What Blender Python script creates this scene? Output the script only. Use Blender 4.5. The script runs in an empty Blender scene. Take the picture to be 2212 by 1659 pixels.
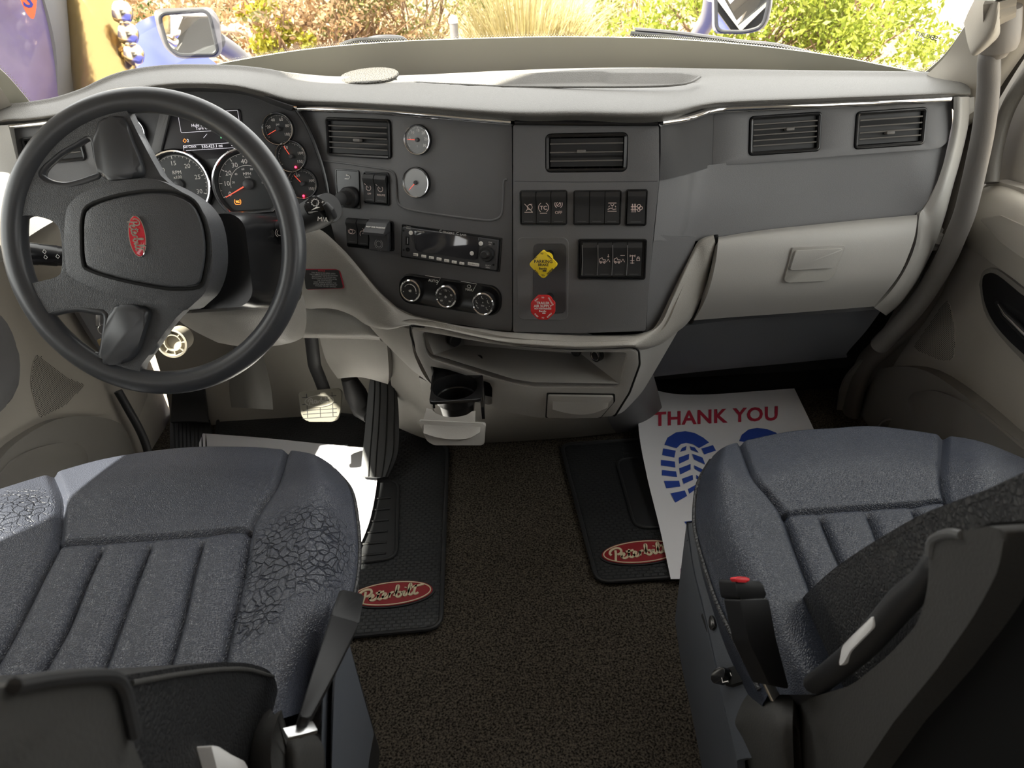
import bpy, bmesh, math, random
import numpy as np
from mathutils import Vector as V, geometry as geo
random.seed(7); rng = np.random.RandomState(7)
SC = bpy.context.scene; COL = SC.collection
# ------------------------------------------------------------------ camera, world, light
FPX = 1540.0; PITCH = math.radians(34); ROLL = math.radians(3.5); CAM = V((0, 0, 1.22))
cp, sp, cr, sr = math.cos(PITCH), math.sin(PITCH), math.cos(ROLL), math.sin(ROLL)
cd = bpy.data.cameras.new('camera'); cam = bpy.data.objects.new('camera', cd); COL.objects.link(cam)
fw = V((0, cp, -sp)); up0 = V((0, sp, cp)); rt0 = V((1, 0, 0))
rt = rt0*cr - up0*sr; up = rt0*sr + up0*cr
from mathutils import Matrix
M = Matrix((rt, up, -fw)).transposed().to_4x4(); M.translation = CAM
cam.matrix_world = M
cd.sensor_width = 36; cd.lens = 36*FPX/2212; cd.clip_start = 0.02; cd.clip_end = 200
cd.dof.use_dof = True; cd.dof.focus_distance = 1.35; cd.dof.aperture_fstop = 9.0
SC.camera = cam
SC.view_settings.view_transform = 'Standard'; SC.view_settings.look = 'None'
SC.view_settings.gamma = 1; SC.view_settings.use_curve_mapping = False
SC.view_settings.exposure = 1.7
w = bpy.data.worlds.new('sky'); SC.world = w; w.use_nodes = True
wn = w.node_tree.nodes; wl = w.node_tree.links
bg = wn['Background']
sky = wn.new('ShaderNodeTexSky'); sky.sky_type = 'HOSEK_WILKIE'; sky.turbidity = 4.0
SUN_DIR = V((-0.50, -0.25, 0.80)).normalized()      # towards the sun
sky.sun_direction = SUN_DIR; sky.ground_albedo = 0.5
mixw = wn.new('ShaderNodeMixRGB'); mixw.inputs[0].default_value = 0.75; mixw.inputs[2].default_value = (0.62, 0.60, 0.56, 1)
wl.new(sky.outputs[0], mixw.inputs[1]); wl.new(mixw.outputs[0], bg.inputs[0]); bg.inputs[1].default_value = 2.8
sd = bpy.data.lights.new('sun', 'SUN'); sd.energy = 8.5; sd.angle = math.radians(0.6); sd.color = (1, 0.93, 0.80)
so = bpy.data.objects.new('sun', sd); COL.objects.link(so); so.rotation_euler = SUN_DIR.to_track_quat('Z', 'Y').to_euler(); so.location = (-4, 3, 6)

# ------------------------------------------------------------------ pixel rays
def ray(px, py):
    dx = (px-1106)/FPX; dy = (829.5-py)/FPX
    a = dx*cr+dy*sr; b = -dx*sr+dy*cr
    return V((a, cp+b*sp, -sp+b*cp))
def PY(px, py, Y): r = ray(px, py); return CAM+r*(Y/r.y)
def PX(px, py, X): r = ray(px, py); return CAM+r*(X/r.x)
def PZ(px, py, Z): r = ray(px, py); return CAM+r*((Z-CAM.z)/r.z)

def proj(p):
    v = V(p)-CAM; z = v.dot(fw); return (1106+FPX*v.dot(rt)/z, 829.5-FPX*v.dot(up)/z)
class Fr:
    """a plane in the cab: origin, right, up, outward normal"""
    def __init__(s, o, n, upv=(0, 0, 1), spin=0):
        s.o = V(o); s.n = V(n).normalized(); u = V(upv).cross(s.n).normalized(); v = s.n.cross(u)
        c, q = math.cos(spin), math.sin(spin); s.u = u*c+v*q; s.v = v*c-u*q
    def pt(s, px, py, off=0):
        r = ray(px, py); o = s.o+s.n*off; return CAM+r*((o-CAM).dot(s.n)/r.dot(s.n))
    def uv(s, px, py, off=0): p = s.pt(px, py, off)-s.o; return (p.dot(s.u), p.dot(s.v))
    def w(s, a, b, c=0): return s.o+s.u*a+s.v*b+s.n*c
    def at(s, px, py, off=0, spin=0):
        f = Fr(s.pt(px, py, off), s.n); f.u, f.v = s.u, s.v
        if spin:
            c, q = math.cos(spin), math.sin(spin); f.u, f.v = s.u*c+s.v*q, s.v*c-s.u*q
        return f
    def mv(s, a, b, c=0, spin=0):
        f = Fr(s.w(a, b, c), s.n); f.u, f.v = s.u, s.v
        if spin:
            k, q = math.cos(spin), math.sin(spin); f.u, f.v = s.u*k+s.v*q, s.v*k-s.u*q
        return f
    def L(s, pts, off=0): return [s.uv(x, y, off) for x, y in pts]
def fr3(a, b, c):
    A, B, Cc = PY(*a), PY(*b), PY(*c); n = (B-A).cross(Cc-A)
    if n.y > 0: n = -n
    return Fr(A, n)

# ------------------------------------------------------------------ curves
def cr_(pts, n, closed=False):
    """Catmull-Rom resample by n points per span"""
    P = [tuple(p) for p in pts]; N = len(P); out = []
    rngN = N if closed else N-1
    for i in range(rngN):
        if closed: p0, p1, p2, p3 = P[(i-1) % N], P[i], P[(i+1) % N], P[(i+2) % N]
        else: p0, p1, p2, p3 = P[max(i-1, 0)], P[i], P[i+1], P[min(i+2, N-1)]
        for k in range(n):
            t = k/n; t2, t3 = t*t, t*t*t
            out.append(tuple(0.5*((2*b)+(-a+c)*t+(2*a-5*b+4*c-d)*t2+(-a+3*b-3*c+d)*t3) for a, b, c, d in zip(p0, p1, p2, p3)))
    if not closed: out.append(P[-1])
    return out
def rnd(pts, r, n=4):
    """round the corners of a closed 2D polygon"""
    out = []; N = len(pts)
    for i in range(N):
        p = V(pts[i]); a = V(pts[i-1])-p; b = V(pts[(i+1) % N])-p
        la, lb = a.length, b.length
        if la < 1e-9 or lb < 1e-9: continue
        d = min(r, la*0.45, lb*0.45); A = p+a/la*d; B = p+b/lb*d
        if abs(a.angle(b)-math.pi) < 0.06: out.append(tuple(p)); continue
        for k in range(n+1):
            t = k/n; q = A*(1-t)**2+p*2*t*(1-t)+B*t*t; out.append(tuple(q))
    return out
def rrect(w, h, r, n=4, cu=0, cv=0):
    r = min(r, w/2*0.999, h/2*0.999); out = []
    for sx, sy, a0 in ((1, 1, 0), (-1, 1, 90), (-1, -1, 180), (1, -1, 270)):
        for k in range(n+1):
            a = math.radians(a0+90*k/n); out.append((cu+sx*(w/2-r)+r*math.cos(a), cv+sy*(h/2-r)+r*math.sin(a)))
    return out
def inpoly(p, poly):
    x, y = p; c = False; j = len(poly)-1
    for i in range(len(poly)):
        xi, yi = poly[i]; xj, yj = poly[j]
        if (yi > y) != (yj > y) and x < (xj-xi)*(y-yi)/(yj-yi)+xi: c = not c
        j = i
    return c
def area(p): return 0.5*sum(p[i-1][0]*p[i][1]-p[i][0]*p[i-1][1] for i in range(len(p)))

# ------------------------------------------------------------------ mesh builder
class MB:
    def __init__(s): s.v = []; s.f = []; s.m = []; s.mi = 0
    def add(s, vs, fs):
        o = len(s.v); s.v += [tuple(p) for p in vs]; s.f += [tuple(i+o for i in f) for f in fs]; s.m += [s.mi]*len(fs); return s
    def addbm(s, bm):
        bm.verts.index_update(); s.add([v.co for v in bm.verts], [[v.index for v in f.verts] for f in bm.faces]); bm.free(); return s
    def prism(s, fr, pts, n0, n1, bevel=0, holes=(), seg=2, nf=None, dens=0):
        """2D outline (with holes) from n0 (back) to n1 (front), front edges bevelled"""
        if area(pts) < 0: pts = pts[::-1]
        bm = bmesh.new()
        if holes or dens:
            vs = [V(p) for p in pts]; es = [(i, (i+1) % len(pts)) for i in range(len(pts))]
            for h in holes:
                o = len(vs); vs += [V(p) for p in h]; es += [(o+i, o+(i+1) % len(h)) for i in range(len(h))]
            if dens:
                xs = [p[0] for p in pts]; ys = [p[1] for p in pts]; x = min(xs)+dens/2
                while x < max(xs):
                    y = min(ys)+dens/2
                    while y < max(ys):
                        if inpoly((x, y), pts) and not any(inpoly((x, y), h) for h in holes): vs.append(V((x, y)))
                        y += dens
                    x += dens
            r = geo.delaunay_2d_cdt(vs, es, [], 0, 1e-7)
            V2, F2 = r[0], r[2]
            top = [bm.verts.new((p[0], p[1], n1)) for p in V2]; bot = [bm.verts.new((p[0], p[1], n0)) for p in V2]
            cnt = {}
            for f in F2:
                c = (sum(V2[i][0] for i in f)/len(f), sum(V2[i][1] for i in f)/len(f))
                if not inpoly(c, pts) or any(inpoly(c, h) for h in holes): continue
                if area([tuple(V2[i]) for i in f]) < 0: f = f[::-1]
                bm.faces.new([top[i] for i in f]); bm.faces.new([bot[i] for i in f[::-1]])
                for k in range(len(f)):
                    e = (f[k], f[(k+1) % len(f)]); cnt[e] = 1
            be = [e for e in cnt if (e[1], e[0]) not in cnt]
            for a, b in be: bm.faces.new((top[b], top[a], bot[a], bot[b]))
            bedges = [bm.edges.get((top[a], top[b])) for a, b in be]
            bm.verts.ensure_lookup_table()
            for v in [v for v in bm.verts if not v.link_faces]: bm.verts.remove(v)
        else:
            top = [bm.verts.new((p[0], p[1], n1)) for p in pts]; bot = [bm.verts.new((p[0], p[1], n0)) for p in pts]; N = len(pts)
            bm.faces.new(top); bm.faces.new(bot[::-1])
            for i in range(N): bm.faces.new((top[(i+1) % N], top[i], bot[i], bot[(i+1) % N]))
            bedges = [bm.edges.get((top[i], top[(i+1) % N])) for i in range(N)]
        if bevel > 0:
            bmesh.ops.bevel(bm, geom=[e for e in bedges if e], offset=bevel, segments=seg, profile=0.5, affect='EDGES', clamp_overlap=True)
        for v in bm.verts:
            a, b, c = v.co
            if nf: c += nf(a, b, c)
            v.co = fr.w(a, b, c)
        return s.addbm(bm)
    def box(s, fr, cu, cv, w, h, n0, n1, bevel=0.0, r=0.0):
        p = rrect(w, h, r, 3, cu, cv) if r else [(cu-w/2, cv-h/2), (cu+w/2, cv-h/2), (cu+w/2, cv+h/2), (cu-w/2, cv+h/2)]
        return s.prism(fr, p, n0, n1, bevel)
    def rloft(s, fr, cu, cv, w, h, r, prof, cap0=False, cap1=True, n=4):
        loops = [rrect(w-2*i, h-2*i, max(r-i, 0.0008), n, cu, cv) for i, _ in prof]; N = len(loops[0]); vs = []; fs = []
        for lp, (_, c) in zip(loops, prof): vs += [fr.w(a, b, c) for a, b in lp]
        for k in range(len(prof)-1):
            for i in range(N): j = (i+1) % N; fs.append((k*N+i, k*N+j, (k+1)*N+j, (k+1)*N+i))
        if cap1: fs.append(tuple((len(prof)-1)*N+i for i in range(N)))
        if cap0: fs.append(tuple(range(N))[::-1])
        return s.add(vs, fs)
    def lathe(s, fr, prof, seg=40, cu=0, cv=0, cap0=False, cap1=False, a0=0, a1=360, fn=None):
        vs = []; fs = []; full = abs(a1-a0) >= 360; N = seg if full else seg+1
        for r, c in prof:
            for i in range(N):
                a = math.radians(a0+(a1-a0)*i/seg); k = fn(a, r, c) if fn else 1
                vs.append(fr.w(cu+r*k*math.cos(a), cv+r*k*math.sin(a), c))
        for k in range(len(prof)-1):
            for i in range(seg): j = (i+1) % N; fs.append((k*N+i, k*N+j, (k+1)*N+j, (k+1)*N+i))
        if cap1: fs.append(tuple((len(prof)-1)*N+i for i in range(N)))
        if cap0: fs.append(tuple(range(N))[::-1])
        return s.add(vs, fs)
    def tube(s, pts, rad, seg=12, caps=True, closed=False, flat=1.0, upv=None):
        P = [V(p) for p in pts]; N = len(P); R = rad if isinstance(rad, (list, tuple)) else [rad]*N; R = list(R)+[R[-1]]*max(0, N-len(R)); vs = []; fs = []
        ref = V(upv) if upv else None; prev = None
        for i in range(N):
            if closed: t = (P[(i+1) % N]-P[i-1])
            else: t = P[min(i+1, N-1)]-P[max(i-1, 0)]
            t = t.normalized() if t.length > 1e-12 else V((0, 0, 1))
            if prev is None: a = (ref or (V((0, 0, 1)) if abs(t.z) < 0.9 else V((1, 0, 0))))
            else: a = prev
            a = (a-t*a.dot(t)).normalized(); prev = a; b = t.cross(a)
            for k in range(seg):
                q = 2*math.pi*k/seg; vs.append(P[i]+a*(R[i]*flat*math.cos(q))+b*(R[i]*math.sin(q)))
        for i in range(N if closed else N-1):
            j = (i+1) % N
            for k in range(seg): l = (k+1) % seg; fs.append((i*seg+k, i*seg+l, j*seg+l, j*seg+k))
        if caps and not closed: fs.append(tuple(range(seg))[::-1]); fs.append(tuple((N-1)*seg+k for k in range(seg)))
        return s.add(vs, fs)
    def stroke(s, fr, pts, wd, n=0.0003, closed=False, h=0.0):
        P = [V(p) for p in pts]; N = len(P); a = []; b = []
        for i in range(N):
            t = (P[(i+1) % N]-P[i-1]) if closed else (P[min(i+1, N-1)]-P[max(i-1, 0)])
            t = t.normalized() if t.length > 1e-12 else V((1, 0)); q = V((-t.y, t.x))*(wd/2); a.append(P[i]+q); b.append(P[i]-q)
        M_ = N if closed else N-1
        vs = [fr.w(p.x, p.y, n) for p in a]+[fr.w(p.x, p.y, n) for p in b]
        fs = [(N+i, N+(i+1) % N, (i+1) % N, i) for i in range(M_)]
        if h:
            vs += [fr.w(p.x, p.y, n-h) for p in a]+[fr.w(p.x, p.y, n-h) for p in b]
            for i in range(M_): j = (i+1) % N; fs += [(i, j, 2*N+j, 2*N+i), (N+j, N+i, 3*N+i, 3*N+j)]
        return s.add(vs, fs)
    def arc(s, fr, cu, cv, r, a0, a1, wd, n=0.0003, seg=20):
        return s.stroke(fr, [(cu+r*math.cos(math.radians(a0+(a1-a0)*i/seg)), cv+r*math.sin(math.radians(a0+(a1-a0)*i/seg))) for i in range(seg+1)], wd, n)
    def poly(s, fr, pts, n=0.0003):
        if area(pts) < 0: pts = pts[::-1]
        return s.add([fr.w(a, b, n) for a, b in pts], [tuple(range(len(pts)))])
    def disc(s, fr, cu, cv, r, n=0.0003, seg=20): return s.poly(fr, [(cu+r*math.cos(2*math.pi*i/seg), cv+r*math.sin(2*math.pi*i/seg)) for i in range(seg)], n)
    def text(s, fr, t, cu, cv, size, n=0.0003, spin=0, sx=1.0, align='CENTER', bold=0.0, ext=0.0):
        c = bpy.data.curves.new('t', 'FONT'); c.body = t; c.size = size; c.align_x = align; c.align_y = 'CENTER'; c.offset = bold; c.extrude = ext; c.resolution_u = 2
        o = bpy.data.objects.new('t', c); me = bpy.data.meshes.new_from_object(o)
        k, q = math.cos(spin), math.sin(spin)
        vs = []
        for v in me.vertices:
            a, b = v.co.x*sx, v.co.y; vs.append(fr.w(cu+a*k-b*q, cv+a*q+b*k, n+v.co.z))
        s.add(vs, [tuple(p.vertices) for p in me.polygons])
        bpy.data.objects.remove(o); bpy.data.meshes.remove(me); bpy.data.curves.remove(c); return s
    def grid(s, rows, closed_u=False):
        m, n = len(rows), len(rows[0]); vs = [p for r in rows for p in r]; fs = []
        for i in range(m-1):
            for j in range(n if closed_u else n-1): k = (j+1) % n; fs.append((i*n+j, i*n+k, (i+1)*n+k, (i+1)*n+j))
        return s.add(vs, fs)
    def solid(s, rows, thick, away=None):
        """closed shell: grid plus an offset copy behind it (away from the viewer side)"""
        m, n = len(rows), len(rows[0]); R = [[V(p) for p in r] for r in rows]; B = []
        for i in range(m):
            b = []
            for j in range(n):
                du = R[i][min(j+1, n-1)]-R[i][max(j-1, 0)]; dv = R[min(i+1, m-1)][j]-R[max(i-1, 0)][j]
                q = du.cross(dv); q = q.normalized() if q.length > 1e-12 else V((0, 1, 0))
                ref = V(away) if away else (R[i][j]-CAM)
                if q.dot(ref) < 0: q = -q
                b.append(R[i][j]+q*thick)
            B.append(b)
        o = len(s.v); s.grid(R); s.grid([r[::-1] for r in B]); O = m*n
        def A(i, j): return i*n+j
        def Bk(i, j): return O+i*n+(n-1-j)
        fs = []
        for j in range(n-1): fs += [(A(0, j+1), A(0, j), Bk(0, j), Bk(0, j+1)), (A(m-1, j), A(m-1, j+1), Bk(m-1, j+1), Bk(m-1, j))]
        for i in range(m-1): fs += [(A(i, 0), A(i+1, 0), Bk(i+1, 0), Bk(i, 0)), (A(i+1, n-1), A(i, n-1), Bk(i, n-1), Bk(i+1, n-1))]
        s.f += [tuple(k+o for k in f) for f in fs]; s.m += [s.mi]*len(fs); return s
    def build(s, name, mat, parent=None, sharp=38, fix=True):
        me = bpy.data.meshes.new(name)
        if parent is None:
            xs = [p[0] for p in s.v]; ys = [p[1] for p in s.v]; zs = [p[2] for p in s.v]
            org = V(((min(xs)+max(xs))/2, (min(ys)+max(ys))/2, min(zs)))
        else: org = wloc(parent)
        me.from_pydata([(p[0]-org.x, p[1]-org.y, p[2]-org.z) for p in s.v], [], s.f)
        bm = bmesh.new(); bm.from_mesh(me)
        if fix: bmesh.ops.recalc_face_normals(bm, faces=bm.faces)
        th = math.radians(sharp)
        for f in bm.faces: f.smooth = True
        for e in bm.edges:
            if len(e.link_faces) == 2 and e.calc_face_angle(0) > th: e.smooth = False
        bm.to_mesh(me); bm.free()
        ms = mat if isinstance(mat, (list, tuple)) else [mat]
        for m_ in ms: me.materials.append(m_)
        if len(ms) > 1: me.polygons.foreach_set('material_index', s.m)
        o = bpy.data.objects.new(name, me); COL.objects.link(o)
        if parent is None: o.location = org
        else: o.parent = parent
        return o
def wloc(o):
    p = V((0, 0, 0))
    while o is not None: p += o.location; o = o.parent
    return p
def thing(name, label, cat, loc, group=None):
    o = bpy.data.objects.new(name, None); o.empty_display_size = 0.05; COL.objects.link(o); o.location = V(loc)
    o['label'] = label; o['category'] = cat
    if group: o['group'] = group
    return o
def tag(o, label, cat, group=None, kind=None):
    o['label'] = label; o['category'] = cat
    if group: o['group'] = group
    if kind: o['kind'] = kind
    return o
def struct(name, mb, mat, parent=None, label=None, **k):
    o = mb.build(name, mat, parent, **k)
    if parent is None: o['kind'] = 'structure'
    if label: o['label'] = label
    return o
def srows(rows, nu=5, nv=5):
    """smooth a control net of 3D points both ways"""
    R = [cr_(r, nu) for r in rows]; C2 = list(zip(*R)); C3 = [cr_(c, nv) for c in C2]; return [list(r) for r in zip(*C3)]

# ------------------------------------------------------------------ materials
def mat(name, col, rough=0.5, metal=0.0, spec=0.5, bump=None, emit=0, mottle=0.0, coat=0.0, sheen=0.0):
    """bump = (kind, scale, strength, distance)"""
    m = bpy.data.materials.new(name); m.use_nodes = True; nt = m.node_tree; b = nt.nodes['Principled BSDF']
    b.inputs['Base Color'].default_value = (*col, 1); b.inputs['Roughness'].default_value = rough; b.inputs['Metallic'].default_value = metal
    b.inputs['Specular IOR Level'].default_value = spec; b.inputs['Coat Weight'].default_value = coat; b.inputs['Sheen Weight'].default_value = sheen
    if emit: b.inputs['Emission Color'].default_value = (*col, 1); b.inputs['Emission Strength'].default_value = emit
    tc = nt.nodes.new('ShaderNodeTexCoord')
    if mottle:
        nz = nt.nodes.new('ShaderNodeTexNoise'); nz.inputs['Scale'].default_value = 9; nz.inputs['Detail'].default_value = 6
        mx = nt.nodes.new('ShaderNodeMixRGB'); mx.inputs[1].default_value = (*[c*(1-mottle) for c in col], 1); mx.inputs[2].default_value = (*[min(1, c*(1+mottle)) for c in col], 1)
        nt.links.new(tc.outputs['Object'], nz.inputs['Vector']); nt.links.new(nz.outputs['Fac'], mx.inputs[0]); nt.links.new(mx.outputs[0], b.inputs['Base Color'])
    if bump:
        k, sc, st, ds = bump
        if k == 'noise':
            t = nt.nodes.new('ShaderNodeTexNoise'); t.inputs['Scale'].default_value = sc; t.inputs['Detail'].default_value = 3; out = t.outputs['Fac']
        else:
            t = nt.nodes.new('ShaderNodeTexVoronoi'); t.feature = 'DISTANCE_TO_EDGE' if k == 'cell' else 'F1'; t.inputs['Scale'].default_value = sc
            out = t.outputs['Distance']
            if k == 'cell':
                mr = nt.nodes.new('ShaderNodeMapRange'); mr.inputs[2].default_value = 0.25; nt.links.new(out, mr.inputs[0]); out = mr.outputs[0]
        nt.links.new(tc.outputs['Object'], t.inputs['Vector'])
        bp = nt.nodes.new('ShaderNodeBump'); bp.inputs['Strength'].default_value = st; bp.inputs['Distance'].default_value = ds
        nt.links.new(out, bp.inputs['Height']); nt.links.new(bp.outputs[0], b.inputs['Normal'])
    return m
grain = ('noise', 900, 0.45, 0.0006)
skin = ('cell', 330, 0.5, 0.0007)
M_dark = mat('dark_dash_plastic', (0.118, 0.117, 0.120), 0.5, bump=grain, mottle=0.06)
M_dark2 = mat('charcoal_plastic', (0.048, 0.048, 0.052), 0.45, bump=grain)
M_black = mat('black_gloss_plastic', (0.012, 0.012, 0.013), 0.25)
M_blackm = mat('black_matte_plastic', (0.016, 0.016, 0.017), 0.55)
M_gap = mat('black_gap', (0.006, 0.006, 0.006), 0.9)
M_lite = mat('light_grey_plastic', (0.35, 0.34, 0.32), 0.45, bump=('noise', 700, 0.4, 0.0006), mottle=0.04)
M_litedirt = mat('worn_grey_plastic', (0.33, 0.315, 0.287), 0.5, bump=('noise', 500, 0.8, 0.001), mottle=0.16)
M_pad = mat('grey_padded_vinyl', (0.145, 0.140, 0.130), 0.55, bump=skin, mottle=0.04)
M_beige = mat('beige_vinyl', (0.40, 0.37, 0.32), 0.55, bump=('noise', 600, 0.3, 0.0006), mottle=0.05)
M_chrome = mat('chrome', (0.85, 0.85, 0.86), 0.06, 1.0)
M_satin = mat('satin_silver', (0.6, 0.6, 0.6), 0.3, 1.0)
M_white = mat('white_print', (0.78, 0.76, 0.72), 0.5)
M_pink = mat('pale_print', (0.75, 0.6, 0.55), 0.5)
M_grayp = mat('grey_print', (0.35, 0.35, 0.35), 0.5)
M_red = mat('red_enamel', (0.55, 0.012, 0.03), 0.25, coat=0.5)
M_matred = mat('mat_red', (0.27, 0.012, 0.018), 0.5, bump=('noise', 500, 0.3, 0.0005))
M_cream = mat('cream_rubber', (0.68, 0.58, 0.40), 0.5)
M_redk = mat('red_knob_plastic', (0.55, 0.02, 0.02), 0.4)
M_yel = mat('yellow_knob_plastic', (0.83, 0.60, 0.02), 0.4)
M_ink = mat('black_ink', (0.02, 0.02, 0.02), 0.6)
M_needle = mat('needle_red', (0.9, 0.08, 0.04), 0.4, emit=0.5)
M_dial = mat('dial_face', (0.03, 0.032, 0.034), 0.45)
M_led = mat('red_warning_lamp', (1.0, 0.02, 0.05), 0.4, emit=3.0)
M_amber = mat('amber_warning_lamp', (1.0, 0.22, 0.03), 0.4, emit=1.2)
M_green = mat('green_screen_lamp', (0.15, 0.7, 0.25), 0.4, emit=0.5)
M_scr = mat('screen_text', (0.75, 0.72, 0.78), 0.4, emit=0.35)
M_wheel = mat('steering_leather', (0.055, 0.057, 0.062), 0.40, bump=('cell', 420, 0.4, 0.0005))
M_wheels = mat('steering_smooth', (0.045, 0.047, 0.052), 0.34)
M_rubber = mat('black_rubber', (0.015, 0.016, 0.018), 0.55)
M_paper = mat('paper', (0.80, 0.80, 0.84), 0.7, bump=('noise', 14, 0.25, 0.004))
M_pred = mat('red_ink', (0.50, 0.03, 0.07), 0.7)
M_pblue = mat('blue_ink', (0.025, 0.07, 0.38), 0.7)
M_carp_d = None
def leather(name, col, crack=None, rough=0.38):
    m = mat(name, col, rough, bump=None, mottle=0.10); nt = m.node_tree; b = nt.nodes['Principled BSDF']
    tc = nt.nodes.new('ShaderNodeTexCoord')
    def vor(sc, mx=0.25, warp=0):
        t = nt.nodes.new('ShaderNodeTexVoronoi'); t.feature = 'DISTANCE_TO_EDGE'; t.inputs['Scale'].default_value = sc
        mp = nt.nodes.new('ShaderNodeMapRange'); mp.inputs[2].default_value = mx
        if warp:
            nz = nt.nodes.new('ShaderNodeTexNoise'); nz.inputs['Scale'].default_value = 30
            mm = nt.nodes.new('ShaderNodeVectorMath'); mm.operation = 'MULTIPLY_ADD'; mm.inputs[1].default_value = (warp,)*3
            nt.links.new(tc.outputs['Object'], nz.inputs['Vector']); nt.links.new(nz.outputs['Color'], mm.inputs[0]); nt.links.new(tc.outputs['Object'], mm.inputs[2]); nt.links.new(mm.outputs[0], t.inputs['Vector'])
        else: nt.links.new(tc.outputs['Object'], t.inputs['Vector'])
        nt.links.new(t.outputs['Distance'], mp.inputs[0]); return mp.outputs[0]
    bp = nt.nodes.new('ShaderNodeBump'); bp.inputs['Strength'].default_value = 0.55; bp.inputs['Distance'].default_value = 0.0007
    nt.links.new(vor(360), bp.inputs['Height']); last = bp
    if crack:
        # cracked areas: (centre, radius, centre, radius ...) in object space
        tot = None
        for c, r in crack:
            d = nt.nodes.new('ShaderNodeVectorMath'); d.operation = 'DISTANCE'; d.inputs[1].default_value = c
            sc_ = nt.nodes.new('ShaderNodeVectorMath'); 
            nt.links.new(tc.outputs['Object'], d.inputs[0])
            mp = nt.nodes.new('ShaderNodeMapRange'); mp.inputs[1].default_value = r; mp.inputs[2].default_value = r*0.55; mp.inputs[3].default_value = 0; mp.inputs[4].default_value = 1
            nt.links.new(d.outputs['Value'], mp.inputs[0])
            if tot is None: tot = mp.outputs[0]
            else:
                ad = nt.nodes.new('ShaderNodeMath'); ad.operation = 'MAXIMUM'; nt.links.new(tot, ad.inputs[0]); nt.links.new(mp.outputs[0], ad.inputs[1]); tot = ad.outputs[0]
        cv = vor(80, 0.08, 0.03)
        b2 = nt.nodes.new('ShaderNodeBump'); b2.inputs['Distance'].default_value = 0.003
        nt.links.new(tot, b2.inputs['Strength']); nt.links.new(cv, b2.inputs['Height']); nt.links.new(bp.outputs[0], b2.inputs['Normal']); last = b2
    nt.links.new(last.outputs[0], b.inputs['Normal'])
    return m
def glassm(name, tint=(0.97, 0.98, 0.97), refl=0.09, rough=0.02):
    m = bpy.data.materials.new(name); m.use_nodes = True; nt = m.node_tree; nt.nodes.clear()
    o = nt.nodes.new('ShaderNodeOutputMaterial'); t = nt.nodes.new('ShaderNodeBsdfTransparent'); t.inputs[0].default_value = (*tint, 1)
    g = nt.nodes.new('ShaderNodeBsdfGlossy'); g.inputs['Roughness'].default_value = rough; mx = nt.nodes.new('ShaderNodeMixShader'); mx.inputs[0].default_value = refl
    nt.links.new(t.outputs[0], mx.inputs[1]); nt.links.new(g.outputs[0], mx.inputs[2]); nt.links.new(mx.outputs[0], o.inputs[0]); return m
M_glass = glassm('window_glass', refl=0.035); M_lens = glassm('gauge_lens', (1, 1, 1), 0.06); M_lens2 = glassm('gauge_lens_pale', (1, 1, 1), 0.30)
# ------------------------------------------------------------------ script lettering and small icons
SCRIPT = [
 [(1.05, 2.45), (0.95, 1.7), (0.75, 0.9), (0.6, 0.25)], [(0.25, 1.55), (0.05, 1.95), (0.35, 2.5), (1.05, 2.85), (1.75, 2.75), (1.95, 2.2), (1.6, 1.7), (1.15, 1.55)],
 [(1.55, 0.95), (2.05, 1.25), (2.25, 1.55), (2.0, 1.7), (1.75, 1.35), (1.8, 0.85), (2.15, 0.65), (2.7, 1.0), (3.05, 1.6)],
 [(3.2, 2.35), (3.0, 1.6), (2.95, 0.95), (3.25, 0.7), (3.7, 1.0)], [(2.6, 1.95), (3.2, 2.0), (3.85, 2.1)],
 [(3.6, 1.0), (4.0, 1.3), (4.15, 1.6), (3.9, 1.72), (3.7, 1.35), (3.75, 0.9), (4.1, 0.75), (4.5, 1.1), (4.75, 1.65)],
 [(4.75, 1.65), (4.7, 1.2), (4.6, 0.8)], [(4.75, 1.5), (5.05, 1.75), (5.35, 1.7)],
 [(5.35, 1.0), (5.75, 1.7), (6.05, 2.6), (5.95, 2.95), (5.75, 2.6), (5.7, 1.6), (5.75, 0.95), (6.1, 0.75), (6.45, 1.1), (6.35, 1.6), (6.0, 1.6)],
 [(6.45, 1.45), (6.85, 1.6)], [(6.95, 1.75), (6.85, 1.2), (6.95, 0.85), (7.25, 1.0), (7.55, 1.5)], [(7.1, 2.3), (7.16, 2.42)],
 [(7.55, 1.5), (7.95, 2.4), (7.95, 2.95), (7.7, 2.7), (7.6, 1.7), (7.65, 1.0), (7.95, 0.9), (8.3, 1.3)],
 [(8.75, 2.65), (8.5, 1.8), (8.4, 1.15), (8.65, 0.9), (9.05, 1.15)], [(7.95, 2.2), (8.8, 2.45), (9.9, 2.6)]]
def script(mb, fr, cu, cv, width, wd=0.3, n=0.0005, spin=0, h=0.0, vs=1.0):
    k = width/10; c, q = math.cos(spin), math.sin(spin)
    for s in SCRIPT:
        p = cr_(s, 5); mb.stroke(fr, [(cu+((x-5)*c-(y-1.65)*vs*q)*k, cv+((x-5)*q+(y-1.65)*vs*c)*k) for x, y in p], wd*k, n, h=h)
def oval(rx, ry, n=48): return [(rx*math.cos(2*math.pi*i/n), ry*math.sin(2*math.pi*i/n)) for i in range(n)]

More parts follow.
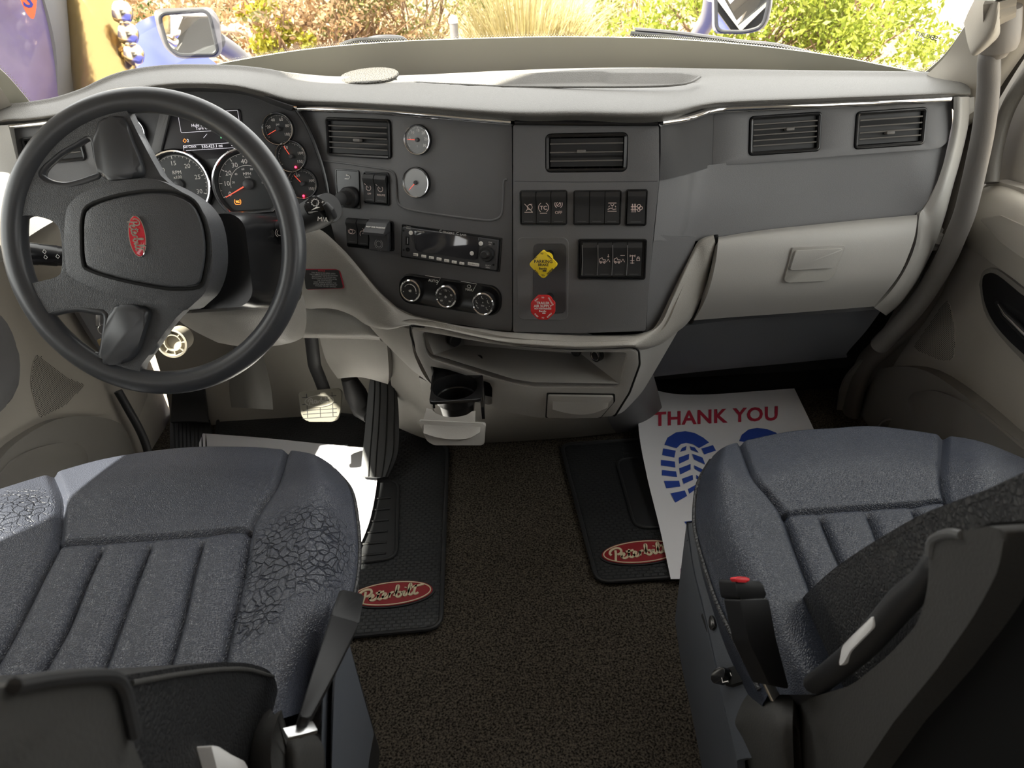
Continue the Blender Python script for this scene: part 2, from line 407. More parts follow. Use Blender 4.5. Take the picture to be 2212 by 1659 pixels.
# ------------------------------------------------------------------ planes of the dashboard
LP = fr3((650, 228, 1.50), (1108, 258, 1.335), (1108, 712, 1.235))        # driver-facing panel
CP = fr3((1108, 262, 1.330), (1425, 262, 1.288), (1108, 712, 1.230))      # centre stack
KP = Fr(PY(537, 400, 1.44), (0, -math.cos(math.radians(18)), math.sin(math.radians(18))))   # instrument cluster
EP = Fr(PY(110, 300, 1.42), (0.12, -1, 0.28))                              # panel beside the driver door
MP = fr3((886, 702, 1.205), (1372, 756, 1.175), (1162, 900, 1.235))        # grey insert below the stack
RPf = fr3((1530, 240, 1.365), (2050, 213, 1.375), (1540, 500, 1.30))       # passenger fascia
# ------------------------------------------------------------------ cab shell
CX0, CX1 = -1.02, 1.02
mb = MB(); mb.box(Fr((0, 0, 0), (0, 0, 1), (0, 1, 0)), 0, 0.2, 2.1, 4.2, -0.03, 0.0)
M_carpet = bpy.data.materials.new('carpet'); M_carpet.use_nodes = True
nt = M_carpet.node_tree; b = nt.nodes['Principled BSDF']; tc = nt.nodes.new('ShaderNodeTexCoord'); nz = nt.nodes.new('ShaderNodeTexNoise'); nz.inputs['Scale'].default_value = 260; nz.inputs['Detail'].default_value = 5
rp = nt.nodes.new('ShaderNodeValToRGB'); rp.color_ramp.elements[0].position = 0.36; rp.color_ramp.elements[0].color = (0.012, 0.010, 0.008, 1); rp.color_ramp.elements[1].position = 0.66; rp.color_ramp.elements[1].color = (0.112, 0.096, 0.076, 1)
nt.links.new(tc.outputs['Object'], nz.inputs['Vector']); nt.links.new(nz.outputs['Fac'], rp.inputs[0]); nt.links.new(rp.outputs[0], b.inputs['Base Color']); b.inputs['Roughness'].default_value = 0.95; b.inputs['Specular IOR Level'].default_value = 0.1
bp = nt.nodes.new('ShaderNodeBump'); bp.inputs['Strength'].default_value = 0.8; bp.inputs['Distance'].default_value = 0.004; nt.links.new(nz.outputs['Fac'], bp.inputs['Height']); nt.links.new(bp.outputs[0], b.inputs['Normal'])
struct('floor', mb, M_carpet)
ID = Fr((0, 0, 0), (0, 0, 1), (0, 1, 0))
mb = MB(); mb.box(ID, 0, -0.35, 2.1, 3.0, 1.98, 2.02); struct('ceiling', mb, M_beige)
mb = MB(); mb.box(Fr((0, -1.75, 0), (0, -1, 0)), 0, 1.0, 2.1, 2.0, -0.02, 0.02); struct('wall_back', mb, mat('sleeper_trim', (0.10, 0.09, 0.08), 0.8))
for side, X in (('left', CX0), ('right', CX1)):
    F_ = Fr((X, 0, 0), (1 if X < 0 else -1, 0, 0)); s_ = 1 if X < 0 else -1
    def yz(y, z): return (y*s_, z)
    # sleeper side wall behind the door, unseen window added to brighten the fascia
    sw = [yz(-1.3, 1.0), yz(-0.25, 1.0), yz(-0.25, 1.6), yz(-1.3, 1.6)]; sw = sw if area(sw) > 0 else sw[::-1]
    mb = MB(); mb.prism(F_, [yz(-1.75, 0), yz(0.22, 0), yz(0.22, 2.0), yz(-1.75, 2.0)], -0.05, 0.0, holes=[sw]); struct('wall_'+side, mb, M_beige)
    # door skin with window opening, the driver's cut low to shape the sun patch
    win = [yz(0.50, 0.80), yz(1.24, 0.76), yz(1.38, 0.80), yz(1.30, 1.10), yz(1.16, 1.19), yz(0.56, 1.15), yz(0.50, 1.06)] if X < 0 else [yz(0.34, 0.76), yz(1.22, 0.70), yz(1.315, 0.72), yz(1.32, 0.80), yz(1.14, 1.30), yz(0.98, 1.66), yz(0.34, 1.66)]
    win = rnd(win if s_ > 0 else win[::-1], 0.06)
    mb = MB(); mb.prism(F_, [yz(0.22, -0.25), yz(1.75, -0.25), yz(1.75, 0.74), yz(1.12, 2.0), yz(0.22, 2.0)], -0.06, 0.0, 0.004, holes=[win])
    d = struct('door_%d' % (1 if X < 0 else 2), mb, M_beige, sharp=20)
    mb = MB(); mb.prism(F_, win, -0.035, -0.031); struct('glass', mb, M_glass, d)
    mb = MB(); N_ = len(win); mb.tube([F_.w(a, b_, 0.002) for a, b_ in win], 0.011, 8, closed=True); struct('window_seal', mb, M_rubber if X < 0 else M_beige, d)
    if X < 0: DOORL = d; FDL = F_
    else: DOORR = d; FDR = F_
# firewall and toe boards
mb = MB(); mb.solid(srows([[V((x, 1.72, 0.62)) for x in (-1.0, -0.5, 0, 0.5, 1.0)], [V((x, 1.75, 0.30)) for x in (-1.0, -0.5, 0, 0.5, 1.0)], [V((x, 1.73, 0.10)) for x in (-1.0, -0.5, 0, 0.5, 1.0)], [V((x, 1.69, 0.0)) for x in (-1.0, -0.5, 0, 0.5, 1.0)]], 3, 3), 0.02, (0, 1, -0.3))
WFm = struct('wall_front', mb, mat('firewall_trim', (0.27, 0.25, 0.22), 0.6, mottle=0.1))
mb = MB(); mb.solid(srows([[V((x, y, z)) for x in (-0.08, 0.3, 0.7, 1.0)] for y, z in ((1.70, 0.62), (1.72, 0.30), (1.70, 0.12), (1.68, 0.004))], 3, 3), 0.01, (0, 1, -0.3)); mb.build('toe_carpet', mat('black_carpet', (0.012, 0.012, 0.012), 0.95, spec=0.1), WFm)
# ------------------------------------------------------------------ windshield and pillars
def ws(px, py): return None
rowB = [(-260, 300), (0, 205), (66, 226), (240, 170), (640, 150), (1110, 140), (1560, 145), (1995, 158), (2100, 170)]
# the glass as a bent sheet: plan curve (x, y at the base) and a rearward rake
def wsp(x, h):
    """point of the glass at lateral x and height h above its base"""
    y0 = 1.80-0.30*(abs(x)/1.02)**2.4; z0 = 0.900+0.012*(1-(x/1.0)**2)
    return V((x*(1-0.10*h), y0-0.62*h, z0+h))
rows = [[wsp(-1.03+2.06*j/40, h) for j in range(41)] for h in np.linspace(-0.06, 0.66, 12)]
mb = MB(); mb.grid(rows); struct('window_1', mb, M_glass)
mb = MB(); mb.solid([[wsp(-1.03+2.06*j/40, 0.65) for j in range(41)], [V((-1.03+2.06*j/40, 1.30, 1.72)) for j in range(41)], [V((-1.03+2.06*j/40, 1.12, 2.0)) for j in range(41)]], 0.02); struct('wall_header', mb, M_beige)  # unseen header, brought low to hold sky light off the pad
def wshit(px, py):
    r = ray(px, py); t = 1.2
    for _ in range(60):
        p = CAM+r*t
        # signed distance in y to the sheet at this x, height
        h = p.z-0.900; x = p.x/(1-0.10*max(h, -0.1)); y = 1.80-0.30*(min(abs(x), 1.3)/1.02)**2.4-0.62*h
        t += (y-p.y)*0.5/ max(r.y, 0.3)
    return CAM+r*t
# black ceramic band along the bottom and the sides of the glass
bt = [(-60, 70), (-20, 140), (8, 165), (65, 222), (120, 214)]
def bandpts(up_, lo_, k=8):
    A = cr_(up_, k); B = cr_(lo_, k); return [[wshit(*p) for p in A], [wshit(*[(a+b)/2 for a, b in zip(p, q)]) for p, q in zip(A, B)], [wshit(*p) for p in B]]
WS = bpy.data.objects['window_1']
M_frit_refl = mat('ceramic_band', (0.42, 0.41, 0.34), 0.45)  # pale olive-grey stands in for reflections on the black band
mb = MB()
U1 = [(470, 139), (545, 125), (640, 110), (740, 99), (880, 89), (1050, 83), (1200, 80), (1380, 82), (1500, 88), (1640, 100), (1800, 121), (1950, 150), (1998, 158)]
L1 = [(470, 190), (545, 190), (640, 190), (740, 190), (880, 190), (1050, 190), (1200, 190), (1380, 190), (1500, 190), (1640, 190), (1800, 190), (1950, 195), (1998, 200)]
for r_ in (bandpts(U1, L1),): mb.solid([[p-(p-CAM).normalized()*0.004 for p in q] for q in r_], 0.002)
U2 = [(-80, 60), (-30, 120), (20, 168), (66, 222), (100, 262)]; L2 = [(-140, 110), (-70, 170), (-25, 205), (28, 232), (60, 280)]
mb.solid([[p-(p-CAM).normalized()*0.004 for p in q] for q in bandpts(U2, L2)], 0.002)
U3 = [(1996, 158), (2040, 118), (2085, 55), (2118, -10)]; L3 = [(2024, 162), (2068, 118), (2110, 60), (2150, -10)]
mb.solid([[p-(p-CAM).normalized()*0.004 for p in q] for q in bandpts(U3, L3)], 0.002)
mb.build('ceramic_band', M_frit_refl, WS)
mb = MB()
for U, k, sg in ((U1, 26, -1), (U2, 10, -1), (U3, 14, -1)):
    P = cr_(U, k)
    for row in range(2):
        for i in range(row, len(P)-1, 1):
            x, y = P[i]; dx, dy = P[i+1][0]-x, P[i+1][1]-y; l = math.hypot(dx, dy); off = 2.5+3.5*row
            nx, ny = (dy/l*off, -dx/l*off) if U is not U3 else (dy/l*off, -dx/l*off)
            if U is U2: nx, ny = dy/l*off, -dx/l*off
            p = wshit(x+nx+dx*0.5*row, y+ny+dy*0.5*row); p = p-(p-CAM).normalized()*0.004
            f = Fr(p, (CAM-p)); mb.disc(f, 0, 0, 0.0011-0.0003*row, 0, 6)
o = mb.build('dot_edging', M_frit_refl, WS)
# writing on the glass, seen from inside (mirrored)
p = wshit(1985, 100); gf = Fr(p, CAM-p, (0.25, 0, 1)); gf.u = -gf.u
mb = MB(); gf.o = gf.o+gf.n*0.004
mb.text(gf, 'SEKURIT', -0.004, 0.020, 0.012, 0, bold=0.0003); mb.text(gf, 'LAMINATED', 0, 0.011, 0.006, 0); mb.text(gf, 'DOT 459 M68 AS1', 0, 0.004, 0.005, 0); mb.text(gf, '43R - 011751', 0, -0.003, 0.006, 0)
mb.arc(gf, -0.035, 0.021, 0.0045, 0, 360, 0.0006, 0); mb.arc(gf, -0.030, -0.003, 0.0045, 0, 360, 0.0006, 0); mb.text(gf, 'E1', -0.030, -0.003, 0.004, 0); mb.text(gf, 'DOT', 0.012, -0.018, 0.006, 0)
mb.build('glass_stamp', M_ink, WS, fix=False)
# A-pillar trims
mb = MB()
mb.solid(srows([[PY(2001, 162, 1.50), PY(2045, 118, 1.45), PY(2085, 55, 1.36), PY(2125, -20, 1.26), PY(2160, -90, 1.18)],
                [PY(2030, 210, 1.46), PY(2090, 130, 1.40), PY(2140, 60, 1.30), PY(2180, -10, 1.2), PY(2210, -90, 1.12)],
                [PY(2085, 262, 1.46), PY(2150, 160, 1.36), PY(2212, 68, 1.26), PY(2270, -20, 1.16), PY(2320, -90, 1.1)],
                [PY(2095, 290, 1.50), PY(2170, 175, 1.40), PY(2240, 75, 1.30), PY(2290, -10, 1.2), PY(2340, -90, 1.14)]], 5, 5), 0.02)
struct('trim_1', mb, M_beige)
mb = MB()
mb.solid(srows([[PY(30, 236, 1.50), PY(8, 200, 1.46), PY(-20, 165, 1.42), PY(-80, 100, 1.34), PY(-160, 10, 1.25)],
                [PY(-20, 250, 1.47), PY(-50, 215, 1.43), PY(-90, 175, 1.37), PY(-150, 110, 1.28), PY(-230, 20, 1.2)],
                [PY(-90, 270, 1.45), PY(-130, 235, 1.4), PY(-170, 190, 1.33), PY(-230, 120, 1.24), PY(-300, 30, 1.16)]], 5, 5), 0.02)
struct('trim_2', mb, M_beige)
# grab handle on the passenger pillar
g = thing('grab_handle', 'dark grey vertical grab handle on the pillar beside the passenger window', 'grab handle', PY(1990, 700, 1.33))
HP = [(2148, 112, 1.20), (2137, 122, 1.20), (2136, 174, 1.205), (2131, 231, 1.21), (2123, 289, 1.22), (2111, 347, 1.235), (2098, 405, 1.25), (2083, 463, 1.265), (2062, 515, 1.28), (2042, 560, 1.295), (2012, 612, 1.315), (1982, 656, 1.335), (1945, 700, 1.365), (1900, 745, 1.41)]
P = cr_([PY(*p) for p in HP], 5); mb = MB(); mb.tube(P, [0.0155+0.006*i/len(P) for i in range(len(P))], 20)
M_grab = mat('grab_rubber', (0.15, 0.14, 0.13), 0.5, bump=grain)
mb.build('grip', M_grab, g)
f = Fr(PY(2150, 105, 1.20), PY(2132, 200, 1.205)-PY(2150, 95, 1.20), (0, 1, 0))
mb = MB(); mb.lathe(f, [(0.026, -0.06), (0.030, -0.03), (0.031, -0.008), (0.029, 0.0), (0.021, 0.004), (0.017, 0.012)], 32, cap0=True)
mb.build('collar', mat('handle_collar', (0.22, 0.20, 0.18), 0.5), g)
mb = MB()
mb.solid(srows([[PY(2082, 50, 1.21), PY(2092, 25, 1.20), PY(2110, -10, 1.19)], [PY(2092, 100, 1.17), PY(2115, 60, 1.15), PY(2140, 0, 1.13)], [PY(2108, 120, 1.16), PY(2150, 70, 1.13), PY(2160, 5, 1.12)], [PY(2160, 80, 1.19), PY(2163, 68, 1.19), PY(2150, 2, 1.17)]], 6, 6), 0.02)
mb.build('mount_cover', M_beige, g)

# ------------------------------------------------------------------ dashboard
D = thing('dashboard', 'wide dashboard with grey padded top, charcoal fascia and light grey lower swoop', 'dashboard', (0.0, 1.6, 0.1))
# dark carcass behind everything
mb = MB(); mb.box(ID, 0, 1.66, 1.9, 0.10, 0.55, 0.86); mb.build('carcass', M_gap, D)
# padded top: rows far edge -> crest -> lip -> underside
top_px = [(-90, 262), (0, 231), (60, 224), (124, 213), (181, 194), (214, 178), (247, 164), (284, 154), (334, 146), (401, 142), (502, 144), (569, 150), (635, 160), (740, 168), (900, 164), (1075, 155), (1250, 149), (1430, 148), (1675, 153), (1880, 156), (1990, 158), (2062, 161), (2084, 168), (2096, 185)]
lip_px = [(-90, 300), (0, 266), (60, 262), (110, 256), (165, 246), (210, 232), (250, 214), (290, 200), (350, 190), (418, 187), (500, 191), (560, 205), (640, 227), (740, 230), (908, 241), (1108, 258), (1250, 259), (1425, 260), (1537, 233), (1751, 222), (1941, 214), (2040, 209), (2080, 208), (2097, 204)]
n_ = len(top_px)
yl = [1.40, 1.41, 1.42, 1.42, 1.42, 1.41, 1.40, 1.39, 1.385, 1.38, 1.385, 1.42, 1.475, 1.45, 1.39, 1.315, 1.30, 1.27, 1.345, 1.355, 1.36, 1.36, 1.37, 1.39]
yt = [1.47, 1.50, 1.51, 1.52, 1.52, 1.50, 1.49, 1.48, 1.48, 1.48, 1.50, 1.53, 1.59, 1.62, 1.63, 1.64, 1.64, 1.64, 1.60, 1.56, 1.53, 1.50, 1.47, 1.44]
def mid(a, b, t): return a+(b-a)*t
Ltop = [PY(p[0], p[1], y) for p, y in zip(top_px, yt)]; Llip = [PY(p[0], p[1], y) for p, y in zip(lip_px, yl)]
rows = []
prof = [(-0.10, 0.10, -0.05), (0.0, 0.0, 0.0)]
R0 = [p+V((0, 0.07, -0.07)) for p in Ltop]; R1 = Ltop
hump = [0.1, 0.15, .2, .3, .5, .8, 1, 1, 1, 1, 1, 1, .6, .25, .1] + [0]*20
Rm1 = []; Rm2 = []; Rm3 = []; Ru = []; Ru2 = []
for i in range(n_):
    A, B = top_px[i], lip_px[i]
    q = 0.30; Rm1.append(PY(mid(A[0], B[0], q*0.5), mid(A[1], B[1], 0.16), mid(yt[i], yl[i], 0.25)))
    Rm2.append(PY(mid(A[0], B[0], 0.45), mid(A[1], B[1], 0.45), mid(yt[i], yl[i], 0.68)-0.004))
    Rm3.append(PY(mid(A[0], B[0], 0.8), mid(A[1], B[1], 0.82), yl[i]-0.016))
    Ru.append(Llip[i]+V((0, 0.012, -0.004))); Ru2.append(Llip[i]+V((0, 0.05, 0.004)))
PG = srows([R0, R1, Rm1, Rm2, Rm3, Llip, Ru, Ru2], 10, 8)
tray_top = [(847, 170), (960, 166), (1100, 162), (1250, 159), (1400, 159), (1470, 161), (1512, 166)]
tray_bot = [(847, 170), (900, 177), (1000, 182), (1103, 186), (1250, 187), (1400, 186), (1480, 180), (1512, 166)]
TPOLY = cr_(tray_bot, 5)+cr_(tray_top, 5)[::-1][1:-1]
PG = [[p if i < 6 or i > 34 or not inpoly(proj(p), TPOLY) else V(p)-V((0, 0, 0.016)) for p in r] for i, r in enumerate(PG)]
mb = MB(); mb.grid(PG)
PAD = mb.build('padded_top', M_pad, D, sharp=60)
def padhit(px, py):
    best = min(((proj(p)[0]-px)**2+(proj(p)[1]-py)**2, i, j) for i, r in enumerate(PG) if 5 < i < 40 for j, p in enumerate(r)); return V(PG[best[1]][best[2]])
mb = MB(); mb.tube([PZ(x, y, 0.9235) for x, y in cr_([(850, 171), (900, 178), (1000, 183), (1103, 187), (1250, 188), (1400, 187), (1480, 181), (1512, 166)], 4)], 0.0022, 8); mb.build('tray_lip', M_pad, PAD)
# speaker grille disc on the pad
f = Fr(padhit(801, 165)+V((0, 0, 0.004)), (0, -0.05, 1), (0, 1, 0))
mb = MB(); mb.lathe(f, [(0.061, -0.006), (0.062, -0.002), (0.060, 0.0), (0.03, 0.0008)], 40, cap1=True)
gr = mb.build('speaker_grille', mat('grille', (0.09, 0.085, 0.075), 0.6, bump=('f1', 260, 1.0, 0.003)), D)

# chrome trims
def strip(px, Ys, hw, name, m, par=D, fl=0.5):
    P = cr_([PY(x, y, Y) for (x, y), Y in zip(px, Ys)], 6); b = MB(); b.tube(P, hw, 10, flat=1.0); return b.build(name, m, par)
strip([(645, 233), (720, 236), (800, 239), (908, 247), (1008, 256), (1106, 264)], [1.478, 1.452, 1.428, 1.39, 1.355, 1.318], 0.0065, 'chrome_trim', M_chrome)
strip([(1112, 264), (1265, 266), (1421, 266)], [1.318, 1.300, 1.276], 0.0050, 'gloss_trim', M_black)
strip([(1428, 265), (1484, 256), (1537, 239), (1598, 234), (1751, 228), (1941, 219), (2052, 213)], [1.276, 1.305, 1.342, 1.35, 1.352, 1.357, 1.36], 0.0065, 'chrome_trim', M_chrome)
strip([(18, 273), (60, 270), (120, 263), (170, 255)], [1.405, 1.41, 1.41, 1.41], 0.0050, 'chrome_trim', M_chrome)

# driver-facing panel
o_ = LP.L([(646, 236), (720, 240), (908, 250), (1106, 268), (1106, 716), (1060, 712), (974, 698), (894, 681), (857, 664), (827, 637), (800, 607), (757, 554), (724, 520), (714, 480), (712, 438), (707, 401), (697, 355), (680, 308), (660, 268)])
vent1 = LP.L([(706, 252), (845, 268), (845, 342), (706, 329)])
def boxpx(fr, x0, y0, x1, y1, off=0):
    """centre and size on the plane of an upright pixel rectangle"""
    l = fr.uv(x0, (y0+y1)/2, off); r = fr.uv(x1, (y0+y1)/2, off); t = fr.uv((x0+x1)/2, y0, off); b_ = fr.uv((x0+x1)/2, y1, off)
    return ((l[0]+r[0])/2, (t[1]+b_[1])/2, r[0]-l[0], t[1]-b_[1])
def rectpx(fr, x0, y0, x1, y1, r=0.006):
    cu, cv, w_, h_ = boxpx(fr, x0, y0, x1, y1); return rrect(w_, h_, r, 4, cu, cv)
mb = MB(); vh1 = rectpx(LP, 704, 255, 846, 341, 0.008); rad_h = None
rad_c = LP.uv(974, 536); RW, RH = 0.196, 0.060
mb.prism(LP, rnd(o_, 0.008, 3), -0.02, 0.0, 0.0015, holes=[vh1])
PD = mb.build('driver_side_fascia', M_dark, D)
mb = MB(); P = LP.L([(676, 346), (740, 352), (822, 364), (842, 368), (853, 378), (856, 400), (858, 432), (866, 445), (890, 454), (960, 465), (1040, 475), (1070, 474), (1084, 462), (1087, 430), (1089, 392), (1096, 388)]); mb.tube([LP.w(a, b_, 0.0005) for a, b_ in cr_(P, 4)], 0.0022, 8); mb.build('moulded_ridge', M_dark, PD)
# centre stack
o_ = CP.L([(1109, 270), (1423, 270), (1424, 390), (1412, 500), (1394, 714), (1250, 719), (1109, 716)])
vh2 = rectpx(CP, 1178, 287, 1356, 372, 0.010)
mb = MB(); mb.prism(CP, rnd(o_, 0.004, 3), -0.02, 0.004, 0.002, holes=[vh2]); PCS = mb.build('centre_stack_fascia', M_dark, D)
mb = MB(); mb.stroke(CP, CP.L([(1112, 391), (1250, 393), (1420, 391)]), 0.0012, 0.0046); mb.build('moulded_ridge', M_dark2, PCS)
# recess for the brake knobs
mb = MB(); cu, cv, w_, h_ = boxpx(CP, 1118, 512, 1228, 690); mb.rloft(CP, cu, cv, w_, h_, 0.012, [(0, 0.0042), (0.001, 0.0052), (0.004, 0.0050), (0.009, 0.0046)]); pk = mb.build('knob_recess', M_dark, PCS)
mb = MB(); cu, cv, w_, h_ = boxpx(CP, 1153, 525, 1224, 675); mb.rloft(CP, cu, cv, w_, h_, 0.010, [(0, 0.0047), (0.001, 0.0062), (0.003, 0.0060)]); mb.build('valve_plate', M_dark2, pk)

# passenger fascia: upper band and lower panel
def PR(px, py, d=0): return RPf.pt(px, py, d)
def YR(px, py, Y): return PY(px, py, Y)
vh3 = rectpx(RPf, 1617, 246, 1773, 332, 0.008); vh4 = rectpx(RPf, 1846, 236, 1999, 318, 0.008)
mb = MB(); mb.prism(RPf, rnd(RPf.L([(1542, 243), (1751, 231), (1941, 222), (2055, 218), (2057, 262), (2048, 304), (2034, 318), (2016, 322), (1930, 328), (1740, 343), (1538, 360)]), 0.006, 3), -0.02, 0.001, 0.0015, holes=[vh3, vh4]); U = mb.build('passenger_upper_fascia', M_dark, D)
mb = MB(); mb.solid(srows([[YR(1427, 268, 1.284), YR(1455, 264, 1.296), YR(1500, 256, 1.335), PR(1543, 243)], [YR(1427, 330, 1.276), YR(1455, 325, 1.288), YR(1500, 315, 1.322), PR(1541, 302)], [YR(1425, 390, 1.272), YR(1455, 384, 1.282), YR(1500, 372, 1.310), PR(1539, 360)]], 6, 5), 0.02); mb.build('fascia_corner', M_dark, U)
rows = [[YR(1425, 386, 1.282), YR(1484, 374, 1.302), YR(1536, 356, 1.332), PR(1740, 338, -0.01), PR(1930, 324, -0.01), PR(2014, 318, -0.01), PR(2050, 300, -0.01)],
        [YR(1419, 450, 1.268), YR(1474, 450, 1.285), YR(1530, 440, 1.308), PR(1740, 420, -0.012), PR(1900, 408, -0.012), PR(1990, 400, -0.012), PR(2030, 380, -0.01)],
        [YR(1412, 520, 1.252), YR(1460, 520, 1.268), YR(1512, 520, 1.29), PR(1740, 500, -0.012), PR(1860, 490, -0.012), PR(1960, 480, -0.012), PR(2000, 440, -0.01)]]
mb.solid(srows(rows, 6, 5), 0.015); mb.build('passenger_lower_fascia', M_dark, D)
rows = [[YR(1413, 505, 1.256), YR(1460, 510, 1.268), YR(1505, 512, 1.286)], [YR(1402, 620, 1.236), YR(1440, 630, 1.250), YR(1476, 600, 1.266)], [YR(1395, 722, 1.222), YR(1412, 712, 1.228), YR(1440, 690, 1.240)]]
mb = MB(); mb.solid(srows(rows, 6, 5), 0.015); mb.build('side_fascia', M_dark, D)
# light grey frame down the passenger end
rows = [[PY(2060, 209, 1.358), PY(2058, 266, 1.352), PY(2049, 316, 1.345), PY(2030, 377, 1.337), PY(2014, 419, 1.33), PY(1996, 449, 1.325), PY(1986, 466, 1.31), PY(1978, 526, 1.29), PY(1955, 583, 1.28), PY(1922, 632, 1.28), PY(1889, 665, 1.29)],
        [PY(2078, 209, 1.352), PY(2075, 266, 1.345), PY(2064, 325, 1.338), PY(2046, 390, 1.328), PY(2030, 440, 1.32), PY(2012, 480, 1.31), PY(2000, 510, 1.295), PY(1990, 545, 1.285), PY(1965, 600, 1.28), PY(1932, 645, 1.285), PY(1900, 672, 1.30)],
        [PY(2093, 209, 1.375), PY(2090, 266, 1.37), PY(2075, 335, 1.36), PY(2056, 404, 1.35), PY(2042, 457, 1.34), PY(2028, 500, 1.33), PY(2016, 530, 1.32), PY(2000, 565, 1.31), PY(1975, 612, 1.31), PY(1942, 655, 1.32), PY(1912, 680, 1.33)],
        [PY(2094, 212, 1.43), PY(2092, 268, 1.43), PY(2077, 337, 1.43), PY(2058, 406, 1.42), PY(2044, 459, 1.42), PY(2030, 502, 1.42), PY(2018, 532, 1.41), PY(2002, 567, 1.41), PY(1977, 614, 1.41), PY(1944, 657, 1.42), PY(1914, 682, 1.42)]]
mb = MB(); mb.solid(srows(rows, 5, 5), 0.008); mb.build('end_frame', M_lite, D)

# glovebox door
GB = thing('glovebox_door', 'light grey glovebox door with a square pull latch', 'glovebox', PY(1740, 660, 1.27))
rows = [[PY(1552, 512, 1.292), PY(1640, 498, 1.30), PY(1740, 487, 1.303), PY(1860, 475, 1.306), PY(1981, 464, 1.308)],
        [PY(1551, 522, 1.270), PY(1640, 510, 1.276), PY(1740, 500, 1.280), PY(1860, 489, 1.284), PY(1981, 477, 1.288)],
        [PY(1547, 560, 1.258), PY(1640, 545, 1.262), PY(1740, 535, 1.265), PY(1860, 525, 1.268), PY(1974, 518, 1.272)],
        [PY(1535, 615, 1.252), PY(1635, 608, 1.254), PY(1735, 600, 1.256), PY(1850, 590, 1.258), PY(1950, 580, 1.262)],
        [PY(1520, 655, 1.262), PY(1620, 648, 1.262), PY(1720, 640, 1.262), PY(1830, 628, 1.264), PY(1922, 622, 1.268)],
        [PY(1499, 692, 1.285), PY(1600, 684, 1.285), PY(1700, 677, 1.285), PY(1800, 669, 1.285), PY(1888, 662, 1.29)]]
mb = MB(); mb.solid(srows(rows, 8, 5), 0.02); GBD = mb.build('door_panel', M_lite, GB, sharp=50)
GF = fr3((1716, 539, 1.2605), (1818, 535, 1.2635), (1700, 610, 1.250))
mb = MB(); mb.prism(GF, rnd(GF.L([(1712, 535), (1826, 531), (1800, 596), (1786, 606), (1702, 610), (1693, 606)]), 0.004), -0.01, 0.0015, 0.001); lr = mb.build('latch_recess', mat('grey_shadow_plastic', (0.27, 0.26, 0.24), 0.5, bump=grain), GBD)
mb = MB(); mb.prism(GF, rnd(GF.L([(1717, 540), (1818, 536), (1799, 577), (1704, 582)]), 0.003), 0.0, 0.006, 0.002); mb.build('latch', M_lite, GBD)
# column side support of the swoop next to glovebox + dark slot
mb = MB(); mb.tube(cr_([PY(1545, 508, 1.30), PY(1548, 540, 1.285), PY(1543, 575, 1.28), PY(1530, 625, 1.275), PY(1508, 670, 1.285), PY(1490, 696, 1.30)], 5), 0.006, 8); mb.build('door_gap', M_gap, D)
# panels under the glovebox
rows = [[PY(1463, 706, 1.32), PY(1600, 690, 1.32), PY(1750, 680, 1.32), PY(1905, 668, 1.33)], [PY(1436, 750, 1.36), PY(1600, 738, 1.36), PY(1740, 728, 1.36), PY(1870, 716, 1.37)], [PY(1410, 803, 1.42), PY(1560, 788, 1.42), PY(1700, 775, 1.42), PY(1830, 762, 1.43)], [PY(1404, 815, 1.50), PY(1560, 798, 1.50), PY(1700, 785, 1.50), PY(1830, 772, 1.5)]]
mb = MB(); mb.solid(srows(rows, 5, 5), 0.01); mb.build('under_glovebox_panel', mat('slate_panel', (0.085, 0.09, 0.10), 0.6, bump=grain), D)
mb = MB(); mb.box(ID, 0.62, 1.66, 0.85, 0.16, 0.14, 0.40); mb.build('footwell_carpet', bpy.data.materials['black_carpet'], D)

# light grey swoop that frames the fascia
Up = [(600, 480), (650, 487), (690, 495), (724, 522), (757, 556), (800, 609), (827, 639), (857, 666), (894, 683), (974, 700), (1040, 711), (1108, 718), (1250, 723), (1350, 723), (1392, 718), (1418, 705), (1434, 683), (1452, 640), (1472, 594), (1502, 530), (1517, 515), (1541, 507)]
Lo = [(600, 655), (644, 662), (668, 667), (694, 666), (724, 668), (760, 681), (794, 703), (838, 712), (884, 703), (941, 710), (1020, 728), (1108, 745), (1242, 754), (1358, 751), (1376, 754), (1398, 754), (1428, 744), (1460, 719), (1486, 697), (1516, 651), (1535, 575), (1546, 526)]
Yu = [1.43, 1.42, 1.41, 1.395, 1.38, 1.35, 1.335, 1.315, 1.30, 1.265, 1.245, 1.228, 1.215, 1.205, 1.205, 1.215, 1.225, 1.24, 1.255, 1.28, 1.285, 1.29]
Yl = [1.44, 1.43, 1.42, 1.41, 1.40, 1.38, 1.36, 1.30, 1.215, 1.20, 1.195, 1.19, 1.18, 1.175, 1.185, 1.21, 1.24, 1.27, 1.285, 1.29, 1.29, 1.295]
A = [PY(x, y, Y) for (x, y), Y in zip(Up, Yu)]; B = [PY(x, y, Y) for (x, y), Y in zip(Lo, Yl)]
def between(t, d): return [PY(mid(a[0], b_[0], t), mid(a[1], b_[1], t), mid(y1, y2, t)-d) for a, b_, y1, y2 in zip(Up, Lo, Yu, Yl)]
mb = MB(); mb.solid(srows([A, between(0.12, 0.012), between(0.5, 0.02), between(0.85, 0.018), B], 5, 5), 0.012); SW = mb.build('lower_swoop', M_litedirt, D, sharp=60)
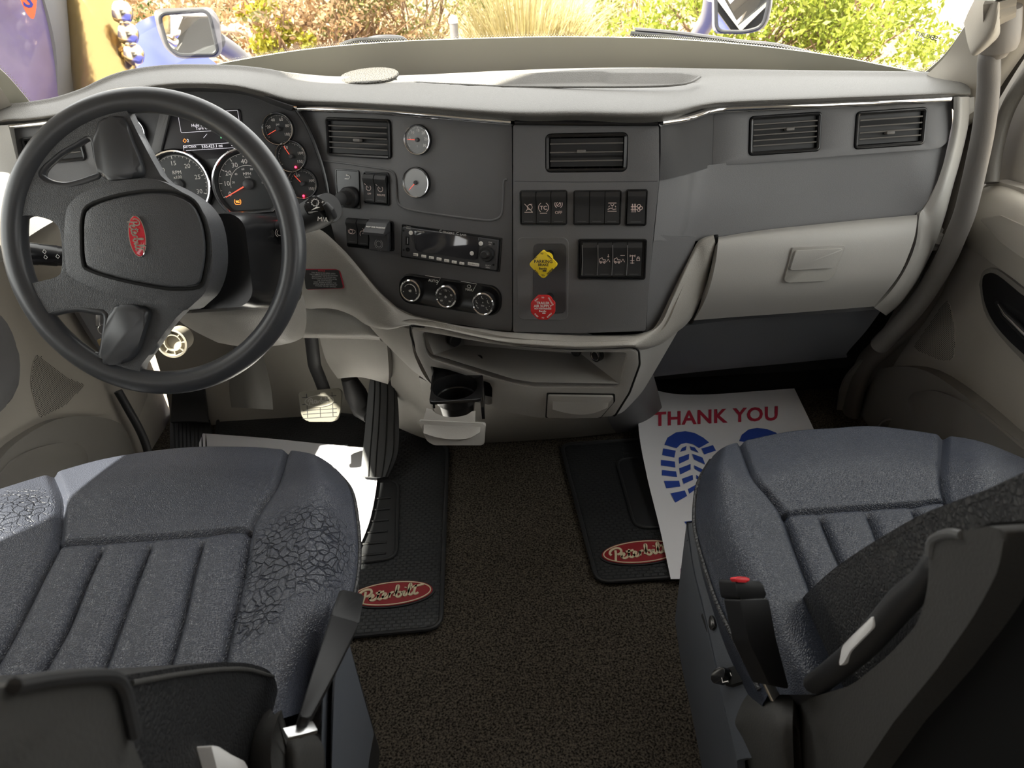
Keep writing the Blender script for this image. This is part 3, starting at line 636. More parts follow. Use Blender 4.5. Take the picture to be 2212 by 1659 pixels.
# swoop sides below: left wing running down to the cup holder, right wing
rows = [[PY(794, 700, 1.365), PY(840, 709, 1.305), PY(886, 702, 1.225)], [PY(818, 727, 1.36), PY(860, 745, 1.29), PY(893, 760, 1.235)], [PY(850, 760, 1.35), PY(885, 790, 1.29), PY(915, 810, 1.25)], [PY(890, 800, 1.34), PY(915, 818, 1.30), PY(938, 836, 1.26)]]
mb = MB(); mb.solid(srows(rows, 5, 5), 0.01); mb.build('swoop_wing', M_litedirt, D, sharp=60)
rows = [[PY(1376, 752, 1.19), PY(1420, 744, 1.225), PY(1464, 716, 1.28)], [PY(1374, 800, 1.20), PY(1395, 795, 1.24), PY(1416, 799, 1.28)], [PY(1352, 855, 1.215), PY(1368, 850, 1.25), PY(1388, 845, 1.28)], [PY(1326, 897, 1.235), PY(1345, 890, 1.26), PY(1366, 870, 1.28)]]
mb = MB(); mb.solid(srows(rows, 5, 5), 0.01); mb.build('swoop_wing', M_lite, D, sharp=60)
# knee panel under the lip
rows = [[PY(655, 655, 1.46), PY(720, 660, 1.46), PY(775, 680, 1.44), PY(820, 715, 1.42)], [PY(655, 700, 1.44), PY(720, 702, 1.44), PY(780, 705, 1.42), PY(826, 728, 1.41)], [PY(655, 725, 1.435), PY(720, 726, 1.435), PY(780, 727, 1.42), PY(832, 732, 1.41)], [PY(655, 730, 1.47), PY(720, 731, 1.47), PY(780, 732, 1.46), PY(832, 736, 1.45)]]
mb = MB(); mb.solid(srows(rows, 5, 5), 0.01); mb.build('knee_panel', M_litedirt, D)
# kick panel and foot-well walls
rows = [[PY(690, 728, 1.55), PY(760, 728, 1.52), PY(835, 732, 1.50)], [PY(705, 780, 1.56), PY(770, 790, 1.53), PY(840, 800, 1.50)], [PY(730, 818, 1.57), PY(780, 815, 1.54), PY(838, 830, 1.52)]]
mb = MB(); mb.solid(srows(rows, 5, 5), 0.02); mb.build('kick_panel', M_litedirt, D)
rows = [[PY(838, 730, 1.52), PY(870, 780, 1.48), PY(925, 820, 1.40)], [PY(842, 810, 1.54), PY(880, 840, 1.50), PY(930, 860, 1.42)], [PY(862, 925, 1.56), PY(905, 943, 1.54), PY(950, 956, 1.50)]]
mb = MB(); mb.solid(srows(rows, 5, 5), 0.02); mb.build('tunnel_side', M_litedirt, D)
rows = [[PY(905, 815, 1.36), PY(1000, 860, 1.34), PY(1120, 885, 1.32), PY(1250, 890, 1.32), PY(1345, 880, 1.33)], [PY(915, 870, 1.44), PY(1010, 905, 1.42), PY(1120, 915, 1.42), PY(1250, 912, 1.42), PY(1350, 900, 1.43)], [PY(925, 950, 1.52), PY(1010, 957, 1.52), PY(1120, 953, 1.52), PY(1250, 944, 1.52), PY(1330, 935, 1.52)]]
mb = MB(); mb.solid(srows(rows, 5, 5), 0.02); mb.build('console_base', M_litedirt, D)
rows = [[PY(1310, 885, 1.33), PY(1350, 870, 1.33), PY(1385, 845, 1.33), PY(1410, 805, 1.34)], [PY(1318, 915, 1.42), PY(1355, 905, 1.43), PY(1395, 880, 1.45), PY(1420, 840, 1.47)], [PY(1332, 936, 1.52), PY(1365, 930, 1.52), PY(1400, 915, 1.54), PY(1430, 880, 1.56)]]
mb = MB(); mb.solid(srows(rows, 5, 5), 0.02); mb.build('console_base', M_dark, D)

# grey insert with open pocket
out = MP.L([(890, 706), (941, 712), (1020, 730), (1108, 748), (1242, 757), (1366, 753), (1377, 761), (1379, 786), (1357, 846), (1324, 896), (1240, 901), (1162, 899), (1100, 888), (1063, 874), (1000, 858), (938, 834), (930, 820), (900, 760)])
pocket = MP.L([(912, 713), (997, 727), (1102, 746), (1207, 757), (1356, 758), (1338, 829), (1328, 835), (1155, 835), (1118, 829), (1076, 818), (929, 774), (919, 759)])
cuph = MP.L([(930, 788), (968, 795), (1058, 824), (1064, 836), (1063, 870), (1050, 872), (1000, 856), (940, 832)])
pocket = rnd(pocket, 0.01, 3); cuph = rnd(cuph, 0.004, 3)
mb = MB(); mb.prism(MP, rnd(out, 0.006, 3), -0.012, 0.004, 0.0015, holes=[pocket, cuph]); INS = mb.build('pocket_insert', M_lite, D)
mb = MB()
bl, br_ = PY(1003, 745, 1.34), PY(1257, 766, 1.31); fl, frr = PY(937, 766, 1.215), PY(1338, 829, 1.19)
k1, k2, k3 = PY(1155, 826, 1.205), PY(1110, 819, 1.205), PY(919, 759, 1.215)
upv = V((0, 0.012, 0.052)); vs = [fl, k2, k1, frr, br_, bl, PY(914, 708, 1.215), bl+upv, br_+upv, PY(1362, 752, 1.20), k3, MP.w(*MP.uv(912, 713), -0.005)]
fs = [(0, 1, 2, 3, 4, 5), (0, 5, 7, 6), (5, 4, 8, 7), (4, 3, 9, 8), (6, 7, 8, 9)]
mb.add(vs, fs)
rim = [MP.w(a, b_, -0.002) for a, b_ in pocket]
mb.build('pocket_liner', M_lite, INS, sharp=20)
mb = MB(); mb.tube([MP.w(a*1.0, b_, 0.001) for a, b_ in pocket], 0.0016, 8, closed=True); mb.build('pocket_rim', M_lite, INS)
f = Fr(PX(1287, 768, 0.185), (-0.75, -0.65, 0.25)); f = Fr(PY(1287, 768, 1.23), (-0.75, -0.65, 0.1))
mb = MB(); mb.lathe(f, [(0.0135, -0.01), (0.0135, 0.002), (0.012, 0.003)], 28, cap1=True); so_ = mb.build('power_socket', M_black, INS)
mb = MB(); mb.lathe(f, [(0.0085, 0.003), (0.0095, 0.004), (0.0105, 0.003)], 28); mb.build('chrome_ring', M_chrome, so_)
for x, y, Y, r in ((984, 735, 1.27, 0.014), (1244, 760, 1.28, 0.011)):
    f = Fr(PY(x, y, Y), (0.5 if x < 1100 else -0.3, -0.8, 0.1)); mb = MB(); mb.lathe(f, [(r, -0.012), (r, 0.0), (r*0.8, 0.003)], 24, cap1=True); mb.build('socket_cap', M_blackm, INS)
# seam round the insert
mb = MB(); mb.tube([MP.w(a, b_, 0.0005) for a, b_ in rnd(MP.L([(886, 702), (941, 709), (1020, 726), (1108, 744), (1242, 753), (1368, 749), (1380, 757), (1382, 787), (1360, 848), (1328, 899)]), 0.006, 2)], 0.0022, 6, closed=False); mb.build('seam', M_gap, D)
mb = MB(); mb.tube(cr_([MP.pt(*p) for p in ((886, 704), (888, 725), (902, 762), (931, 821), (940, 836))], 4), 0.002, 6); mb.build('seam', M_gap, D)
# ash tray
AT = thing('ash_tray', 'closed light grey ash tray drawer with a curved finger grip', 'ash tray', MP.pt(1254, 896, 0.005))
mb = MB(); q = MP.L([(1184, 848), (1324, 850), (1325, 862), (1296, 895), (1181, 895)]); mb.prism(MP, rnd(MP.L([(1181, 845), (1328, 847), (1329, 863), (1298, 899), (1178, 899)]), 0.004), -0.002, 0.0048, 0.0); mb.build('surround', M_gap, AT)
mb = MB(); mb.prism(MP, rnd(q, 0.004), 0.0, 0.010, 0.002); fr_ = mb.build('front', M_lite, AT)
mb = MB(); U_ = cr_(MP.L([(1194, 858), (1230, 859), (1254, 860), (1280, 859), (1314, 862)]), 5); L_ = cr_(MP.L([(1194, 872), (1225, 880), (1254, 883), (1282, 880), (1312, 868)]), 5)
mb.solid([[MP.w(a, b_, 0.0095) for a, b_ in U_], [MP.w(mid(a[0], c[0], .5), mid(a[1], c[1], .5), 0.013) for a, c in zip(U_, L_)], [MP.w(a, b_, 0.0165) for a, b_ in L_], [MP.w(a, b_-0.002, 0.010) for a, b_ in L_]], 0.001); mb.build('finger_grip', M_lite, fr_)

# pulled-out cup holder
CH = thing('cup_holder', 'black pull-out cup holder tray with grey front, slid open', 'cup holder', PY(976, 960, 1.10))
ctr = PY(984, 846, 1.18); fz = Fr((ctr.x, ctr.y, ctr.z+0.012), (0, 0, 1), (0, 1, 0))
mb = MB(); mb.lathe(fz, [(0.0455, 0.0), (0.044, -0.004), (0.042, -0.028), (0.040, -0.030), (0.038, -0.030), (0.034, -0.058), (0.0, -0.058)], 48); cupi = mb.build('cup_well', M_black, CH)
mb = MB(); mb.lathe(fz, [(0.028, -0.054), (0.029, -0.052), (0.030, -0.054)], 48); mb.build('base_ring', M_blackm, cupi)
mb = MB()
hole = [(0.045*math.cos(2*math.pi*i/40), 0.045*math.sin(2*math.pi*i/40)) for i in range(40)]
mb.prism(fz, rnd([(-0.049, -0.049), (0.054, -0.049), (0.055, 0.115), (-0.044, 0.125)], 0.01), -0.006, 0.0005, 0.001, holes=[hole])
mb.box(fz, 0.053, 0.030, 0.006, 0.14, -0.055, 0.0, 0.002); mb.box(fz, -0.047, 0.05, 0.004, 0.10, -0.05, 0.0, 0.001)
mb.build('tray_body', M_black, CH)
TF = Fr(PY(976, 935, 1.095), (0.0, -0.93, 0.37))
mb = MB(); mb.prism(TF, rnd(TF.L([(903, 908), (1050, 915), (1046, 962), (938, 962), (922, 953)]), 0.006), -0.010, 0.0, 0.003); tfr = mb.build('front', M_lite, CH)
mb = MB(); U_ = cr_(TF.L([(915, 917), (950, 919), (978, 921), (1010, 921), (1038, 922)]), 5); L_ = cr_(TF.L([(916, 933), (945, 942), (978, 946), (1012, 944), (1037, 931)]), 5)
mb.solid([[TF.w(a, b_, 0.0005) for a, b_ in U_], [TF.w(mid(a[0], c[0], .5), mid(a[1], c[1], .5), 0.003) for a, c in zip(U_, L_)], [TF.w(a, b_, 0.009) for a, b_ in L_], [TF.w(a, b_-0.003, 0.0005) for a, b_ in L_]], 0.001); mb.build('finger_grip', M_lite, tfr)
TT = Fr(PY(976, 899, 1.115), (0.0, -0.75, 0.66))
arcp = cr_([(932, 884), (948, 896), (976, 901), (1005, 897), (1020, 888)], 4)
mb = MB(); mb.prism(TT, TT.L([(921, 882)]+arcp+[(1027, 887), (1026, 913), (914, 909)]), -0.006, 0.0, 0.0008, nf=None); mb.build('tray_lip', M_lite, tfr)
# ------------------------------------------------------------------ air vents
def vent(name, label, fr, x0, y0, x1, y1, tabx, taby, nsl=5, nv=3, group='air vents in the dashboard', tilt=0.0):
    cu, cv, w_, h_ = boxpx(fr, x0, y0, x1, y1)
    t = thing(name, label, 'air vent', fr.w(cu, cv-h_/2, 0), group)
    mb = MB(); mb.rloft(fr, cu, cv, w_+0.002, h_+0.002, 0.008, [(0, 0.0005), (0.001, 0.004), (0.003, 0.0045), (0.006, 0.003), (0.008, -0.028)], cap1=True); mb.build('housing', M_black, t)
    for i in range(nsl):
        mb = MB(); v = cv-h_/2+0.010+(h_-0.020)*(i+0.5)/nsl
        mb.prism(Fr(fr.w(cu-w_/2+0.007, v, -0.006), fr.u, fr.v), [(-0.0012, -0.009), (0.0012, -0.008), (0.0014, 0.008), (-0.0012, 0.010)], 0, w_-0.014)
        mb.build('slat', M_blackm, t); mb = MB(); mb.tube([fr.w(cu-w_/2+0.007, v+0.001, 0.002), fr.w(cu+w_/2-0.007, v+0.001, 0.002)], 0.0013, 6); mb.build('slat_edge', M_grab, t)
    for i in range(nv):
        mb = MB(); u = cu-w_/2+w_*(i+1)/(nv+1); mb.box(fr, u, cv, 0.0016, h_-0.016, -0.026, -0.006); mb.build('vane', M_blackm, t)
    a, b_ = fr.uv(tabx, taby); mb = MB(); mb.box(fr, a, b_, 0.016, 0.0055, -0.004, 0.006, 0.0012, 0.002); mb.build('tab', M_grab, t)
    return t
vent('air_vent', 'horizontal slatted air vent beside the cluster, above the thumb knob', LP, 706, 257, 844, 340, 773, 303)
vent('air_vent', 'square air vent in the centre stack with closed louvres', CP, 1180, 289, 1354, 370, 1256, 327, nsl=3, nv=5)
vent('air_vent', 'passenger air vent nearer the centre stack, grid louvres with bright tab', RPf, 1619, 248, 1771, 330, 1705, 279, nsl=5, nv=4)
vent('air_vent', 'outermost passenger air vent, next to the grab handle', RPf, 1848, 238, 1997, 316, 1921, 287, nsl=4, nv=3)
# left end panel and its vent
mb = MB(); ve = rectpx(EP, 52, 292, 182, 352, 0.006)
mb.prism(EP, rnd(EP.L([(18, 276), (215, 258), (235, 330), (250, 400), (255, 480), (205, 470), (150, 462), (62, 430), (38, 360)]), 0.006), -0.02, 0.0, 0.002, holes=[ve]); PE = mb.build('door_side_fascia', M_dark, D)
vent('air_vent', 'air vent by the driver door, seen through the steering wheel', EP, 52, 292, 182, 352, 90, 310, nsl=3, nv=5)
rows = [[PY(-90, 300, 1.40), PY(-30, 275, 1.40), PY(18, 270, 1.40)], [PY(-70, 380, 1.37), PY(-20, 350, 1.37), PY(36, 345, 1.38)], [PY(-60, 520, 1.34), PY(0, 450, 1.33), PY(60, 435, 1.34)], [PY(-40, 600, 1.33), PY(50, 520, 1.32), PY(130, 470, 1.33)]]
mb = MB(); mb.solid(srows(rows, 5, 5), 0.015); mb.build('end_frame', M_lite, D)
rows = [[PY(20, 430, 1.34), PY(130, 466, 1.35), PY(260, 476, 1.39), PY(420, 500, 1.42)], [PY(10, 500, 1.34), PY(110, 520, 1.36), PY(250, 540, 1.40), PY(420, 580, 1.43)], [PY(40, 600, 1.40), PY(140, 620, 1.42), PY(260, 650, 1.45), PY(420, 690, 1.46)]]
mb = MB(); mb.solid(srows(rows, 5, 5), 0.015); mb.build('lower_left_panel', M_beige, D)

# ------------------------------------------------------------------ instrument cluster
CL = thing('instrument_cluster', 'instrument cluster of round chrome-ringed gauges and a lit message screen', 'instrument cluster', KP.pt(450, 470))
mb = MB()
o_ = cr_([(225, 250), (250, 222), (300, 204), (360, 194), (420, 190), (502, 192), (552, 202), (592, 218), (632, 232), (662, 270), (683, 320), (699, 370), (709, 420), (712, 470)], 4)
o_ += [(640, 474), (440, 474), (330, 460), (262, 400), (236, 320)]
mb.prism(KP, KP.L(o_), -0.02, 0.0, 0.002); face = mb.build('face_panel', M_dark2, CL)
rows = [[KP.pt(x, y, 0.065 if k < 14 else 0.04) for k, (x, y) in enumerate([(222, 244), (250, 219), (300, 200), (360, 190), (420, 187), (502, 190), (552, 201), (592, 217), (634, 231)])],
        [KP.pt(x, y, 0.0) for x, y in [(232, 252), (258, 228), (304, 212), (360, 202), (420, 198), (500, 201), (548, 210), (586, 225), (628, 240)]]]
mb = MB(); mb.solid([cr_(r, 5) for r in rows], 0.002, (0, 1, 1)); mb.build('hood_lining', M_dark2, CL)
mb = MB(); mb.tube(cr_([KP.pt(*p, 0.004) for p in [(640, 236), (662, 270), (683, 320), (699, 370), (709, 420), (713, 470)]], 5), 0.004, 8); mb.build('edge_trim', M_black, CL)
mb = MB(); mb.prism(KP, rnd(KP.L([(352, 235), (372, 235), (345, 350), (325, 345)]), 0.003), 0, 0.008, 0.002); mb.build('divider', M_dark, CL)
mb = MB(); mb.prism(KP, rnd(KP.L([(376, 236), (520, 236), (528, 330), (500, 340), (440, 344), (360, 330), (350, 326)]), 0.006), 0, 0.002, 0.001)
scr = mb.build('message_screen', mat('screen_black', (0.018, 0.016, 0.020), 0.3), CL)
mb = MB()
def ktext(t, px, py, size, **k):
    a, b_ = KP.uv(px, py, 0.003); mb.text(KP, t, a, b_, size, 0.003, **k)
ktext('Hold BACK Button to', 452, 269, 0.0078); ktext('Turn Off', 438, 277, 0.0078)
ktext('2', 406, 304, 0.008); ktext('Set Clock', 410, 317, 0.0065); ktext('530,423.1 mi', 458, 316, 0.0085, sx=0.95); ktext('89 F', 506, 313, 0.0068, bold=0.0002)
def kbox(x0, y0, x1, y1, r=0.002, wd=0.0006):
    cu, cv, w_, h_ = boxpx(KP, x0, y0, x1, y1, 0.003); mb.stroke(KP, rrect(w_, h_, r, 3, cu, cv), wd, 0.0031, closed=True)
kbox(387, 242, 517, 283); kbox(396, 311, 516, 322, 0.001)
a, b_ = KP.uv(441, 298); mb.stroke(KP, [(a, b_), (a+0.008, b_+0.007)], 0.0006, 0.003)
mb.build('screen_lettering', M_scr, scr, fix=False)
mb = MB(); ktext('N', 480, 295, 0.010, bold=0.0003); mb.build('gear_letter', M_green, scr, fix=False)
mb = MB(); a, b_ = KP.uv(497, 295, 0.003)
gear = []
for i in range(24): r = 0.0085 if i % 2 else 0.007; gear += [(a+r*math.cos(math.radians(i*15-4)), b_+r*math.sin(math.radians(i*15-4))), (a+r*math.cos(math.radians(i*15+4)), b_+r*math.sin(math.radians(i*15+4)))]
mb.stroke(KP, gear, 0.0006, 0.003, closed=True); mb.build('gear_icon', M_scr, scr, fix=False)
mb = MB(); a, b_ = KP.uv(399, 304, 0.003); mb.stroke(KP, [(a-.0035, b_), (a, b_+.0035), (a+.0035, b_), (a, b_-.0035)], 0.0008, 0.003, closed=True); mb.build('warning_diamond', M_amber, scr, fix=False)

def gauge(par, fr, px, py, R, name, ring='round', ticks=None, nums=None, title=None, needle=None, hub=0.006, depth=0.012, dialm=None, lens=None, led=None, ext=None):
    f = fr.at(px, py)
    mb = MB()
    if ring == 'round': loop = [(math.cos(2*math.pi*i/56), math.sin(2*math.pi*i/56)) for i in range(56)]
    else:
        cut = -0.80; loop = []
        for i in range(64):
            a = 2*math.pi*i/64; x, y = math.cos(a), math.sin(a)
            if y < cut: k = (x/abs(math.cos(math.asin(-cut)))) ; y = cut; x = max(-0.6, min(0.6, x))
            loop.append((x, y))
    def ringp(r0, c): return [f.w(x*r0, y*r0, c) for x, y in loop]
    prof = [(R*1.05, 0.0), (R*1.05, depth*0.6), (R*1.0, depth)]
    mb.grid([ringp(r, c)+[ringp(r, c)[0]] for r, c in [(R*1.06, -0.002), (R*1.06, depth*0.7), (R*1.03, depth)]])
    body = mb.build(name, M_black, par)
    mb = MB(); mb.grid([ringp(r, c)+[ringp(r, c)[0]] for r, c in [(R*1.03, depth), (R*1.01, depth+0.0028), (R*0.97, depth+0.0026), (R*0.945, depth)]]); mb.build('chrome_ring', M_chrome, body)
    mb = MB(); mb.grid([ringp(r, c)+[ringp(r, c)[0]] for r, c in [(R*0.945, depth), (R*0.90, 0.002)]]); mb.add(ringp(R*0.91, 0.002), [tuple(range(len(loop)))]); mb.build('dial', dialm or M_dial, body)
    mb = MB(); Rd = R*0.86
    if ticks:
        a0, a1, nmaj, nmin = ticks
        for i in range(nmaj*nmin+1):
            a = math.radians(a0+(a1-a0)*i/(nmaj*nmin)); L_ = 0.11 if i % nmin == 0 else 0.055; w_ = 0.022 if i % nmin == 0 else 0.012
            c, s_ = math.cos(a), math.sin(a); mb.stroke(f, [(c*Rd, s_*Rd), (c*Rd*(1-L_), s_*Rd*(1-L_))], w_*R, 0.0026)
        for k, t in enumerate(nums):
            if t: a = math.radians(a0+(a1-a0)*k/nmaj); mb.text(f, t, math.cos(a)*Rd*0.74, math.sin(a)*Rd*0.74, R*0.19 if R > 0.03 else R*0.26, 0.0026)
        mb.arc(f, 0, 0, Rd, a0, a1, 0.008*R, 0.0026, 40)
    if title:
        for t, x, y, s_ in title: mb.text(f, t, x*R, y*R, s_*R, 0.0026)
    if ext: ext(mb, f, R)
    if mb.v: mb.build('markings', M_white if dialm is None else M_grayp, body, fix=False)
    if needle is not None:
        a = math.radians(needle); c, s_ = math.cos(a), math.sin(a); mb = MB()
        mb.add([f.w(-s_*0.02*R, c*0.02*R, 0.007), f.w(s_*0.02*R, -c*0.02*R, 0.007), f.w(c*R*0.78+s_*0.008*R, s_*R*0.78-c*0.008*R, 0.006), f.w(c*R*0.78-s_*0.008*R, s_*R*0.78+c*0.008*R, 0.006)], [(0, 1, 2, 3)]); mb.build('needle', M_needle, body, fix=False)
    if hub: mb = MB(); mb.lathe(f, [(hub, 0.002), (hub, 0.008), (hub*0.8, 0.0095)], 24, cap1=True); mb.build('hub', M_dark2, body)
    if led:
        g_ = fr.at(*led); mb = MB(); mb.disc(g_, 0, 0, 0.0022, 0.005); mb.build('warning_lamp', M_led, body, fix=False)
    if lens: mb = MB(); mb.add(ringp(R*0.95, depth), [tuple(range(len(loop)))]); mb.build('lens', lens, body)
    return body
kscale = (KP.pt(560, 400)-KP.pt(540, 400)).length/20
def kmh(mb, f, R):
    mb.arc(f, 0, 0, R*0.53, -8, 188, 0.012*R, 0.0026)
    for t, a in (('20', 170), ('40', 137), ('60', 103), ('80', 70), ('100', 34), ('120', 2)):
        a = math.radians(a); mb.text(f, t, math.cos(a)*R*0.44, math.sin(a)*R*0.44, R*0.085, 0.0026)
gauge(CL, KP, 538, 398, 74*kscale, 'speedometer', 'flat', (203, -18, 8, 2), ['0', '10', '20', '30', '40', '50', '60', '70', '80'], [('MPH', 0, 0.29, 0.12), ('km/h', 0, 0.20, 0.08)], 205, 0.0105, ext=kmh)
gauge(CL, KP, 388, 399, 70*kscale, 'tachometer', 'flat', (213, -22, 6, 5), ['0', '5', '10', '15', '20', '25', '30'], [('RPM', 0, 0.36, 0.15), ('x100', 0, 0.22, 0.13)], None, 0.0105)
mb = MB(); f = KP.at(515, 436); mb.text(f, 'TC', 0, 0, 0.0055, 0.004, bold=0.0004)
mb.stroke(f, [(-0.005, 0.005), (-0.0065, 0.002), (-0.0062, -0.002), (-0.0045, -0.005), (0.0045, -0.005), (0.0062, -0.002), (0.0065, 0.002), (0.005, 0.005)], 0.0008, 0.004); mb.build('traction_lamp', M_amber, CL, fix=False)
small = dict(ticks=(215, -35, 5, 4), hub=0.0045, depth=0.008)
gauge(CL, KP, 602, 279, 32*kscale, 'fuel_gauge', nums=['', '20', '40', '60', '80', '100'], needle=205, title=[('psi', 0.0, 0.3, 0.2)], **small)
gauge(CL, KP, 630, 338, 32*kscale, 'air_gauge', nums=['', '', '50', '', '100', '150'], needle=120, led=(640, 361), **small)
gauge(CL, KP, 655, 397, 31*kscale, 'air_gauge', nums=['', '', '50', '', '100', '150'], needle=130, led=(657, 423), **small)
gauge(CL, KP, 284, 288, 32*kscale, 'temperature_gauge', nums=['', '', '150', '', '250', '300'], needle=None, **small)
# two loose gauges in the driver-side fascia
for (x, y, lab, nd, ln) in ((904, 302, 'upper of two round silver-ringed gauges beside the cluster, red needle level', 180, glassm('lens_a', (1, 1, 1), 0.22, 0.4)), (901, 394, 'lower of two round silver-ringed gauges, washed pale by reflected light', 225, glassm('lens_b', (1, 1, 1), 0.5, 0.4))):
    G = thing('round_gauge', lab, 'gauge', LP.pt(x, y+30), 'round gauges on the driver-side fascia')
    R_ = 31*(LP.pt(x, y+20)-LP.pt(x, y-20)).length/40
    bd = gauge(G, LP, x, y, R_*1.02, 'case', 'round', (215, -35, 6, 2), ['', '5', '10', '15', '20', '25', '30'], [('!', -0.05, -0.45, 0.2)], nd, 0.004, depth=0.006, lens=ln)

# ------------------------------------------------------------------ steering column
SWA = 0.43920699; WF = Fr((-0.52797759, 1.03299262, 0.81639336), (0, -math.cos(SWA), math.sin(SWA)))
SC_ = thing('steering_column', 'black steering column shroud with worn grey lower cover', 'steering column', (-0.52, 1.45, 0.5))
f0 = PY(470, 560, 1.25)
rows = []
for k, (w2, h2, d) in enumerate([(0.085, 0.075, -0.07), (0.092, 0.080, -0.10), (0.098, 0.083, -0.17), (0.10, 0.085, -0.30)]):
    c = WF.w(0.0, -0.012, d); rows.append([c+WF.u*a+WF.v*b_ for a, b_ in rrect(2*w2, 2*h2, 0.03, 6, 0.03, -0.015)])
mb = MB(); mb.grid(rows, closed_u=True); mb.f.append(tuple(range(len(rows[0])))); mb.m.append(0); mb.build('upper_shroud', M_black, SC_)
rows = [[PY(395, 672, 1.20), PY(450, 655, 1.19), PY(510, 645, 1.20), PY(570, 620, 1.22), PY(625, 590, 1.28)],
        [PY(385, 690, 1.22), PY(460, 685, 1.20), PY(530, 680, 1.20), PY(600, 665, 1.23), PY(655, 640, 1.30)],
        [PY(420, 715, 1.26), PY(500, 725, 1.25), PY(560, 735, 1.25), PY(620, 728, 1.28), PY(662, 690, 1.33)],
        [PY(470, 740, 1.32), PY(530, 750, 1.33), PY(580, 749, 1.33), PY(630, 740, 1.34), PY(656, 728, 1.36)]]
mb = MB(); mb.solid(srows(rows, 6, 6), 0.02); mb.build('lower_cover', M_litedirt, SC_)
rows = [[PY(455, 600, 1.17), PY(500, 598, 1.165), PY(550, 590, 1.18), PY(590, 560, 1.22)], [PY(430, 640, 1.175), PY(500, 636, 1.17), PY(570, 620, 1.19), PY(628, 590, 1.25)], [PY(400, 672, 1.19), PY(480, 660, 1.185), PY(560, 640, 1.20), PY(640, 610, 1.28)]]
mb = MB(); mb.solid(srows(rows, 5, 5), 0.015); mb.build('shroud_collar', M_dark2, SC_)
# round nozzle under the column, lever and keys
NZ = thing('column_nozzle', 'round ribbed grey plastic nozzle below the steering column', 'duct nozzle', PY(375, 765, 1.32))
f = Fr(PY(371, 742, 1.30), (0.02, -0.9, 0.25)); mb = MB(); mb.lathe(f, [(0.026, -0.05), (0.027, -0.01), (0.031, -0.008), (0.031, 0), (0.027, 0.001), (0.0255, -0.012), (0.018, -0.012), (0.018, -0.004), (0.016, -0.004), (0.0155, -0.014)], 36, cap1=True)
for i in range(8):
    a = i*math.pi/4; mb.box(f.mv(0.0215*math.cos(a), 0.0215*math.sin(a), 0, a), 0, 0, 0.008, 0.0022, -0.012, -0.004)
mb.build('nozzle', mat('nozzle_beige', (0.36, 0.33, 0.27), 0.5), NZ)
KY = thing('ignition_keys', 'small brass and silver keys hanging from the ignition', 'keys', PY(225, 750, 1.38))
f = Fr(PY(212, 690, 1.36), (0.2, -1, 0.2)); mb = MB(); mb.box(f.mv(0, 0, 0, -0.3), 0, 0, 0.008, 0.028, 0, 0.003, 0.0008); mb.build('key', M_satin, KY)
mb = MB(); f = Fr(PY(222, 712, 1.36), (0.5, -1, 0.2)); mb.tube([f.w(0.009*math.cos(i*0.35), 0.011*math.sin(i*0.35), 0) for i in range(18)], 0.0009, 6, closed=True); mb.build('ring', M_satin, KY)
mb = MB(); f = Fr(PY(219, 740, 1.37), (0.2, -1, 0.2)); mb.box(f.mv(0, 0, 0, 0.1), 0, 0, 0.013, 0.018, 0, 0.002, 0.0006, 0.004); mb.build('key', mat('brass', (0.6, 0.5, 0.3), 0.3, 1.0), KY)

# ------------------------------------------------------------------ steering wheel
W_ = thing('steering_wheel', 'black four-spoke steering wheel turned a quarter, red oval badge on its hub', 'steering wheel', WF.w(0, 0, -0.08))
RT = 0.2105; TR = 0.0182
pts = [WF.w(RT*math.cos(2*math.pi*i/120), RT*math.sin(2*math.pi*i/120), 0) for i in range(120)]
mb = MB(); mb.tube(pts, TR, 20, closed=True, upv=tuple(WF.n)); mb.build('rim', M_wheels, W_)
def WL(pts, off=0.0): return WF.L(pts, off)
h1 = WL(cr_([(201, 296), (167, 311), (140, 326), (117, 344), (98, 362), (90, 378), (98, 390), (118, 399), (145, 402), (174, 396), (200, 387), (219, 377), (212, 345)], 3, True))
h2 = WL(cr_([(50, 482), (54, 470), (67, 466), (95, 470), (120, 480), (133, 498), (138, 540), (137, 582), (128, 597), (100, 606), (67, 612), (55, 607), (49, 590), (47, 535)], 3, True))
h3 = WL(cr_([(99, 686), (117, 675), (165, 666), (205, 671), (231, 679), (229, 720), (221, 766), (210, 768), (185, 760), (134, 733), (106, 705)], 3, True))
ang0, ang1 = None, None
def pol(px, py): a, b_ = WF.uv(px, py); return math.atan2(b_, a)
aT = pol(285, 215); aB = pol(303, 820)
arc = []; a = aT; aB2 = aB+2*math.pi if aB < aT else aB
for i in range(50): q = aT+(aB2-aT)*i/49; arc.append((RT*math.cos(q), RT*math.sin(q)))
inner = WL(cr_([(311, 786), (330, 760), (360, 715), (388, 680)], 4)[:-1]+cr_([(420, 650), (446, 600), (455, 560), (456, 500), (440, 450), (412, 425), (375, 402), (350, 380)], 3)+cr_([(325, 335), (300, 285), (280, 240)], 4))
outer = arc+inner
# the plate sinks towards the hub like a dish
def dish(a, b_, c):
    r = math.hypot(a, b_); k = max(0.0, min(1.0, (RT-r)/0.10)); return -0.006*math.sin(k*math.pi/2)
mb = MB(); mb.prism(WF, outer, -0.012, 0.010, 0.007, holes=[h1, h2, h3], seg=3, nf=dish, dens=0.022); mb.build('spoke_plate', M_wheel, W_, sharp=60)
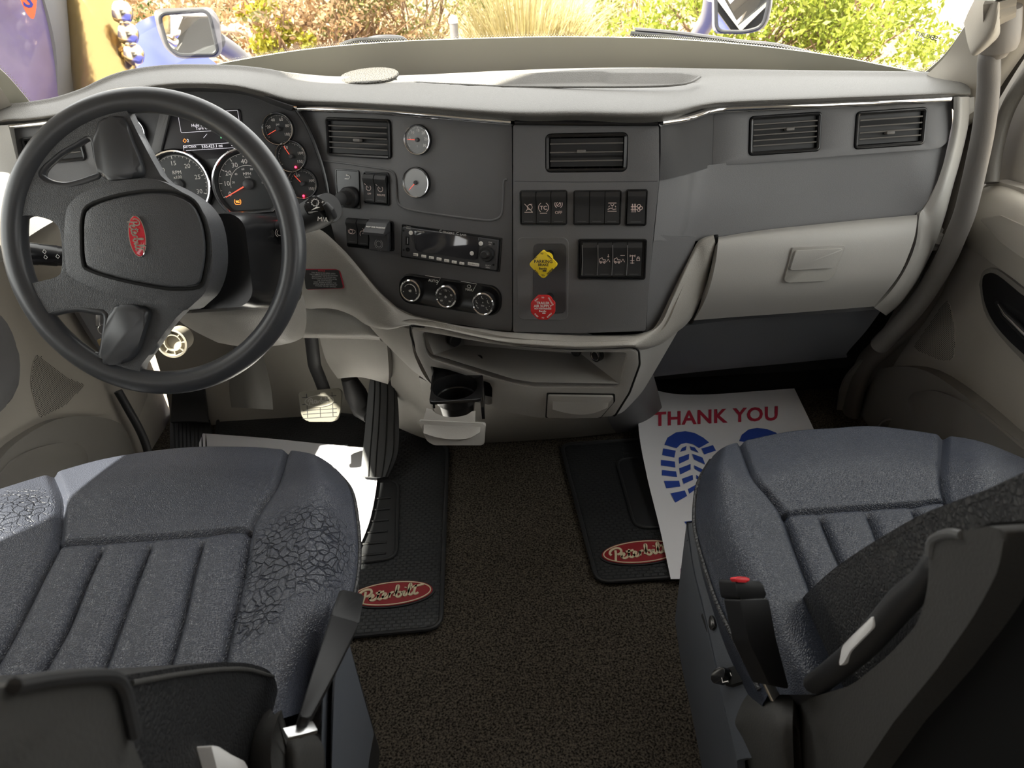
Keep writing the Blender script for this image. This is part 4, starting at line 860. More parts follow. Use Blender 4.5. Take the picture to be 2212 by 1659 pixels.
# smooth thumb inserts lining the openings
for nm, ps, n1 in (('thumb_insert', [(212, 262), (255, 250), (272, 262), (285, 300), (303, 345), (309, 370), (298, 383), (262, 388), (228, 388), (216, 372), (206, 320)], 0.017),
                   ('thumb_insert', [(243, 668), (262, 658), (300, 660), (318, 668), (322, 682), (310, 720), (296, 762), (275, 782), (240, 788), (222, 782), (226, 730)], 0.017)):
    mb = MB(); mb.prism(WF, WL(cr_(ps, 3, True), 0.012), 0.0, n1, 0.008, seg=3); mb.build(nm, M_wheels, W_, sharp=60)
for h_ in (h1, h3):
    mb = MB(); mb.tube([WF.w(a, b_, 0.000) for a, b_ in h_], 0.006, 8, closed=True, upv=tuple(WF.n)); mb.build('opening_trim', M_wheels, W_, sharp=60)
# hub pad
hub = cr_([(142, 465), (150, 441), (177, 418), (215, 402), (251, 393), (290, 387), (330, 387), (361, 396), (411, 426), (438, 455), (452, 485), (460, 530), (459, 584), (443, 631), (420, 655), (398, 671), (368, 664), (330, 656), (284, 647), (207, 624), (165, 605), (147, 592), (142, 577), (139, 520)], 3, True)
def dome(a, b_, c):
    if c < 0.0: return 0
    cx, cy = WF.uv(300, 525, 0.03); r = math.hypot(a-cx, b_-cy); return 0.010*max(0, 1-(r/0.12)**2)
mb = MB(); mb.prism(WF, WL(hub, 0.022), -0.035, 0.022, 0.010, seg=3, nf=dome, dens=0.016); mb.build('hub_cover', M_wheel, W_, sharp=60)
inn = cr_([(190, 470), (203, 450), (250, 433), (301, 424), (345, 421), (378, 424), (413, 440), (430, 466), (440, 500), (444, 545), (436, 595), (425, 614), (385, 617), (351, 614), (268, 597), (205, 578), (191, 563), (189, 515)], 3, True)
def dome2(a, b_, c):
    if c < 0.02: return 0
    cx, cy = WF.uv(310, 525, 0.03); r = math.hypot(a-cx, b_-cy); return 0.013*max(0, 1-(r/0.13)**2)
mb = MB(); mb.prism(WF, WL(cr_([(x, y) for x, y in inn[::3]], 2, True), 0.03), 0.012, 0.030, 0.009, seg=3, nf=dome2, dens=0.014); PADH = mb.build('horn_pad', M_wheel, W_, sharp=60)
mb = MB(); mb.tube([WF.w(*WF.uv(x, y, 0.024), 0.0245+dome(*WF.uv(x, y, 0.024), 0.03)) for x, y in cr_([(182, 474), (194, 446), (245, 427), (301, 416), (345, 413), (384, 416), (420, 434), (438, 464), (449, 500), (452, 545), (444, 597), (431, 620), (385, 624), (350, 621), (264, 604), (198, 584), (184, 568), (181, 515)], 3, True)], 0.0028, 8, closed=True); mb.build('pad_groove', M_gap, PADH)
BF = WF.at(299, 511, 0.042)
SPN = math.radians(-86)
mb = MB(); mb.prism(BF, oval(0.0125, 0.030), -0.010, 0.0035, 0.001); bdg = mb.build('badge', M_chrome, W_)
mb = MB(); mb.prism(BF, oval(0.0112, 0.0287), 0.0, 0.0042, 0.0006); mb.build('badge_enamel', M_red, bdg)
mb = MB(); script(mb, BF, 0, 0, 0.050, 0.34, 0.0052, SPN, h=0.001, vs=1.35); mb.build('badge_script', M_chrome, bdg)
HF = WF.at(217, 517, 0.037); mb = MB(); mb.stroke(HF, [(0.003*math.cos(t), 0.006*math.sin(t)) for t in np.linspace(0, 6, 20)], 0.0006, 0.003)
mb.stroke(HF, [(-0.003, 0.010), (0, 0.006), (0.003, 0.010)], 0.0006, 0.003); mb.stroke(HF, [(0.0, -0.006), (0.002, -0.010)], 0.0006, 0.003); mb.build('horn_symbol', M_ink, PADH, fix=False)

# stalks
ST = thing('gear_stalk', 'black shift stalk with gear symbols on the right of the column', 'stalk', PY(600, 530, 1.30))
p0, p1, p2 = PY(560, 545, 1.27), PY(640, 480, 1.21), PY(712, 448, 1.17)
mb = MB(); mb.tube([p0, mid(p0, p1, .5), p1, mid(p1, p2, .6), p2], [0.017, 0.022, 0.026, 0.030, 0.027], 20, upv=(0, 0, 1), flat=0.9); body = mb.build('stalk_body', M_blackm, ST, sharp=50)
sf = Fr(PY(682, 440, 1.155), (0.05, -0.75, 0.65), spin=0.0)
mb = MB(); mb.prism(sf, rnd(sf.L([(678, 420), (706, 438), (702, 455), (660, 458), (655, 440)]), 0.004), -0.02, 0.0, 0.002); mb.build('thumb_pad', M_black, ST)
mb = MB(); mb.tube([PY(702, 440, 1.15), PY(712, 452, 1.15), PY(717, 466, 1.155), PY(714, 474, 1.16)], [0.005, 0.008, 0.009, 0.005], 12); mb.build('trigger', M_blackm, ST)
mb = MB(); g_ = sf.at(681, 438, 0.001, 0.2)
gear = []
for i in range(20): r = 0.0065 if i % 2 else 0.0052; gear += [(r*math.cos(math.radians(i*18-4)), r*math.sin(math.radians(i*18-4))), (r*math.cos(math.radians(i*18+4)), r*math.sin(math.radians(i*18+4)))]
mb.stroke(g_, gear, 0.0008, 0.001, closed=True); mb.text(g_, '-', -0.011, 0.004, 0.010, 0.001); mb.text(g_, '+', 0.012, -0.003, 0.009, 0.001)
mb.poly(g_, [(-0.010, -0.011), (0.006, -0.010), (0.0, -0.0075)], 0.001)
g2 = Fr(PY(697, 474, 1.135), (0.1, -0.85, 0.5)); g2 = Fr(PY(697, 474, 1.13), (0.1, -0.85, 0.5), spin=-0.2); mb.build('symbols', M_white, body, fix=False); mb = MB(); mb.text(g2, 'M/A', 0, 0, 0.010, 0); mb.build('lettering', M_white, body, fix=False); mb = MB()
g3 = Fr(PY(604, 503, 1.20), (0, -0.9, 0.4)); mb.arc(g3, 0, 0, 0.0045, 0, 360, 0.001, 0); mb.arc(g3, 0, 0, 0.0075, 120, 240, 0.001, 0); mb.arc(g3, 0, 0, 0.0075, -60, 60, 0.001, 0)
mb.build('brake_symbol', M_white, body, fix=False)
ST2 = thing('light_stalk', 'glossy turn signal stalk with wiper symbols left of the hub', 'stalk', PY(90, 560, 1.2))
q0, q1 = PY(165, 556, 1.16), PY(28, 545, 1.12)
mb = MB(); mb.tube([q0, mid(q0, q1, .3), mid(q0, q1, .32), mid(q0, q1, .6), mid(q0, q1, .62), q1], [0.0155, 0.0165, 0.0175, 0.0178, 0.0185, 0.0185], 24); sb = mb.build('stalk_body', M_black, ST2, sharp=50)
g_ = Fr(mid(q0, q1, .45)+V((0, -0.0185, 0.006)), (0, -0.94, 0.33)); mb = MB()
for k in range(7): mb.box(g_, -0.012, -0.009+0.003*k, 0.006, 0.0014, 0, 0.0006)
for a, b_ in ((0.004, 0.007), (0.004, -0.002), (0.024, -0.002)): mb.stroke(g_, [(a, b_), (a+0.003, b_+0.004), (a+0.006, b_), (a+0.003, b_-0.003)], 0.0008, 0.0006, closed=True)
mb.build('symbols', M_white, sb, fix=False)

# ------------------------------------------------------------------ rocker switches
def rocker(fr, x0, y0, x1, y1, label, icon=None, group='rocker switches on the dashboard', n=0.004, hi=False, name='rocker_switch'):
    cu, cv, w_, h_ = boxpx(fr, x0, y0, x1, y1)
    t = thing(name, label, 'switch', fr.w(cu, cv-h_/2, n), group)
    f = Fr(fr.w(cu-w_/2+0.0004, cv, n), fr.u, fr.n)   # u axis -> extrusion along width
    f.u, f.v = fr.v, fr.n; f.n = fr.u
    h2 = h_/2
    pr = [(-h2, 0), (-h2, 0.004), (-h2+0.002, 0.006), (-h2+0.010, 0.0052), (0.0, 0.0042), (h2*0.35, 0.0062), (h2*0.62, 0.0095), (h2*0.72, 0.0098), (h2-0.001, 0.006), (h2, 0.004), (h2, 0)]
    mb = MB(); mb.prism(f, pr, 0, w_-0.0008, 0.0); paddle = mb.build('paddle', M_blackm, t, sharp=25)
    ic = fr.mv(cu, cv, n+0.0058)
    if icon: m2 = MB(); icon(m2, ic, w_); m2.build('icon', M_pink, paddle, fix=False)
    m3 = MB(); m3.box(fr, cu, cv-h2+0.005, w_*0.6, 0.0006, n+0.0055, n+0.0062); m3.build('indicator_line', M_dark, paddle)
    if hi: m3 = MB(); m3.tube([fr.w(cu-w_/2, cv-h2+0.003, n+0.007), fr.w(cu-w_/2+0.001, cv, n+0.0075), fr.w(cu-w_/2, cv+h2-0.004, n+0.011)], 0.0009, 6); m3.build('edge_highlight', M_satin, t)  # silver strip imitates the highlight along the paddle edge
    return t
def bez(fr, x0, y0, x1, y1, n=0.0, name='switch_bezel', par=None, t=0.0035):
    cu, cv, w_, h_ = boxpx(fr, x0, y0, x1, y1); mb = MB(); mb.rloft(fr, cu, cv, w_, h_, 0.005, [(0, n), (0.0006, n+t), (0.0025, n+t), (0.004, n+0.0005)], cap1=True); return mb.build(name, M_black, par or D)
def sym_lines(mb, f, segs, k, wd=0.0011):
    for s_ in segs: mb.stroke(f, [(x*k, y*k) for x, y in s_], wd, 0.0004)
def circ(x, y, r, n=16, a0=0, a1=360): return [(x+r*math.cos(math.radians(a0+(a1-a0)*i/n)), y+r*math.sin(math.radians(a0+(a1-a0)*i/n))) for i in range(n+1)]
def ic_diag(mb, f, w): sym_lines(mb, f, [[(-1, 1), (1, -1)], [(-1, -1), (1, -1)], circ(0.3, 0.2, 0.6, 12), [(-0.6, -0.7), (-0.2, -0.2)], [(0.2, 0.9), (0.9, 0.9)]], w*0.28)
def ic_tc(mb, f, w): mb.text(f, 'TC', 0, 0, w*0.36, 0.0004, bold=0.0002); sym_lines(mb, f, [circ(0, 0.1, 1.0, 10, 120, 235), circ(0, 0.1, 1.0, 10, -55, 60), [(-0.7, -1), (0.7, -1)]], w*0.34)
def ic_off(mb, f, w): mb.text(f, 'OFF', 0, -w*0.30, w*0.28, 0.0004); sym_lines(mb, f, [circ(0, 0.9, 0.5), circ(0, 0.9, 0.9, 10, 120, 240), circ(0, 0.9, 0.9, 10, -60, 60), [(-0.3, 0.6), (0.3, 1.2)]], w*0.28)
def ic_bed(mb, f, w): sym_lines(mb, f, [circ(0, 0.9, 0.35, 8, 180, 360), [(-0.9, 1.1), (0.9, 1.1)], [(-0.6, 0.5), (-0.8, 0.2)], [(0, 0.35), (0, 0.1)], [(0.6, 0.5), (0.8, 0.2)], [(-1, -0.7), (1, -0.7)], [(-1, -0.3), (-0.3, 0), (0.3, -0.3), (0.9, -0.2)]], w*0.3)
def ic_dpf(mb, f, w): sym_lines(mb, f, [[(-0.9, 0.9), (-0.9, -0.9)], [(-0.5, 0.9), (-0.5, -0.9)], [(-0.2, 0.9), (-0.2, -0.9)], [(-1.2, 0.3), (0.1, 0.3)], [(-1.2, -0.3), (0.1, -0.3)], circ(0.5, 0.4, 0.35), circ(0.9, 0.0, 0.35), circ(0.5, -0.4, 0.3)], w*0.26)
def ic_truck(k):
    def g(mb, f, w):
        sym_lines(mb, f, [[(-1.2, -0.5), (-1.2, 0.2), (-0.6, 0.5), (-0.4, 0), (0.2, 0), (0.2, -0.5), (-1.2, -0.5)], circ(-0.9, -0.6, 0.2, 8), circ(-0.1, -0.6, 0.2, 8), [(0.4, -0.5), (0.8, 0.2), (1.2, -0.5)]]+([[(0.8, 1.3), (0.8, 0.6)], [(0.6, 0.8), (0.8, 0.6), (1.0, 0.8)]] if k == 0 else [[(0.2, 1.0), (1.2, 1.0)]]), w*0.3)
    return g
def ic_axle(mb, f, w): sym_lines(mb, f, [[(-1.2, 1), (0.2, 1)], [(-0.5, 1.2), (-0.5, -1)], [(-1, -0.2), (0, -0.2)], [(-1, -0.8), (0, -0.8)], [(-1.1, 0.7), (-1.1, 1.3)], [(0.1, 0.7), (0.1, 1.3)], [(0.6, -0.2), (1.3, -0.2), (1.3, 0.4), (0.6, 0.4), (0.6, -0.2)], circ(0.95, 0.5, 0.25, 8, 0, 180)], w*0.27)
def ic_cruise(t1, t2):
    def g(mb, f, w): mb.text(f, t1, w*0.05, w*0.55, w*0.20, 0.0004); mb.text(f, t2, w*0.05, -w*0.42, w*0.20, 0.0004); sym_lines(mb, f, [circ(0, 0.1, 0.65, 14, -230, 50), [(0, 0.1), (-0.3, 0.4)], [(-1.2, 1.1), (-0.8, 0.8)]], w*0.32, 0.0009)
    return g
def ic_engine(mb, f, w): sym_lines(mb, f, [circ(-0.2, 0, 0.5), [(-1, 0.4), (-1, -0.3), (-0.5, -0.6), (0.5, -0.6), (1.1, -0.2), (1.1, 0.3), (0.5, 0.5), (-0.6, 0.6)]], w*0.3)
def ic_dim(mb, f, w): sym_lines(mb, f, [circ(0, -0.3, 0.9, 12, 40, 220), [(0, -0.3), (0.4, 0.2)], circ(0.7, 0.9, 0.3), [(0.7, 1.4), (0.7, 1.7)], [(1.2, 1.2), (1.4, 1.5)], [(0.2, 1.2), (0.0, 1.5)]], w*0.28)
bez(CP, 1123, 410, 1226, 486, 0.0042); bez(CP, 1238, 410, 1342, 486, 0.0042); bez(CP, 1350, 408, 1398, 488, 0.0042)
G1 = 'rocker switches in the upper row of the centre stack'
rocker(CP, 1127.5, 413, 1159, 483, 'rocker switch with a crossed-out symbol, first in the centre stack row', ic_diag, G1, 0.005)
rocker(CP, 1159.5, 413, 1191, 483, 'rocker switch marked TC in brackets on the centre stack', ic_tc, G1, 0.005)
rocker(CP, 1191.5, 413, 1223.5, 483, 'rocker switch marked OFF under a brake circle, beside the TC switch', ic_off, G1, 0.005)
rocker(CP, 1241.5, 413, 1273.5, 483, 'blank black switch cover nearest the switch marked OFF', None, G1, 0.005, name='blank_switch')
rocker(CP, 1274, 413, 1306, 483, 'blank black switch cover touching the bunk lamp switch', None, G1, 0.005, name='blank_switch')
rocker(CP, 1306.5, 413, 1338.5, 483, 'rocker switch with a lamp over a lying figure', ic_bed, G1, 0.005)
rocker(CP, 1355, 412, 1394, 484, 'single rocker switch with exhaust filter and cloud symbol', ic_dpf, G1, 0.005)
bez(CP, 1248, 515, 1396, 603, 0.0042)
G2 = 'rocker switches in the lower row of the centre stack'
rocker(CP, 1258, 522, 1290.5, 596, 'blank black switch cover in the lower row, left of the truck symbols', None, G2, 0.005, True, 'blank_switch')
rocker(CP, 1291, 522, 1322, 596, 'rocker switch with truck and downward arrow symbol', ic_truck(0), G2, 0.005, True)
rocker(CP, 1322.5, 522, 1353.5, 596, 'rocker switch with truck and flat bar symbol', ic_truck(1), G2, 0.005, True)
rocker(CP, 1354, 522, 1386, 596, 'rocker switch with axle and padlock symbol', ic_axle, G2, 0.005, True)
bez(LP, 786, 371, 842, 443, 0.0); 
G3 = 'rocker switches on the driver-side fascia'
rocker(LP, 788, 376, 812, 436, 'cruise rocker switch marked ON and OFF, next to the thumb knob', ic_cruise('ON', 'OFF'), G3, 0.001)
rocker(LP, 813, 378, 838, 439, 'cruise rocker switch marked SET and RESUME', ic_cruise('SET', 'RESUME'), G3, 0.001)
bez(LP, 750, 474, 852, 538, 0.0)
rocker(LP, 752, 472, 775, 526, 'rocker switch with engine symbol below the round thumb knob', ic_engine, G3, 0.001)
rocker(LP, 776, 474, 798, 530, 'rocker switch with dimmer symbol, half covered by the brake lever', ic_dim, G3, 0.001)
# trailer hand brake paddle
HB = thing('trailer_brake_lever', 'black paddle lever marked NOT FOR PARKING with a brake symbol', 'lever', LP.pt(823, 545))
c_ = LP.uv(823, 505); f = Fr(LP.w(c_[0]-0.021, c_[1], 0), LP.u, LP.n); f.u, f.v, f.n = LP.v, LP.n, LP.u
mb = MB(); mb.prism(f, [(0.030, 0.004), (0.024, 0.018), (0.006, 0.034), (0.001, 0.033), (0.004, 0.022), (0.006, 0.004)], 0, 0.046, 0.002); up_ = mb.build('upper_paddle', M_dark2, HB, sharp=25)
mb = MB(); mb.prism(f, [(0.006, 0.0), (0.004, 0.018), (-0.010, 0.015), (-0.030, 0.018), (-0.033, 0.012), (-0.030, 0.0)], 0.003, 0.044, 0.001); lo_ = mb.build('lower_paddle', M_dark2, HB, sharp=25)
vv = (LP.n*0.016+LP.v*-0.018).normalized(); nn = V(LP.u).cross(vv); nn = nn if nn.dot(LP.n) > 0 else -nn
g_ = Fr(LP.w(c_[0]+0.003, c_[1]+0.0155, 0.0262), nn); g_.u = LP.u; g_.v = nn.cross(LP.u)
mb = MB(); mb.text(g_, 'NOT FOR PARKING', 0, 0.0, 0.0048, 0.0008, bold=0.0001); mb.build('lettering', M_white, up_, fix=False)
mb = MB(); g_ = LP.mv(c_[0]+0.004, c_[1]-0.018, 0.0175); mb.arc(g_, 0, 0, 0.006, 0, 360, 0.001, 0); mb.arc(g_, 0, 0, 0.009, 120, 240, 0.0009, 0); mb.arc(g_, 0, 0, 0.009, -60, 60, 0.0009, 0); mb.stroke(g_, [(-0.012, -0.009), (0.004, -0.009)], 0.001, 0); mb.arc(g_, -0.001, -0.011, 0.002, 0, 360, 0.0006, 0); mb.arc(g_, 0.004, -0.011, 0.002, 0, 360, 0.0006, 0); mb.build('brake_symbol', M_grayp, lo_, fix=False)
# thumb knob
TK = thing('thumb_knob', 'round black menu knob under a bent arrow on a square plate', 'knob', LP.pt(755, 450))
mb = MB(); cu, cv, w_, h_ = boxpx(LP, 727, 366, 778, 450); mb.rloft(LP, cu, cv, w_, h_, 0.004, [(0, 0.0), (0.0006, 0.003), (0.002, 0.003), (0.003, 0.0015)]); pl_ = mb.build('plate', M_black, TK)
f = LP.at(757, 426, 0.0); mb = MB(); mb.lathe(f, [(0.021, 0.001), (0.021, 0.010), (0.0195, 0.013), (0.014, 0.015), (0.0125, 0.027), (0.0135, 0.030), (0.0135, 0.036), (0.011, 0.037), (0.0, 0.0365)], 36); mb.build('knob', M_blackm, TK)
f = LP.at(750, 383, 0.003); mb = MB(); mb.stroke(f, [(-0.006, -0.003), (0.003, -0.003), (0.0055, -0.001), (0.0055, 0.002), (0.003, 0.004), (0.0, 0.004)], 0.0012, 0); mb.poly(f, [(0.0, 0.006), (0, 0.002), (-0.003, 0.004)], 0); mb.build('arrow_symbol', M_white, pl_, fix=False)

# ------------------------------------------------------------------ radio
RD = thing('radio', 'black car radio with a wide reflecting screen and a row of white buttons', 'radio', LP.pt(976, 560))
cr0 = LP.pt(975, 535); cu, cv = LP.uv(975, 535)
qa = LP.uv(869, 520); qb = LP.uv(1082, 551); tilt = math.atan2(qb[1]-qa[1], qb[0]-qa[0])
RF = LP.mv((qa[0]+qb[0])/2, (qa[1]+qb[1])/2, 0, tilt); RW = math.hypot(qb[0]-qa[0], qb[1]-qa[1]); RH = boxpx(LP, 960, 499, 990, 569)[3]
mb = MB(); mb.rloft(RF, 0, 0, RW+0.002, RH+0.003, 0.002, [(0, -0.001), (0.0006, 0.003), (0.003, 0.003), (0.0035, 0.001)]); mb.build('mounting_frame', M_black, RD)
mb = MB(); mb.rloft(RF, 0, 0, RW-0.008, RH-0.005, 0.002, [(0, 0.0), (0.0, 0.008), (0.001, 0.009)]); rb = mb.build('face', M_dark2, RD)
def RL(px, py): p = RF.uv(px, py, 0.009); return p
sc_ = [RL(895, 498), RL(1035, 512), RL(1032, 559), RL(1026, 562), RL(903, 543), RL(897, 537)]
mb = MB(); mb.prism(RF, rnd(sc_, 0.003), 0.008, 0.0105, 0.0006); scn = mb.build('screen', mat('radio_screen', (0.03, 0.03, 0.034), 0.07, spec=0.8), RD)
mb = MB(); a, b_ = RL(985, 505); 
mb.text(RF, 'C', a-0.032, b_+0.001, 0.0075, 0.0108); mb.text(RF, 'ONCERT', a-0.015, b_, 0.0055, 0.0108, sx=1.15); mb.text(RF, 'C', a+0.004, b_+0.001, 0.0075, 0.0108); mb.text(RF, 'LASS', a+0.016, b_, 0.0055, 0.0108, sx=1.15)
mb.build('lettering', M_white, scn, fix=False); mb = MB(); a, b_ = RL(908, 500); mb.text(RF, 'Bluetooth', a+0.002, b_, 0.0038, 0.0108); mb.build('lettering', M_white, scn, fix=False)
for i, (x, y) in enumerate([(898, 550), (915.5, 553.5), (932, 556.5), (948.5, 559.5), (965, 563), (981.5, 566), (998, 569)]):
    a, b_ = RL(x, y); mb = MB(); mb.box(RF, a, b_, 0.0105, 0.0055, 0.008, 0.0105, 0.0008, 0.001); bt_ = mb.build('preset_button', M_white, RD)
    mb = MB(); mb.text(RF, ('MENU', '1', '2', '3', '4', '5', '6')[i], a-0.001, b_, 0.0034, 0.0109); mb.build('number', M_ink, bt_, fix=False)
a, b_ = RL(1024, 571); mb = MB(); mb.box(RF, a-0.001, b_, 0.024, 0.0062, 0.008, 0.0105, 0.0008, 0.001); bt_ = mb.build('seek_button', M_white, RD)
mb = MB(); mb.text(RF, '|<< SEEK >>|', a-0.001, b_, 0.0034, 0.0109); mb.build('lettering', M_ink, bt_, fix=False)
for x, y in ((888, 503), (1039, 526), (1020, 547)):
    a, b_ = RL(x, y); mb = MB(); mb.lathe(RF, [(0.0042, 0.008), (0.0042, 0.011), (0.0034, 0.0118)], 20, a, b_, cap1=True); mb.build('round_button', M_white, RD)
a, b_ = RL(880, 520); mb = MB(); mb.box(RF, a, b_, 0.008, 0.017, 0.0085, 0.0098, 0.0004, 0.001); us = mb.build('usb_socket', M_gap, RD)
mb = MB(); mb.box(RF, a+0.0008, b_, 0.002, 0.012, 0.0098, 0.0102); mb.build('contact_strip', M_satin, us)
a, b_ = RL(881, 539); mb = MB(); mb.lathe(RF, [(0.0042, 0.009), (0.004, 0.0105), (0.0022, 0.0105), (0.002, 0.007)], 20, a, b_, cap1=True); mb.build('aux_socket', M_black, RD)
for x, y in ((872, 498), (872, 540), (1067, 527), (1066, 572)): a, b_ = RL(x, y); mb = MB(); mb.disc(RF, a, b_, 0.0022, 0.0093); mb.build('mounting_hole', M_gap, RD, fix=False)
a, b_ = RL(1053, 548)
mb = MB(); mb.lathe(RF, [(0.0145, 0.008), (0.0145, 0.016), (0.0135, 0.0185), (0.009, 0.0185), (0.008, 0.026), (0.006, 0.028), (0, 0.028)], 36, a, b_, fn=lambda an, r, c: 1+0.03*math.cos(an*12) if r > 0.013 else 1); mb.build('volume_knob', M_blackm, RD)
mb = MB(); a, b_ = RL(1054, 523); mb.text(RF, 'PWR', a+0.005, b_, 0.0035, 0.0095); mb.text(RF, 'ESC', a+0.005, b_-0.004, 0.0035, 0.0095); mb.build('small_print', M_white, rb, fix=False); mb = MB(); a, b_ = RL(1054, 577); mb.text(RF, 'SELECT', a, b_+0.003, 0.0034, 0.0095); mb.text(RF, 'MENU', a, b_-0.001, 0.0034, 0.0095)
mb.build('small_print', M_white, rb, fix=False); mb = MB(); a, b_ = RL(880, 489); mb.text(RF, 'Source', a+0.003, b_, 0.0032, 0.0095); mb.text(RF, 'Answer', a+0.003, b_-0.004, 0.0032, 0.0095); mb.build('small_print', M_white, rb, fix=False)

# ------------------------------------------------------------------ climate panel
CC = thing('climate_panel', 'glossy black climate panel with three chrome-ringed dials', 'climate control', LP.pt(975, 670))
qa = LP.uv(866, 620); qb = LP.uv(1082, 652); tilt = math.atan2(qb[1]-qa[1], qb[0]-qa[0]); CF = LP.mv((qa[0]+qb[0])/2, (qa[1]+qb[1])/2, 0, tilt); CW = math.hypot(qb[0]-qa[0], qb[1]-qa[1]); CHh = boxpx(LP, 960, 603, 990, 668)[3]
mb = MB(); mb.rloft(CF, 0, 0, CW+0.004, CHh, CHh*0.42, [(0, 0), (0.001, 0.006), (0.003, 0.007), (0.005, 0.0055)], n=8); cb = mb.build('panel', M_black, CC)
def cdial(px, py, nm, fn):
    f = LP.at(px, py, 0.02); a, b_ = CF.uv(px, py, 0.022); f = CF.mv(a, b_, 0.0)
    mb = MB(); mb.lathe(f, [(0.0225, 0.004), (0.0225, 0.020), (0.0215, 0.022)], 40); k_ = mb.build(nm, M_black, CC)
    mb = MB(); mb.lathe(f, [(0.0228, 0.019), (0.0226, 0.022), (0.0205, 0.0235), (0.0192, 0.0225)], 48); mb.build('chrome_ring', M_chrome, k_)
    mb = MB(); mb.lathe(f, [(0.0195, 0.0226), (0.006, 0.0228), (0.005, 0.0222), (0.0, 0.0222)], 40); mb.build('dial_face', M_blackm, k_)
    mb = MB(); fn(mb, f.mv(0, 0, 0.023)); mb.build('markings', M_white, k_, fix=False)
def d1(mb, f):
    mb.arc(f, 0, 0, 0.0135, 150, 90, 0.0008, 0); mb.arc(f, 0, 0, 0.0135, 90, 0, 0.0018, 0); mb.disc(f, -0.0145, -0.0035, 0.0010, 0, 10)
    sym_lines(mb, f, [circ(-0.3, 0, 0.5, 8), circ(0.4, 0.3, 0.4, 8), [(0, -0.6), (0.9, -0.6), (0.9, 0.8)]], 0.003, 0.0009); mb.text(f, '*', 0.014, -0.0045, 0.007, 0)
def d2(mb, f):
    for t, a in (('60', 225), ('66', 160), ('72', 92), ('78', 22), ('84', 318)): a = math.radians(a); mb.text(f, t, 0.0125*math.cos(a), 0.0125*math.sin(a), 0.0052, 0)
    for a in (192, 126, 110, 70, 55, -8, -20, 250, 290): a = math.radians(a); mb.disc(f, 0.0145*math.cos(a), 0.0145*math.sin(a), 0.0004, 0, 8)
    for k in range(3): a = math.radians(60*k+30); mb.stroke(f, [(-0.003*math.cos(a), -0.003*math.sin(a)), (0.003*math.cos(a), 0.003*math.sin(a))], 0.0007, 0)
def d3(mb, f):
    for a in (170, 95, 25, -40, 215): a = math.radians(a); x, y = 0.0125*math.cos(a), 0.0125*math.sin(a); mb.stroke(f, [(x-.002, y+.002), (x-.001, y-.001), (x+.0015, y-.001), (x+.0015, y-.0025)], 0.0007, 0); mb.disc(f, x-.002, y+.003, 0.0007, 0, 8)
    for a in (60, 130, -10, 195): a = math.radians(a); mb.disc(f, 0.0145*math.cos(a), 0.0145*math.sin(a), 0.0005, 0, 8)
    mb.stroke(f, [(-0.003, -0.002), (0.003, -0.002), (0.003, -0.004), (-0.003, -0.004)], 0.0005, 0, True); mb.text(f, '*', 0, 0.002, 0.007, 0)
cdial(886, 628, 'fan_dial', d1); cdial(963, 641, 'temperature_dial', d2); cdial(1043, 657, 'airflow_dial', d3)
mb = MB()
a, b_ = CF.uv(936, 607, 0.007); mb.text(CF, 'AUTO', a, b_, 0.0078, 0.0075); mb.stroke(CF, [(a-0.018, b_+0.009), (a+0.016, b_+0.008), (a+0.008, b_-0.006)], 0.0009, 0.0075)
a, b_ = CF.uv(1013, 626, 0.007); mb.text(CF, 'MAX', a, b_, 0.0068, 0.0075); mb.stroke(CF, [(a-0.018, b_+0.015), (a+0.016, b_+0.014), (a+0.008, b_-0.002)], 0.0009, 0.0075); mb.arc(CF, a, b_+0.006, 0.004, 20, 160, 0.0008, 0.0075); mb.stroke(CF, [(a-.004, b_+.007), (a-.002, b_+.004), (a+.002, b_+.004), (a+.004, b_+.007)], 0.0007, 0.0075)
mb.build('lettering', M_white, cb, fix=False)

# ------------------------------------------------------------------ brake knobs
def airknob(name, label, px, py, n, R, m, txt, ink, rot, hx, hy):
    h = CP.at(hx, hy, 0.006); t = thing(name, label, 'brake knob', CP.pt(px, py+30, 0.03)); f = CP.at(px, py, 0.062)
    ax = f.o-h.o; mb = MB(); mb.tube([h.o, h.o+ax*0.55], 0.0075, 16); mb.build('stem', M_black, t)
    mb = MB(); mb.tube([h.o+ax*0.35, h.o+ax*0.6, f.o-CP.n*0.004], [0.0105, 0.0115, 0.0105], 20); mb.build('collar', m, t)
    pts = [(R*math.cos(rot+2*math.pi*i/n), R*math.sin(rot+2*math.pi*i/n)) for i in range(n)]
    mb = MB(); mb.prism(f, rnd(pts, R*0.17 if n == 4 else R*0.07, 4), -0.006, 0.003, 0.0022, seg=3); face = mb.build('face', m, t)
    mb = MB(); f2 = f.mv(0, 0, 0.0034)
    for s_, x, y, z, sp_ in txt: mb.text(f2, s_, x*R, y*R, z*R, 0, sp_, bold=0.00015)
    mb.box(f2, 0.08*R, -0.42*R, 0.26*R, 0.09*R, 0, 0.0002, 0, 0.04*R)
    mb.build('lettering', ink, face, fix=False)
d45 = math.radians(45)
sY = (CP.pt(1204, 571, 0.06)-CP.pt(1144, 571, 0.06)).length/2
airknob('parking_brake_knob', 'yellow diamond knob lettered PARKING BRAKE', 1174, 571, 4, sY*1.06, M_yel, [('PARKING', 0, 0.20, 0.30, 0), ('BRAKE', 0, -0.02, 0.24, 0), ('Bendix', -0.02, -0.27, 0.20, 0), ('PULL', -0.55, 0.45, 0.15, d45), ('TO', -0.10, 0.74, 0.15, 0), ('APPLY', 0.42, 0.50, 0.15, -d45), ('PUSH', -0.48, -0.50, 0.15, -d45), ('TO', -0.02, -0.74, 0.15, 0), ('RELEASE', 0.46, -0.46, 0.15, d45)], M_ink, 0, 1188, 548)
